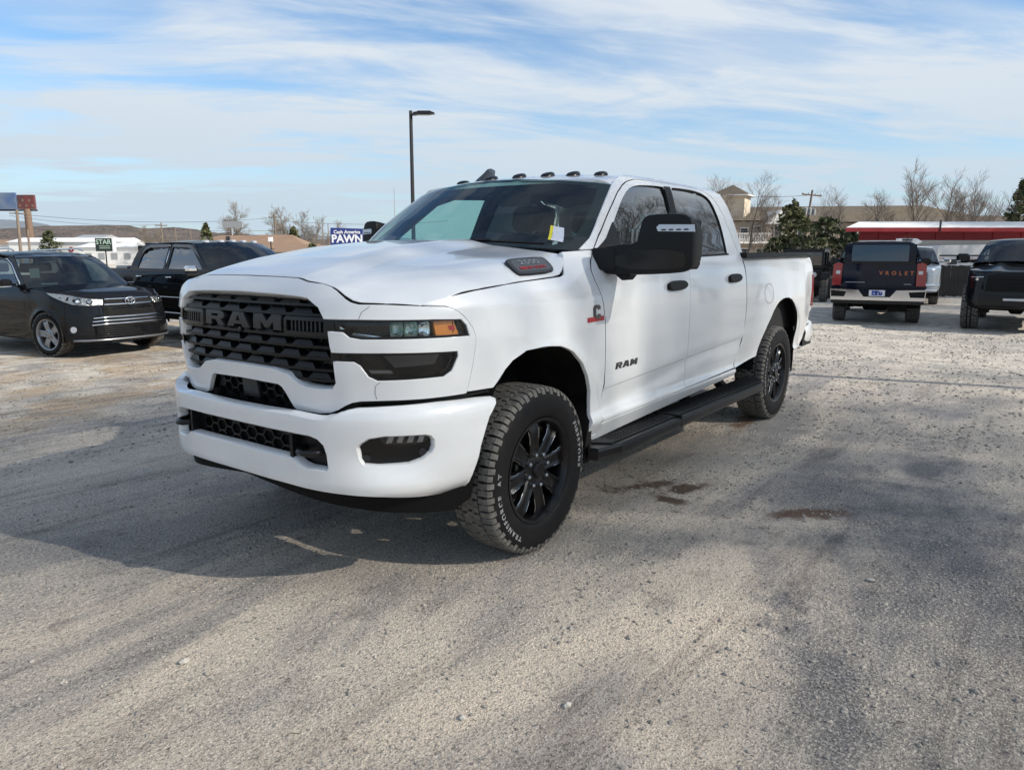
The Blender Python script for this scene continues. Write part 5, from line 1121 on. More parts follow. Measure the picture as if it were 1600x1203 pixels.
for s_ in (1,-1):
    lp = patch(suv_root, SB, 'headlight', [(s_*a, b) for a, b in [(.435,.95),(.46,.862),(.70,.858),(.95,.875),(1.12,.925),(1.28,.985),(1.47,1.058),(1.20,1.035),(.9,.99),(.6,.955)]], .006, 'suv_lamp', .02)
    for a, z, r_ in ((.86,.925,.042),(.66,.912,.036)):
        patch(suv_root, SB, 'lamp_bezel', [(s_*(a+1.35*r_*math.cos(t)), z+1.2*r_*math.sin(t)) for t in np.linspace(0, 2*math.pi, 14, endpoint=False)], .009, 'satin', .0, par=lp)
        mb = MB(); c = off(SB, -.012)(s_*a, z); d = off(SB, .02)(s_*a, z)-c; d /= np.linalg.norm(d); mb.tube([tuple(c+d*.01), tuple(c), tuple(c+d*.02)], [r_, r_*.8, .005], 16, False); mb.build('projector', M['chrome'], lp, True)
    c = off(SB, -.004)(s_*.93, .475); c2 = off(SB, -.016)(s_*.93, .475); mb = MB(); mb.tube([tuple(c), tuple(c2)], .050, 18); mb.build('fog_lamp', M['clearw'], suv_root)
    patch(suv_root, SB, 'bumper_intake', [(s_*a, b) for a, b in [(.80,.55),(1.02,.56),(1.05,.40),(.74,.38)]], .001, 'satin', .0)
    strip(suv_root, SB, 'window_trim', [(s_*(x+SUVS.s0), z) for x, z in [(1.74,1.165),(2.66,1.148),(3.55,1.17),(4.32,1.21)]], .010, 'chrome', .004)
    strip(suv_root, SB, 'pillar_trim', [(s_*(x+SUVS.s0), z) for x, z in [(1.66,1.175),(1.86,1.335),(2.09,1.50),(2.3,1.585),(2.6,1.625)]], .012, 'chrome', .003)
    mb = MB(); mb.tube([(2.35,s_*.60,1.74),(2.5,s_*.60,1.775),(4.1,s_*.57,1.74),(4.2,s_*.57,1.69)], .016, 6); mb.build('roof_rail', M['chrome'], suv_root, True)
    mb = MB(); mb.bbox((1.70,min(s_*.97,s_*1.16),1.13),(1.84,max(s_*.97,s_*1.16),1.27), .04); mb.box((1.76,min(s_*.90,s_*1.0),1.15),(1.82,max(s_*.90,s_*1.0),1.19)); mr = mb.build('side_mirror', M['blackp'], suv_root)
    mb = MB(); mb.bbox((1.695,min(s_*.99,s_*1.15),1.13),(1.84,max(s_*.99,s_*1.15),1.155), .006); mb.build('mirror_trim', M['chrome'], mr)
    for x in (2.42,3.26): strip(suv_root, SB, 'door_handle', [(s_*(x+SUVS.s0), .98),(s_*(x+.17+SUVS.s0), .985)], .013, 'chrome', .025)
mb = MB(); mb.box((1.52,.35,1.17),(1.54,.62,1.185)); mb.build('dash_paper', M['paper'], suv_root)
mb = MB(); mb.box((1.86,.46,1.27),(1.865,.62,1.43)); mb.build('price_sheet', mat('pale_sheet', (.35,.42,.36), .8), suv_root)
# ---------------------------------------------------------------- generic crew cab outline
def truck_spec(hood=(1.12,1.30,.06,1.85), **k):
    d = dict(hood=hood, fbot=[(0,.42),(1.0,.44)], belt=1.36, cabin=(1.9,4.7,0), seats=(2.9,3.8),
     upper=[(1.80,1.30),(1.90,1.38),(2.05,1.46),(2.25,1.60),(2.48,1.76),(2.66,1.85),(2.85,1.885),(3.4,1.895),(4.2,1.885),(4.50,1.86),(4.64,1.78),(4.74,1.58),(4.80,1.40),(4.84,1.385),(5.75,1.385),(5.84,1.36)],
     lower=[(5.86,1.0),(5.86,.58),(5.22,.56)]+arcpts(4.72,.42,.48,0,180,12)+[(4.18,.52),(1.56,.50)]+arcpts(1.02,.42,.48,0,180,12),
     windows=[[(2.16,1.395),(2.20,1.44),(2.42,1.60),(2.62,1.735),(2.78,1.80),(3.36,1.815),(3.36,1.395)],[(3.52,1.395),(3.52,1.815),(4.20,1.805),(4.36,1.76),(4.46,1.62),(4.50,1.42),(4.46,1.395)]],
     apillar=[(1.93,1.375),(2.06,1.47),(2.26,1.615),(2.48,1.765),(2.67,1.865)], bow=.20, roof=[(2.3,1.86),(2.6,1.905),(3.0,1.94),(3.6,1.945),(4.4,1.92),(4.7,1.87)], roofx=(3.0,4.52),
     seams=[[(1.95,.56),(1.98,1.1),(1.96,1.30),(2.03,1.40)],[(3.44,.56),(3.44,1.82)],[(4.52,.62),(4.66,.95),(4.70,1.35)],[(4.86,.56),(4.86,1.38)]])
    d.update(k); return d
def truck_back(root, B, pm, tail='red', ez=0.):
    mb = MB(); W = .90
    mb.box((4.88,-W,.80+ez),(5.82,W,.84+ez)); mb.box((4.86,-W,.8+ez),(4.9,W,1.36+ez))
    for s_ in (-1,1): mb.box((4.88,s_*W-.03,.8+ez),(5.8,s_*W+.03,1.38+ez))
    mb.build('bed', M['bedliner'], root)
    mb = MB()
    for lo, hi in (((4.70,-.90,.8),(4.74,.90,1.42)),((4.62,-.66,1.78),(4.66,.66,1.90)),((4.66,-.80,1.40),(4.70,-.64,1.84)),((4.66,.64,1.40),(4.70,.80,1.84))): mb.box((lo[0],lo[1],lo[2]+ez),(hi[0],hi[1],hi[2]+ez))
    mb.build('cab_back', M[pm], root)
    mb = MB(); mb.prism([(-.70,1.42),(.70,1.42),(.62,1.82),(-.62,1.82)], lambda a, b: (4.695-(b-1.42)*.10, a, b+ez), lambda a, b: (4.70-(b-1.42)*.10, a, b+ez)); mb.build('rear_window', M['glass_p'], root)
# ---------------------------------------------------------------- black truck behind the suv
rt, RB, RS = vehicle('parked_pickup', 'black crew cab pickup with chrome mirrors and cab lights behind the black SUV', 'pickup truck', TRK, (5.52,7.50,-.2), 90, 'blackp', truck_spec(wg=['glass_p','glass_p']), group='dark vehicles parked side by side on the left', wheel=dict(R=.41,rimR=.26,W=.28,spokes=6,rimm='alu'), gm='glass_d')
truck_back(rt, RB, 'blackp')
for s_ in (1,-1):
    for x in (3.10,4.22): strip(rt, RB, 'door_handle', [(s_*(x+TRK.s0),1.235),(s_*(x+.09+TRK.s0),1.235),(s_*(x+.18+TRK.s0),1.235)], .016, 'chrome', .03)
    strip(rt, RB, 'side_moulding', [(s_*(x+TRK.s0),.86) for x in np.linspace(1.6,4.15,8)], .012, 'chrome', .002)
    strip(rt, RB, 'sill_moulding', [(s_*(x+TRK.s0),.56) for x in np.linspace(1.6,4.15,8)], .016, 'chrome', .004)
    for P in ([(2.30,1.60),(2.50,1.745),(2.68,1.815),(2.80,1.84),(3.37,1.85),(3.37,1.80),(2.80,1.79),(2.66,1.765),(2.50,1.69)], [(3.50,1.80),(3.50,1.85),(4.20,1.84),(4.38,1.79),(4.44,1.69),(4.40,1.69),(4.34,1.75),(4.18,1.795)]):
        patch(rt, RB, 'window_visor', [(s_*(x+TRK.s0), z) for x, z in P], .018, 'badge', .02)
    strip(rt, RB, 'pillar_trim', [(s_*(3.44+TRK.s0),1.42),(s_*(3.44+TRK.s0),1.60),(s_*(3.44+TRK.s0),1.74)], .010, 'chrome', .003)
    mb = MB(); mb.bbox((1.98,min(s_*1.10,s_*1.34),1.33),(2.14,max(s_*1.10,s_*1.34),1.47), .05); mr = mb.build('side_mirror', M['chrome'], rt)
    mb = MB(); mb.bbox((1.96,min(s_*.95,s_*1.36),1.27),(2.13,max(s_*.95,s_*1.36),1.345), .02); mb.build('mirror_arm', M['plastic'], mr)
for k, y in enumerate((-.52,-.24,0,.24,.52)):
    mb = MB(); x = 2.63-.10*(1-(y/.6)**2); mb.bbox((x,y-.05,1.885-.02*abs(y)),(x+.13,y+.05,1.945-.02*abs(y)), .018); mb.build('roof_marker_lamp', M['clearw'], rt)
mb = MB(); mb.bbox((2.80,-.10,1.94),(2.90,-.04,2.02), .015); mb.build('antenna_fin', M['badge'], rt)
mb = MB(); c = off(RB, .004)(-(4.12+TRK.s0), 1.50); c2 = off(RB, .0)(-(4.12+TRK.s0), 1.50)
stp = patch(rt, off(RB, .016), 'round_sticker', [(-(4.20+.075*math.cos(t)+TRK.s0), 1.50+.075*math.sin(t)) for t in np.linspace(0, 2*math.pi, 18, endpoint=False)], .002, 'paper', .0)
patch(rt, off(RB, .016), 'sticker_print', [(-(a+TRK.s0), b) for a, b in [(4.24,1.47),(4.25,1.52),(4.21,1.53),(4.16,1.51),(4.155,1.48)]], .003, 'badge', .0, par=stp)
mb = MB(); mb.bbox((5.0,.30,1.36),(5.5,.9,1.44), .02); mb.build('bed_tool_box', M['alu'], rt)
# ---------------------------------------------------------------- dark blue truck seen from behind
ct, CB, CS = vehicle('parked_pickup', 'dark blue pickup seen from behind with chrome rear bumper and red tailgate letters', 'pickup truck', TRK, (22.1,1.58,-.2), 190.4, 'bluep', truck_spec(wg=['glass_p','glass_p']), group='vehicles parked across the gravel on the right', wheel=dict(R=.45,rimR=.25,W=.30,spokes=6,rimm='alu'), extra_z=.07)
truck_back(ct, CB, 'bluep', ez=.07)
def tailp(nm, pts, x0, x1, mt, par=None, b=.0):
    mb = MB(); mb.prism(pts, lambda a, z: (x0, a, z+.07), lambda a, z: (x1, a, z+.07)); return mb.build(nm, M[mt], par or ct)
tg = tailp('tailgate', [(-.76,.82),(-.78,1.36),(-.70,1.415),(.70,1.415),(.78,1.36),(.76,.82)], 5.84, 5.905, 'bluep')
tailp('tailgate_spoiler', [(-.76,1.385),(-.70,1.425),(.70,1.425),(.76,1.385)], 5.84, 5.94, 'satin', tg); tailp('handle', [(-.14,1.30),(-.12,1.35),(.12,1.35),(.14,1.30)], 5.90, 5.915, 'satin', tg)
tailp('badge_strip', [(-.70,.93),(-.70,.945),(-.28,.945),(-.28,.93)], 5.90, 5.912, 'alu', tg); tailp('badge_strip', [(.55,.895),(.55,.91),(.70,.91),(.70,.895)], 5.90, 5.912, 'alu', tg)
M['copper'] = mat('tailgate_letter', (.36,.12,.06), .35, .5)
V_, F_ = text_mesh('VROLET', .125, bold=.004, spacing=1.85, align='LEFT'); make('tailgate_letters', [(5.912, .015+v[0], 1.225+v[1]) for v in V_], F_, [M['copper']], tg)
for s_ in (-1,1):
    P = [(s_*a, z) for a, z in [(.80,.86),(.79,1.38),(.90,1.40),(.985,1.36),(1.0,.86)]]; lamp = tailp('tail_light', P, 5.72, 5.895, 'red'); tailp('reverse_lamp', [(s_*a, z) for a, z in [(.83,1.13),(.83,1.21),(.92,1.21),(.92,1.13)]], 5.893, 5.903, 'clearw', lamp)
tailp('rear_panel', [(-.99,.60),(-1.0,.86),(1.0,.86),(.99,.60)], 5.70, 5.87, 'bluep')
bp_ = tailp('rear_bumper', [(-1.0,.52),(-1.02,.78),(-.40,.76),(-.28,.60),(.28,.60),(.40,.76),(1.02,.78),(1.0,.52)], 5.80, 6.02, 'chrome')
for s_ in (-1,1): tailp('bumper_corner_step', [(s_*a, z) for a, z in [(.70,.60),(.66,.72),(1.0,.745),(.99,.60)]], 6.02, 6.032, 'gap', bp_)
tailp('bumper_lower', [(-.98,.44),(-1.0,.53),(1.0,.53),(.98,.44)], 5.80, 6.0, 'satin', bp_)
pl_ = tailp('licence_plate', [(-.17,.62),(-.17,.76),(.17,.76),(.17,.62)], 5.99, 6.0, 'paper')
V_, F_ = text_mesh('Mike', .10, bold=.02); M['plate_blue'] = mat('plate_blue', (.02,.05,.35), .5); make('plate_lettering', [(6.003, v[0], .76+v[1]) for v in V_], F_, [M['plate_blue']], pl_)
mb = MB(); mb.tube([(4.9,-.55,.5),(5.9,-.62,.42)], .04, 8); mb.bbox((4.5,-.3,.28),(4.9,.3,.5), .06); mb.tube([(4.72,-.8,.4),(4.72,.8,.4)], .05, 8); mb.box((5.3,.25,.32),(5.7,.65,.5)); tag(mb.build('axle_and_exhaust', M['dark'], ct), kind='stuff')
for s_ in (-1,1):
    mb = MB(); mb.bbox((2.05,min(s_*1.02,s_*1.26),1.36),(2.20,max(s_*1.02,s_*1.26),1.55), .04); mb.box((2.08,min(s_*.9,s_*1.05),1.38),(2.14,max(s_*.9,s_*1.05),1.42)); mb.build('side_mirror', M['blackp'], ct)
mb = MB(); mb.bbox((4.50,-.12,1.91),(4.58,.12,1.94), .01); mb.build('brake_light', M['red'], ct)
# ---------------------------------------------------------------- lifted black truck at the right edge
lt, LB, LS = vehicle('parked_pickup', 'lifted black pickup on large off road tyres at the right edge', 'pickup truck', TRK, (15.8,-2.28,-.2), 1.5, 'blackp', truck_spec(hood=(1.16,1.30,.05,1.85), bulge=.05, wg=['glass_p','glass_p']), group='vehicles parked across the gravel on the right', wheel=dict(R=.50,rimR=.24,W=.34,spokes=6,rimm='rim',poke=.07,tn=34), extra_z=.10)
truck_back(lt, LB, 'blackp', ez=.10)
patch(lt, LB, 'grille', [(-.62,.78),(-.60,1.12),(.60,1.12),(.62,.78)], .004, 'gap', .0)
for k in range(4): strip(lt, LB, 'grille_bar', lin(-.60,.60,.84+.075*k,.84+.075*k,9), .012, 'grille', .012)
for s_ in (1,-1):
    hl = patch(lt, LB, 'headlight', [(s_*a, b) for a, b in [(.66,.98),(.66,1.10),(.92,1.10),(1.10,1.07),(1.12,.99)]], .006, 'satin', .01)
    patch(lt, LB, 'light_guide', [(s_*a, b) for a, b in [(.68,1.08),(.68,1.095),(1.05,1.085),(1.05,1.07)]], .010, 'clearw', .0, par=hl)
    c = off(LB, -.01)(s_*.82, 1.035); mb = MB(); mb.tube([tuple(c), tuple(c+np.array([-.012,0,0]))], .030, 12); mb.build('projector', M['chrome'], hl)
    mb = MB(); mb.bbox((1.95,min(s_*1.06,s_*1.34),1.46),(2.10,max(s_*1.06,s_*1.34),1.68), .05); mb.box((1.98,min(s_*.9,s_*1.1),1.47),(2.06,max(s_*.9,s_*1.1),1.54)); mr = mb.build('side_mirror', M['blackp'], lt)
    mb = MB(); mb.box((1.943,min(s_*1.24,s_*1.32),1.49),(1.952,max(s_*1.24,s_*1.32),1.52)); mb.build('mirror_lamp', M['clearw'], mr)
    mb = MB(); mb.tube([(.95,s_*.6,.46),(2.6,s_*.45,.62)], .035, 8); mb.tube([(1.0,s_*.62,.5),(1.0,s_*.50,1.0)], .05, 8); mb.build('suspension_arm', M['alu'], lt)
mb = MB(); mb.bbox((-.06,-.75,.56),(.10,.75,.80), .03); mb.build('front_bumper', M['satin'], lt)
mb = MB(); mb.bbox((-.085,-.26,.70),(-.06,.26,.75), .008); mb.build('light_bar', M['clearw'], lt)
mb = MB(); mb.tube([(1.02,-.8,.48),(1.02,.8,.48)], .055, 8); mb.bbox((.94,-.12,.36),(1.12,.16,.60), .05); mb.build('front_axle', M['dark'], lt)
# ---------------------------------------------------------------- silver truck in the back
st_, TB, TS = vehicle('parked_pickup', 'silver pickup with chrome grille half hidden behind the dark blue pickup', 'pickup truck', TRK, (24.2,1.10,-.2), 9, 'silver', truck_spec(wg=['glass_p','glass_p']), group='vehicles parked across the gravel on the right', wheel=dict(R=.40,rimR=.25,W=.27,spokes=6,rimm='alu'))
truck_back(st_, TB, 'silver')
g2 = patch(st_, TB, 'grille', [(-.60,.74),(-.60,1.08),(.60,1.08),(.60,.74)], .004, 'gap', .0)
for k in range(4): strip(st_, TB, 'grille_bar', lin(-.58,.58,.77+.09*k,.77+.09*k,9), .017, 'chrome', .012, par=g2)
strip(st_, TB, 'bumper_trim', lin(-1.05,1.05,.66,.66,13), .045, 'chrome', .01); strip(st_, TB, 'bumper_trim', lin(-1.0,1.0,.50,.50,13), .035, 'chrome', .01); patch(st_, TB, 'lower_grille', [(-.6,.54),(-.6,.62),(.6,.62),(.6,.54)], .003, 'gap', .0)
for s_ in (1,-1):
    patch(st_, TB, 'headlight', [(s_*a, b) for a, b in [(.64,.96),(.64,1.10),(.95,1.10),(1.15,1.06),(1.12,.97)]], .006, 'clearw', .01); patch(st_, TB, 'fog_lamp', [(s_*a, b) for a, b in [(.70,.55),(.70,.61),(.86,.61),(.86,.55)]], .006, 'clearw', .01)
    mb = MB(); mb.bbox((1.98,min(s_*1.06,s_*1.30),1.36),(2.12,max(s_*1.06,s_*1.30),1.52), .04); mb.box((2.0,min(s_*.9,s_*1.1),1.37),(2.06,max(s_*.9,s_*1.1),1.42)); mb.build('side_mirror', M['chrome'], st_)
# ---------------------------------------------------------------- boxy dark off-roader glimpsed past the bed
jp = thing('parked_suv', 'boxy black off roader glimpsed between the white truck bed and the blue pickup', 'suv', (23.9,4.45,-.2), math.radians(10), 'vehicles parked across the gravel on the right')
mb = MB(); mb.bbox((0,-.72,.62),(4.0,.72,1.12), .04); mb.bbox((1.3,-.74,1.1),(4.1,.74,1.25), .03); mb.build('body', M['blackp'], jp)
mb = MB()
for lo, hi in (((1.42,-.70,1.72),(4.0,.70,1.84)),((1.42,-.70,1.22),(1.50,-.62,1.75)),((1.42,.62,1.22),(1.50,.70,1.75)),((2.5,-.72,1.22),(2.6,-.66,1.75)),((2.5,.66,1.22),(2.6,.72,1.75)),((3.9,-.7,1.22),(4.0,.7,1.75))): mb.box(lo, hi)
mb.build('hard_top', M['satin'], jp)
mb = MB(); mb.box((1.45,-.63,1.24),(1.46,.63,1.73)); mb.build('windshield', M['glass_p'], jp)
mb = MB()
for k in range(7): mb.box((-.012,-.33+.1*k-.025,.80),(.0,-.33+.1*k+.025,1.04))
tag(mb.build('grille_slots', M['gap'], jp), kind='stuff')
for s_ in (-1,1):
    mb = MB(); mb.tube([(-.015,s_*.50,.95),(.02,s_*.50,.95)], .09, 16); mb.build('headlight', M['clearw'], jp)
    mb = MB(); mb.prism([(-.1,.82),(.1,1.02),(.85,1.02),(1.05,.70),(1.0,.70),(.8,.95),(.15,.95),(-.05,.78)], lambda a, b: (a, s_*.70, b), lambda a, b: (a, s_*.95, b)); mb.build('fender_flare', M['plastic'], jp)
    mb = MB(); mb.bbox((1.45,min(s_*.8,s_*1.0),1.2),(1.55,max(s_*.8,s_*1.0),1.4), .02); mb.box((1.48,min(s_*.7,s_*.85),1.24),(1.52,max(s_*.7,s_*.85),1.28)); mb.build('side_mirror', M['plastic'], jp)
mb = MB(); mb.bbox((-.20,-.75,.55),(-.04,.75,.72), .03); mb.build('front_bumper', M['plastic'], jp)
w0 = None
for x in (.45,3.0):
    for s_ in (-1,1):
        if w0 is None: w0 = make_wheel(jp, (x,s_*.82,.42), lug8=False, R=.42, rimR=.22, W=.27, spokes=5, rimm='rim', lettering=False, tread_n=34, mill=False); w = w0
        else: w = copy_tree(w0, jp)
        w.location = (x, s_*.82, .42); w.rotation_euler = (0, 0, 0 if s_ < 0 else math.pi)
# ================================================================== surroundings
FA_ = math.radians(-53.36); CU = np.array([-2.915, -2.98]); HH = np.array([.80239,.59678]); RR = np.array([.59678,-.80239])
def bgp(D, u, z=-.2): p = CU+HH*D+RR*u; return (float(p[0]), float(p[1]), z)  # far u and z values worked out from image pixels at chosen depths
M.update(
 bark=mat('bark', (.095,.080,.066), .95, var=(6,.7,(.16,.14,.12))), twig=mat('twig', (.20,.17,.145), .95), twig2=mat('pale_twig', (.20,.165,.13), .95),
 needle=mat('evergreen_foliage', (.040,.054,.022), .9, var=(.9,.85,(.10,.105,.042))), needle2=mat('olive_foliage', (.075,.088,.034), .9, var=(1.2,.8,(.13,.125,.055))),
 shingle=mat('roof_shingle', (.100,.080,.058), .95, var=(1.4,.6,(.135,.11,.08)), bump=(14,.5,.03)), siding=mat('cream_siding', (.55,.46,.36), .85, var=(.6,.4,(.48,.40,.31))), shsid=mat('tan_siding', (.30,.25,.20), .9),
 redwall=mat('red_metal', (.26,.008,.016), .5, var=(.35,.5,(.20,.008,.014))), whitem=mat('white_metal', (.74,.73,.71), .5, var=(.5,.4,(.62,.61,.60))), trimw=mat('white_trim', (.72,.70,.68), .6),
 wood=mat('weathered_board', (.034,.030,.027), .95, var=(2.5,.8,(.06,.054,.048)), bump=(22,.5,.01)), polew=mat('pole_wood', (.17,.13,.10), .95, var=(2,.6,(.24,.19,.15))),
 pole_b=mat('pole_bronze', (.012,.012,.014), .45, .3), wire=mat('wire', (.05,.05,.05), .8), steelr=mat('rusty_column', (.19,.125,.085), .8, var=(.5,.6,(.14,.09,.065))),
 winb=mat('far_window', (.03,.035,.04), .2), signblue=mat('sign_blue', (.018,.035,.19), .5), signw=mat('sign_white', (.78,.79,.82), .6), signg=mat('sign_green', (.012,.022,.017), .5), greenl=mat('sign_letter_green', (.42,.56,.46), .6),
 bb1=mat('billboard_blue', (.045,.10,.24), .6, var=(.35,.9,(.17,.21,.26))), bb2=mat('billboard_red', (.16,.035,.035), .6, var=(.7,.9,(.05,.04,.04))), steelg=mat('grey_steel', (.30,.31,.32), .6), brownroof=mat('brown_roof', (.26,.17,.115), .95, var=(.7,.6,(.19,.125,.085))),
)
# ---- bare trees
def tree_mesh(seed, h, spread=.55, trunk=.12, levels=5, lean=0., up=.35, kids=4, start=.28, rmin=.0045, dec=.62):
    r = random.Random(seed); T = MB(); B = MB()
    def grow(p, d, L, rad, lv):
        n = 5 if lv < 2 else 3; pts = [p.copy()]; rr = [rad]; q = p.copy(); dd = d.copy()
        for i in range(n):
            dd = (dd+Vector((r.gauss(0,.11), r.gauss(0,.11), r.gauss(.03,.06)+up*.10))).normalized(); q = q+dd*(L/n); pts.append(q.copy()); rr.append(rad*(1-(i+1)/n*(.55 if lv else .62)))
        (T if lv == 0 else B).tube(pts, rr, 7 if lv == 0 else (5 if lv == 1 else 3), False)
        if lv >= levels: return
        k = kids+(2 if lv == 0 else 0)+(1 if lv == levels-1 else 0)
        for j in range(k):
            t = start+(1-start)*(j+r.random()*.8)/k if lv == 0 else .22+.78*(j+r.random()*.7)/k; t = min(t, .99); i = min(int(t*n), n-1); f = t*n-i; b = pts[i].lerp(pts[i+1], f); rb = (rr[i]*(1-f)+rr[i+1]*f)
            ax = dd.orthogonal().normalized(); ax.rotate(Matrix.Rotation(r.uniform(0, 6.283), 3, dd)); ang = r.uniform(.45,.95)*spread*1.7; nd = (dd*math.cos(ang)+ax*math.sin(ang)); nd.z += up*.5; nd.normalize()
            grow(b, nd, L*r.uniform(.50,.74)*(1.0 if lv else .80)*(1.15-.35*t), max(rb*dec, rmin), lv+1)
        if lv == 0:
            for _ in range(2): nd = (dd+Vector((r.gauss(0,.3), r.gauss(0,.3), .2))).normalized(); grow(pts[-1], nd, L*.55, rr[-1]*.9, 1)
    grow(Vector((0,0,0)), Vector((lean, 0, 1)).normalized(), h*.58, trunk, 0)
    return T, B
def bare_tree(seed, h, loc, label, group, mt='twig', s=1., rz=0., **k):
    T, B = tree_mesh(seed, h, **k); t = thing('bare_tree', label, 'tree', loc, rz, group)
    T.build('trunk', M['bark'], t, True); B.build('crown', M[mt], t); t.scale = (s,s,s); return t
def again(t, loc, rz, s, label=None):
    c = copy_tree(t); c.location = loc; c.rotation_euler = (0,0,rz); c.scale = (s,s,s)
    if label: c['label'] = label
    return c
# trees standing behind the photographer: they shade the lot and show in the door glass
GS = 'bare trees behind the camera side of the lot'
tA = bare_tree(11, 27.0, (12.5,-29.0,-.3), 'tall bare tree whose crown shades the cab of the white truck', GS, spread=.42, trunk=.22, levels=6, kids=5, start=.30, rmin=.0031, dec=.49)
tB = bare_tree(23, 22.0, (16.5,-41.0,-.3), 'bare spreading tree in the second row beside the lot', GS, spread=.66, trunk=.30, levels=5, kids=5, start=.25, rmin=.012)
for x, y, rz, k, src, lab in ((4.0,-40.0,1.2,.85,tA,'bare tree in the second row behind the photographer'),(24.0,-37.0,3.3,.9,tB,'broad bare tree near the far end of the lot edge'),(31.0,-40.0,5.1,.8,tA,'bare tree at the far end of the lot edge'),(10.5,-45.0,.4,1.0,tB,'bare tree behind the tallest one'),(41.0,-42.0,2.7,.9,tA,'last bare tree of the second row'),(20.0,-48.0,4.4,.9,tA,'bare tree deep in the second row')): again(src, (x,y,-.3), rz, k, lab)
for x, y, rz, k, src, lab in ((33.0,-18.5,1.0,.95,tB,'tall bare tree first in the side lot row'),(38.5,-16.0,2.2,.85,tA,'tall bare tree set forward in the side lot row'),(43.0,-23.5,3.1,1.0,tB,'tall bare tree third in the side lot row'),(29.5,-23.0,4.4,.85,tA,'tall bare tree by the near end of the side lot'),(48.0,-19.0,5.3,.95,tB,'tall bare tree at the end of the side lot row'),(50.0,-30.0,.5,1.0,tA,'tall bare tree behind the end of the side lot row'),(46.0,-9.0,3.6,.72,tB,'tall bare tree across from the rear of the white truck'),(54.0,-12.5,1.6,.75,tA,'tall bare tree right of the one across from the truck rear'),(52.0,-6.5,2.9,.62,tB,'bare tree furthest forward at the right hand side')): again(src, (x,y,-.25), rz, k, lab)
lp2 = thing('street_lamp', 'dark light pole beside the lot whose thin shadow crosses the gravel', 'street lamp', (9.35,-10.1,-.2), 1.9)
mb = MB(); mb.tube([(0,0,0),(0,0,8.2)], [.10,.07], 6, True); mb.build('pole', M['pole_b'], lp2); mb = MB(); mb.prism([(.05,8.0),(.12,8.1),(.75,8.13),(.93,8.06),(.70,8.0)], lambda a, b: (a,-.14,b), lambda a, b: (a,.14,b)); mb.build('lamp_head', M['pole_b'], lp2)
# ---- evergreens: trunk with drooping boughs made of many small leaf faces
def evergreen(loc, h, rad, seed, label, mt='needle', cone=.9, n=2600, leaf=.17, group='evergreens behind the lot', base=.06):
    r = np.random.default_rng(seed); t = thing('evergreen_tree', label, 'tree', loc, 0, group)
    mb = MB(); mb.tube([(0,0,0),(.03,0,h*.5),(0,.02,h*.96)], [h*.022,h*.014,.01], 6); mb.build('trunk', M['bark'], t)
    nb = 70; ph = r.uniform(0, 6.28, nb); hz = base+(1-base)*r.random(nb)**.9; hz.sort(); V = []; F = []; c = 0
    for k in range(n):
        i = r.integers(nb); z = hz[i]; R_ = rad*((1-z)**cone*.95+.05)*(.75+.5*r.random()); q = r.random()**.55; a = ph[i]+r.normal(0, .16)
        p = np.array([math.cos(a)*R_*q, math.sin(a)*R_*q, h*z-q*R_*.22+r.normal(0, .02*h)]); u = r.normal(0, 1, 3); u[2] *= .5; u /= np.linalg.norm(u); v = np.cross(u, r.normal(0, 1, 3)); v /= np.linalg.norm(v); l = leaf*r.uniform(.6,1.5)
        V += [p-u*l, p+v*l*.45, p+u*l, p-v*l*.45+np.array([0,0,-.3*l])]; F.append((4*k,4*k+1,4*k+2,4*k+3))
    make('crown', V, F, M[mt], t); return t
def bx(mb, u0, u1, v0, v1, z0, z1): mb.box((u0,v0,z0),(u1,v1,z1)); return mb
def frame_thing(name, label, cat, D, u=0., group=None): return thing(name, label, cat, bgp(D, u), FA_, group)
# ---- apartment building with hip roofed tower
ap = frame_thing('apartment_building', 'tan apartment building with long brown shingle roof behind the evergreens', 'building', 85)
MZ = .2   # local z is measured from the ground at -.2
mb = MB(); bx(mb, 25.0,30.2,0,14,0,5.0+MZ); bx(mb, 30.2,62,1.5,14,0,4.9+MZ); mb.build('wall', M['shsid'], ap)
mb = MB(); Z = lambda z: z+MZ
mb.add([(24.4,-.6,Z(5.1)),(31.2,-.6,Z(5.1)),(63,.9,Z(4.75)),(63,15,Z(4.75)),(24.4,15,Z(5.1)),(29.0,6.5,Z(7.0)),(49.8,6.5,Z(7.2)),(57.0,7.2,Z(6.0)),(63,7.2,Z(6.0)),(31.2,.9,Z(5.1))],
       [(0,1,5),(1,9,6,5),(9,2,7,6),(2,8,7),(2,3,8),(3,4,5,6,7,8),(4,0,5),(0,4,3,2,9,1)]); mb.build('roof', M['shingle'], ap)
mb = MB(); mb.add([(28.4,-.9,Z(4.7)),(31.4,-.9,Z(4.7)),(30.1,-.9,Z(6.25)),(28.4,5,Z(4.7)),(31.4,5,Z(4.7)),(30.1,5,Z(6.25))], [(0,1,2),(0,2,5,3),(1,4,5,2)]); mb.build('gable', M['whitem'], ap)
mb = MB(); bx(mb, 28.6,31.2,-.7,0,0,4.7+MZ); mb.build('gable_wall', M['shsid'], ap)
mb = MB(); bx(mb, 25.2,29.2,-1.3,-.05,2.55+MZ,2.75+MZ); bal = mb.build('balcony', M['trimw'], ap)
for k in range(22): mb = MB(); x = 25.3+k*.18; bx(mb, x,x+.05,-1.28,-1.22,2.75+MZ,3.6+MZ); mb.build('baluster', M['trimw'], bal)
mb = MB(); bx(mb, 25.2,29.2,-1.32,-1.2,3.6+MZ,3.7+MZ); mb.build('rail', M['trimw'], bal)
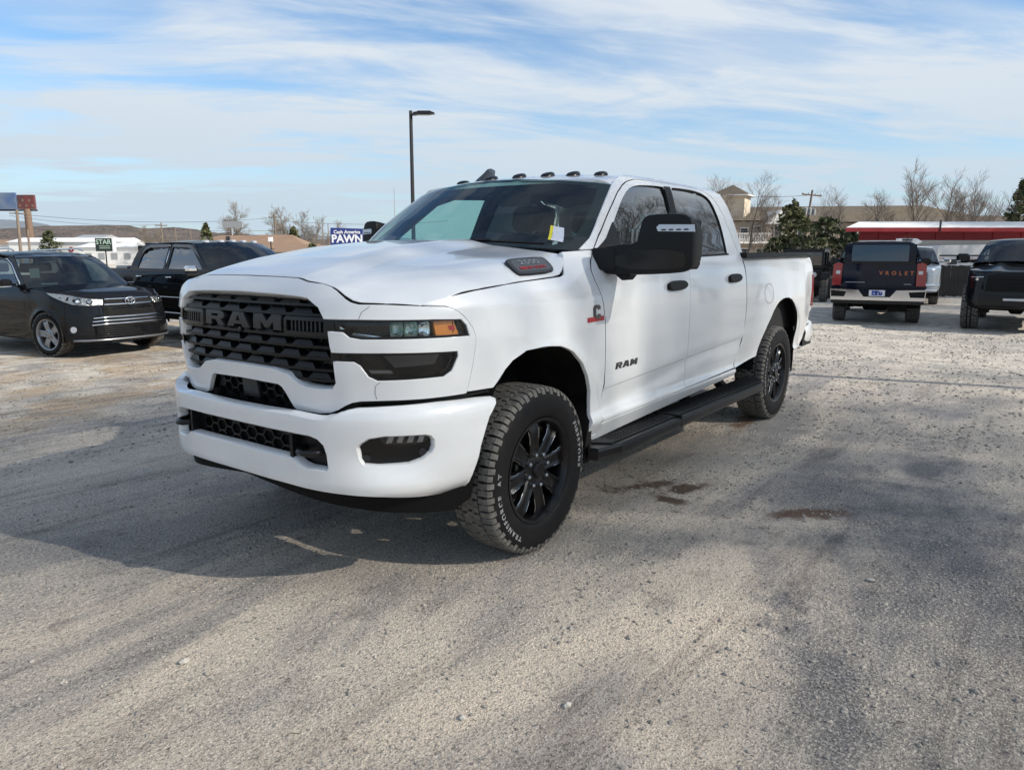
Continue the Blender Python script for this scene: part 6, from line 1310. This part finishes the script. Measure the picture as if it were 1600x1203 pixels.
for u, z in ((25.9,3.0),(27.4,3.2),(29.5,3.2),(29.5,.9),(26.0,.7),(27.8,.7),(33.0,3.2),(36.0,3.2),(39.0,3.2),(33.0,.9),(36.0,.9),(39.0,.9)):
    v = -.72 if 28.6 < u < 31.2 else (-.02 if u < 30 else 1.48); mb = MB(); bx(mb, u,u+.95,v-.03,v+.05,z+MZ,z+1.35+MZ); f = mb.build('window', M['trimw'], ap)
    mb = MB(); bx(mb, u+.08,u+.87,v-.06,v-.031,z+.1+MZ,z+1.25+MZ); mb.build('pane', M['winb'], f)
tw = thing('stair_tower', 'cream square tower with small hipped roof on the apartment block', 'building', bgp(88, 25.6), FA_-.50)
mb = MB(); bx(mb, -1.65,1.85,-1.6,1.8,0,8.3); mb.build('wall', M['siding'], tw)
mb = MB(); mb.add([(-2.1,-2.1,8.25),(2.3,-2.1,8.25),(2.3,2.3,8.25),(-2.1,2.3,8.25),(.1,.1,9.5)], [(0,1,4),(1,2,4),(2,3,4),(3,0,4),(3,2,1,0)]); mb.build('roof', M['shingle'], tw)
mb = MB(); bx(mb, -2.15,2.35,-2.15,2.35,8.12,8.25); mb.build('eave', M['trimw'], tw)
for k in range(14): mb = MB(); bx(mb, -1.62,1.82,-1.625,-1.6,5.0+k*.22,5.02+k*.22); mb.build('siding_board', M['siding'], tw)
# ---- red and white commercial building
rb = frame_thing('commercial_building', 'low red metal building with white roof edge behind the parked trucks', 'building', 42)
def skew(mb, u0, u1, v0, v1, z0, z1): mb.prism([(u0,v0),(u1,v0),(u1+.47*(v1-v0),v1),(u0+.47*(v1-v0),v1)], lambda a, b: (a,b,z0), lambda a, b: (a,b,z1)); return mb
mb = MB(); skew(mb, 19.5,34,0,9,2.4,3.02); mb.build('upper_wall', M['redwall'], rb)
mb = MB(); skew(mb, 19.5,34,.02,9,0,2.4); mb.build('wall', M['whitem'], rb)
mb = MB(); mb.add([(18.2,-1.2,3.06),(34,-1.2,3.06),(34,1.0,3.46),(19.9,1.0,3.46),(38,9,3.4),(24,9,3.4)], [(0,1,2,3),(3,2,4,5)]); mb.build('roof', M['whitem'], rb)
mb = MB(); bx(mb, 18.2,34,-1.22,-1.16,2.84,3.055); skew(mb, 18.2,18.26,-1.2,.5,2.84,3.05); mb.build('fascia', M['redwall'], rb)
for k in range(9):
    u = 20.6+k*1.6; mb = MB(); bx(mb, u,u+.05,-.04,0,2.42,3.0); mb.build('panel_rib', M['redwall'], rb)
mb = MB(); bx(mb, 23.3,23.36,-1.25,-1.15,2.84,3.46); mb.build('downpipe', M['pole_b'], rb)
for u in (20.2,22.4,27.5): 
    mb = MB(); bx(mb, u,u+1.1,-.04,.03,.9,1.8); f = mb.build('window', M['trimw'], rb); mb = MB(); bx(mb, u+.08,u+1.02,-.07,-.041,.98,1.72); mb.build('pane', M['winb'], f)
# white trailers parked in front of it
for nm, u0, u1, D, lab in (('travel_trailer',19.3,22.4,40,'white travel trailer with rounded roof left of the other trailer'),('travel_trailer',22.6,28.6,39.5,'long white trailer with dark stripe in front of the red building')):
    t = frame_thing(nm, lab, 'trailer', D, u0, 'white trailers before the red building'); w = u1-u0
    mb = MB(); mb.prism([(0,.45),(0,1.9),(.15,2.10),(w*.72,2.16),(w-.2,1.95),(w,1.7),(w,.45)], lambda a, b: (a,0,b), lambda a, b: (a,2.2,b)); mb.build('body', M['whitem'], t)
    mb = MB(); bx(mb, .1,w-.1,-.012,0,1.52,1.60); mb.build('stripe', M['winb'], t)
    mb = MB(); bx(mb, .1,w-.1,-.012,0,1.40,1.43); mb.build('stripe', M['redwall'], t)
    for k in range(2):
        mb = MB(); bx(mb, .5+k*1.4,1.1+k*1.4,-.03,0,1.05,1.42); f = mb.build('window', M['trimw'], t); mb = MB(); bx(mb, .55+k*1.4,1.05+k*1.4,-.045,-.031,1.10,1.37); mb.build('pane', M['winb'], f)
    for k in (0,1): mb = MB(); mb.tube([(w*.45+k*.8,.0,.33),(w*.45+k*.8,.22,.33)], .33, 14); mb.build('wheel', M['rubber'], t)
sgn = frame_thing('pointed_sign', 'white arrow shaped sign standing above the trailers', 'sign', 39, 21.0)
mb = MB(); mb.prism([(-.9,2.12),(-.9,2.44),(.15,2.44),(.45,2.28),(.15,2.12)], lambda a, b: (a,0,b), lambda a, b: (a,.08,b)); mb.build('board', M['signw'], sgn)
mb = MB(); bx(mb, -.6,-.54,.02,.07,0,2.13); bx(mb, .0,.06,.02,.07,0,2.13); tag(mb.build('posts', M['polew'], sgn), kind='stuff')
for txt, z in (('WHITE H','2.36'),('BUILD IT','2.21')):
    V_, F_ = text_mesh(txt, .13, bold=.015); make('sign_lettering', [(v[0]-.35,-.006,float(z)+v[1]) for v in V_], F_, [M['winb']], sgn)
# ---- board fence
fe = frame_thing('board_fence', 'dark weathered wooden board fence behind the parked trucks', 'fence', 29)
mbd = None; k = 0; u = 9.2
while u < 21.5:
    w = .138; z1 = 1.22+rng.normal(0, .012)
    if k == 0: mb = MB(); bx(mb, 0,w,0,.022,0.02,z1); b0 = mb.build('board', M['wood'], fe); b0.location = (u,0,0)
    else: c = b0.copy(); COL.objects.link(c); c.parent = fe; c.location = (u, rng.normal(0,.006), rng.normal(0,.012)); c.rotation_euler = (0, rng.normal(0,.006), 0)
    u += w+.010; k += 1
for z in (.30,1.0): mb = MB(); bx(mb, 9.2,21.5,.024,.06,z,z+.09); mb.build('rail', M['wood'], fe)
for k in range(6): mb = MB(); bx(mb, 9.3+k*2.4,9.4+k*2.4,.06,.16,0,1.25); mb.build('post', M['wood'], fe)
# ---- utility poles
def pole(label, D, u, h, lean=0., r=.13, arm=True, group='utility poles'):
    t = thing('utility_pole', label, 'utility pole', bgp(D, u), FA_, group); t.rotation_euler = (0, lean, FA_)
    mb = MB(); mb.tube([(0,0,0),(0,0,h)], [r, r*.7], 8); mb.build('pole', M['polew'], t, True, 40)
    if arm:
        mb = MB(); bx(mb, -.9,.9,-.06,.04,h-.5,h-.38); a = mb.build('crossarm', M['polew'], t)
        for x in (-.8,-.3,.3,.8): mb = MB(); mb.tube([(x,0,h-.38),(x,0,h-.24)], [.05,.03], 6); mb.build('insulator', M['steelg'], a)
    return t
pr_ = pole('leaning wooden utility pole with grey transformers among the evergreens', 68, 26.35, 7.3, math.radians(5.5), .13, True)
for x in (-.42,-.05,.34): mb = MB(); mb.lathe([(0,0),(.16,.0),(.17,.05),(.17,.55),(.10,.62),(0,.64)], 12, (x,-.25,5.1), 'z'); mb.build('transformer', M['steelg'], pr_, True, 40)
p1 = pole('brown utility pole with crossarm in front of the white sheds', 90, -59.4, 6.8, math.radians(1), .20)
for D, u, h, lab, rr in ((95,-61.5,4.6,'short pole left of the tall crossarm pole',.16),(110,-51.5,6.1,'thin pale pole above the hillside left of the black truck roof',.12),(110,-49.5,5.3,'thin pole above the black truck roof, second from the left',.11),(110,-47.3,5.1,'thin pole with a lamp above the black truck roof',.10),(110,-34.8,7.3,'pale slender pole behind the brown roof',.14),(112,-28.3,6.0,'thin paired pole left of the blue sign',.08),(112,-27.5,6.0,'thin paired pole nearest the blue sign',.08)):
    pole(lab, D, u, h, 0, rr, arm=(h > 5.5 and rr > .1))
mt_ = thing('radio_mast', 'very thin tall radio mast beside the dark light pole', 'mast', bgp(150,-23.4), 0); mb = MB(); mb.tube([(0,0,0),(0,0,14.5)], [.12,.06], 5); mb.build('mast', M['steelg'], mt_)
# overhead wires sag between poles
def wire(a, b, sag, label, r=.02):
    a, b = Vector(a), Vector(b); mb = MB(); mb.tube([a.lerp(b, k/12)-Vector((0,0,sag*4*(k/12)*(1-k/12))) for k in range(13)], r, 4, False); tag(mb.build('overhead_wire', M['wire']), label, 'wire', 'overhead wires')
wire(bgp(90,-59.4,6.1), bgp(110,-34.8,6.6), .8, 'upper overhead wire from the crossarm pole towards the brown roof', .022); wire(bgp(90,-60.2,5.9), bgp(110,-51.5,5.6), .5, 'lower overhead wire running left of the black truck', .02)
wire(bgp(110,-34.8,6.2), bgp(140,-12,7.4), .6, 'overhead wire above the blue sign', .025); wire(bgp(68,26.6,6.6), bgp(60,10,7.0), .5, 'overhead wire leading left from the leaning pole', .018); wire(bgp(110,-51.5,5.0), bgp(112,-28.3,5.2), .4, 'overhead wire low above the black truck roof', .02)
# ---- light pole
lp_ = thing('street_lamp', 'tall dark square light pole with flat lamp head to the right', 'street lamp', bgp(30,-3.95), FA_)
mb = MB(); mb.tube([(0,0,0),(0,0,.6),(0,0,7.15)], [.10,.085,.065], 4, True); mb.build('pole', M['pole_b'], lp_)
mb = MB(); mb.prism([(.05,6.98),(.12,7.08),(.25,7.10),(.30,7.13),(.75,7.13),(.93,7.06),(.93,7.03),(.70,7.00),(.28,7.00),(.15,6.98)], lambda a, b: (a,-.14,b), lambda a, b: (a,.14,b)); lh = mb.build('lamp_head', M['pole_b'], lp_)
mb = MB(); mb.box((.34,-.11,6.985),(.68,.11,6.999)); mb.build('lens', M['winb'], lh)
# ---- blue pawn sign
ps = frame_thing('shop_sign', 'blue PAWN sign board with white letters beside the far mirror', 'sign', 70, -15.4)
mb = MB(); mb.prism([(-1.62,2.42),(-1.58,4.02),(1.60,3.92),(1.56,2.36)], lambda a, b: (a,0,b), lambda a, b: (a,.25,b)); bd = mb.build('board', M['signblue'], ps)
for s_ in (-1,1): mb = MB(); mb.tube([(s_*.9,.12,0),(s_*.9,.12,2.45)], .09, 6); mb.build('post', M['polew'], ps)
for txt, z, sz, b_ in (('Cash America',3.62,.44,.012),('PAWN',2.98,.98,.035)):
    V_, F_ = text_mesh(txt, sz, bold=b_); make('sign_lettering', [(v[0]*(1.0)-.05,-.02,z+v[1]) for v in V_], F_, [M['signw']], bd)
# ---- dark STAR sign
ss = frame_thing('shop_sign', 'dark green STAR sign on a single post before the white sheds', 'sign', 70, -38.25)
mb = MB(); bx(mb, -.86,.72,0,.15,1.85,3.06); bd = mb.build('board', M['signg'], ss); mb = MB(); bx(mb, .72,.90,0,.3,1.85,3.08); mb.build('side_panel', M['signw'], ss); mb = MB(); mb.tube([(0,.1,0),(0,.1,1.85)], .06, 6); mb.build('post', M['pole_b'], ss)
V_, F_ = text_mesh('STAR', .62, bold=.01); make('sign_lettering', [(v[0]-.08,-.02,2.70+v[1]) for v in V_], F_, [M['greenl']], bd)
for z in (2.30,2.12): mb = MB(); bx(mb, -.5,.5,-.02,0,z,z+.05); mb.build('text_line', M['greenl'], bd)
# ---- billboard pair
bb = frame_thing('billboard', 'pair of large billboards on one rusty column above the white sheds', 'billboard', 130, -84)
mb = MB(); mb.tube([(.2,0,0),(.2,0,9.2)], .55, 14); mb.build('column', M['steelr'], bb, True, 40)
mb = MB(); bx(mb, -9,-1.45,-.3,.1,9.1,11.9); mb.build('left_panel', M['bb1'], bb); mb = MB(); bx(mb, -1.3,1.6,-.1,.4,9.15,11.55); mb.build('right_panel', M['bb2'], bb)
mb = MB(); bx(mb, -9,1.7,.1,.5,8.85,9.1); mb.build('catwalk', M['pole_b'], bb)
for k in range(5): mb = MB(); bx(mb, -1.1+k*.55,-.75+k*.55,-.13,-.1,9.5+(k%2)*.9,9.95+(k%2)*.9); mb.build('printed_block', M['steelr'], bb)
gb = frame_thing('billboard', 'small grey billboard seen from behind among bare trees', 'billboard', 110, -41.1)
mb = MB(); bx(mb, -1.45,1.5,0,.2,5.35,6.27); mb.build('panel', M['steelg'], gb); mb = MB(); mb.tube([(-.1,.1,0),(-.1,.1,5.35)], .12, 6); mb.build('post', M['steelg'], gb)
# ---- white sheds along the road on the left
for u0, u1, z1, D, roof, lab in ((-96,-77.5,3.3,124,'brownroof','pale shed with tan roof at the far left'),(-81,-63,3.55,120,'whitem','long low white commercial shed with red logo'),(-67.5,-57,2.7,116,'whitem','lowest white shed next to the STAR sign'),(-75.4,-71,4.2,128,'steelg','small grey building poking above the white sheds')):
    t = frame_thing('white_shed', lab, 'building', D, (u0+u1)/2, 'white sheds across the road'); w = (u1-u0)/2; zt = z1+.2
    mb = MB(); bx(mb, -w,w,0,8,0,zt-.3); mb.build('wall', M['whitem'], t)
    mb = MB(); mb.add([(-w-.3,-.3,zt-.32),(w+.3,-.3,zt-.32),(w+.3,4,zt+.45),(-w-.3,4,zt+.45),(w+.3,8.3,zt-.32),(-w-.3,8.3,zt-.32)], [(0,1,2,3),(3,2,4,5),(0,3,5),(1,4,2)]); mb.build('roof', M[roof], t)
    for k in range(int(w)): mb = MB(); bx(mb, -w+1+k*2,-w+2.0+k*2,-.04,0,.7,1.7); mb.build('window', M['steelg'], t)
    if 'logo' in lab:
        mb = MB(); mb.lathe([(.18,-.05),(.42,-.05),(.42,0),(.18,0)], 18, (1.0,0,2.25)); mb.build('logo_ring', M['redwall'], t); mb = MB(); bx(mb, -.3,2.4,-.05,0,1.55,1.7); mb.build('text_line', M['steelg'], t)
# ---- brown roofs in the middle distance
for D, u0, u1, ze, zr, lab in ((90,-34.6,-24.4,2.0,3.75,'house with wide brown roof left of the bare trees'),(100,-44,-32,2.6,3.9,'brown roofed house furthest left behind the black truck'),(84,-28,-20.5,1.6,2.55,'low brown roof nearest the white hood')):
    t = frame_thing('brown_roof_house', lab, 'house', D, (u0+u1)/2, 'brown roofed houses'); w = (u1-u0)/2; mb = MB(); bx(mb, -w+.4,w-.4,.4,7.6,0,ze+.2); mb.build('wall', M['shsid'], t)
    mb = MB(); mb.add([(-w,0,ze+.2),(w,0,ze+.2),(w,8,ze+.2),(-w,8,ze+.2),(-w*.45,4,zr+.2),(w*.35,4,zr+.2)], [(0,1,5,4),(1,2,5),(2,3,4,5),(3,0,4),(3,2,1,0)]); mb.build('roof', M['brownroof'], t)
wb_ = frame_thing('bird_box', 'small white box on a dark post before the brown roof', 'box', 60, -19.4); mb = MB(); mb.tube([(0,0,0),(0,0,2.6)], .05, 5); mb.build('post', M['pole_b'], wb_); mb = MB(); bx(mb, -.16,.16,-.1,.1,2.6,2.95); mb.build('box', M['signw'], wb_)
# ---- bare trees behind the right hand buildings
GR = 'bare trees behind the red building'
ta = bare_tree(31, 6.7, bgp(60,29.6), 'wide bare tree left of the others above the blue pickup', GR, 'twig', spread=.72, trunk=.13, levels=4, kids=5, start=.30, rmin=.0078)
tb = bare_tree(37, 8.3, bgp(60,32.0), 'tallest bare tree above the red roof', GR, 'twig', spread=.52, trunk=.14, levels=4, kids=5, start=.30, rmin=.0078)
for D, u, rz, s, src, lab in ((61,34.4,1.3,.93,tb,'bare tree just right of the tallest one'),(60,36.1,2.6,.97,ta,'broad bare tree in the middle of the row above the red roof'),(64,38.6,.7,.95,tb,'bare tree towards the right end of the row'),(66,41.0,3.9,.78,ta,'small bare tree next to the dark evergreen at the edge'),(63,39.6,5.0,.70,tb,'thin low bare tree between larger ones at the right'),(66,43.2,2.2,.85,tb,'rightmost bare tree of the row')): again(src, bgp(D,u), rz, s, lab)
GM = 'bare trees before the apartment building'
tc_ = bare_tree(41, 8.6, bgp(72,22.8), 'large bare tree in front of the cream tower', GM, 'twig', spread=.60, trunk=.13, levels=4, kids=5, start=.15, rmin=.0078)
for D, u, rz, s, lab in ((70,18.6,1.1,.92,'bare tree mostly behind the white cab'),(71,24.9,2.3,.82,'bare tree to the right of the tower'),(64,28.3,4.1,.80,'pale bare tree over the evergreen beside the red roof'),(75,20.6,5.2,1.0,'bare tree left of the tower'),(66,26.6,.3,.72,'thin bare tree next to the leaning pole')): again(tc_, bgp(D,u), rz, s, lab)
GB = 'shrubs with bare twigs'
sh = bare_tree(51, 2.6, bgp(41,21.4,-.2), 'pale bare shrub in front of the red wall, left one', GB, 'twig2', spread=.55, trunk=.035, levels=3, kids=5, start=.1); again(sh, bgp(41,20.5), 2.0, .9, 'pale bare shrub in front of the red wall, right one'); again(sh, bgp(41,19.6), 4.0, .8, 'pale bare shrub at the corner of the red building')
for D, u, h, rd, sd, lab, m_, cn in ((66,24.6,6.2,3.0,1,'pointed evergreen left of the leaning pole','needle2',.62),(62,26.0,4.6,3.6,2,'broad dark evergreen at the foot of the leaning pole','needle',.42),(60,28.2,3.9,3.0,3,'rounded dark evergreen beside the red building','needle',.38),(64,23.0,3.2,2.4,4,'low dark evergreen in front of the balcony','needle',.5),(66,44.6,7.8,2.3,5,'large dark evergreen at the right edge behind the trucks','needle',.75)):
    evergreen(bgp(D,u), h, rd, sd, lab, m_, cn, 3000, .17)
for D, u, h, rd, sd, lab, m_ in ((100,-40.9,5.5,1.4,6,'olive evergreen above the black truck roof','needle2'),(98,-28.6,5.0,1.6,7,'dark evergreen beyond the brown roofs','needle2'),(118,-73,5.2,2.6,8,'dark rounded tree behind the white sheds','needle'),(84,-22.5,2.7,1.5,10,'low bush left of the blue sign','needle2')):
    evergreen(bgp(D,u), h, rd, sd, lab, m_, .6, 1300, .22, 'evergreens across the road')
GL = 'bare trees in the left distance'
td = bare_tree(61, 9.4, bgp(120,-43.4), 'round topped bare tree beside the small grey billboard', GL, 'twig2', spread=.66, trunk=.16, levels=4, kids=5, start=.25, rmin=.015)
for D, u, rz, s, lab in ((120,-45.2,1.5,.75,'bare tree just left of the small grey billboard'),(122,-39.3,2.6,.86,'bare tree between the billboard and the slender pole'),(120,-36.4,.6,.92,'bare tree behind the slender pole'),(118,-33.6,3.4,.84,'bare tree right of the slender pole'),(118,-30.6,4.4,.76,'bare tree above the brown roof, second from the blue sign'),(120,-27.5,5.5,.70,'bare tree just left of the blue sign'),(112,-53.0,2.1,.55,'small bare tree above the hillside near thin poles'),(115,-57,3.0,.6,'small bare tree right of the STAR sign')): again(td, bgp(D,u), rz, s, lab)
# dark brush along the fence and under the evergreens
r = np.random.default_rng(77); V = []; F = []
for k in range(9000):
    D = r.uniform(46,60); u = r.uniform(12,30); z = -.2+abs(r.normal(0,.75)); p = np.array(bgp(D, u, z)); a = r.normal(0,1,3); a[2] = abs(a[2])*1.5; a /= np.linalg.norm(a); b = np.cross(a, r.normal(0,1,3)); b /= np.linalg.norm(b); l = r.uniform(.15,.5)
    V += [p-b*.03, p+b*.03, p+a*l]; F.append((3*k,3*k+1,3*k+2))
tag(make('undergrowth', V, F, M['twig']), kind='stuff')
# ---- hills
def ridge(name, D, pts, depth, colr, amp, seed, mt):
    from mathutils import noise as mn
    us = np.linspace(pts[0][0], pts[-1][0], 260); zs = np.interp(us, [a for a, _ in pts], [b for _, b in pts]); V = []; F = []; rows = 9
    for i, (u, z) in enumerate(zip(us, zs)):
        for j in range(rows):
            t = j/(rows-1); d = D-depth*(1-t); zz = -.3+(z+.3)*math.sin(t*math.pi/2)**1.1; zz += amp*(mn.noise(Vector((u*.02, t*3, seed)))+.6*mn.noise(Vector((u*.09, t*9, seed)))+.5*mn.noise(Vector((u*.3, t*20, seed+3))))*t; V.append(bgp(d, u, max(zz, -.35)))
    for i in range(len(us)-1):
        for j in range(rows-1): a = i*rows+j; F.append((a,a+rows,a+rows+1,a+1))
    tag(make(name, V, F, mt, None, True), kind='structure')
hm = mat('winter_woods', (.155,.118,.102), 1., var=(.03,1.,(.075,.066,.055)), bump=(.16,1.,9.)); hm2 = mat('hazed_hills', (.17,.195,.225), 1., var=(.004,.6,(.13,.15,.17)))  # far hills: distance haze put into their blue grey base colour
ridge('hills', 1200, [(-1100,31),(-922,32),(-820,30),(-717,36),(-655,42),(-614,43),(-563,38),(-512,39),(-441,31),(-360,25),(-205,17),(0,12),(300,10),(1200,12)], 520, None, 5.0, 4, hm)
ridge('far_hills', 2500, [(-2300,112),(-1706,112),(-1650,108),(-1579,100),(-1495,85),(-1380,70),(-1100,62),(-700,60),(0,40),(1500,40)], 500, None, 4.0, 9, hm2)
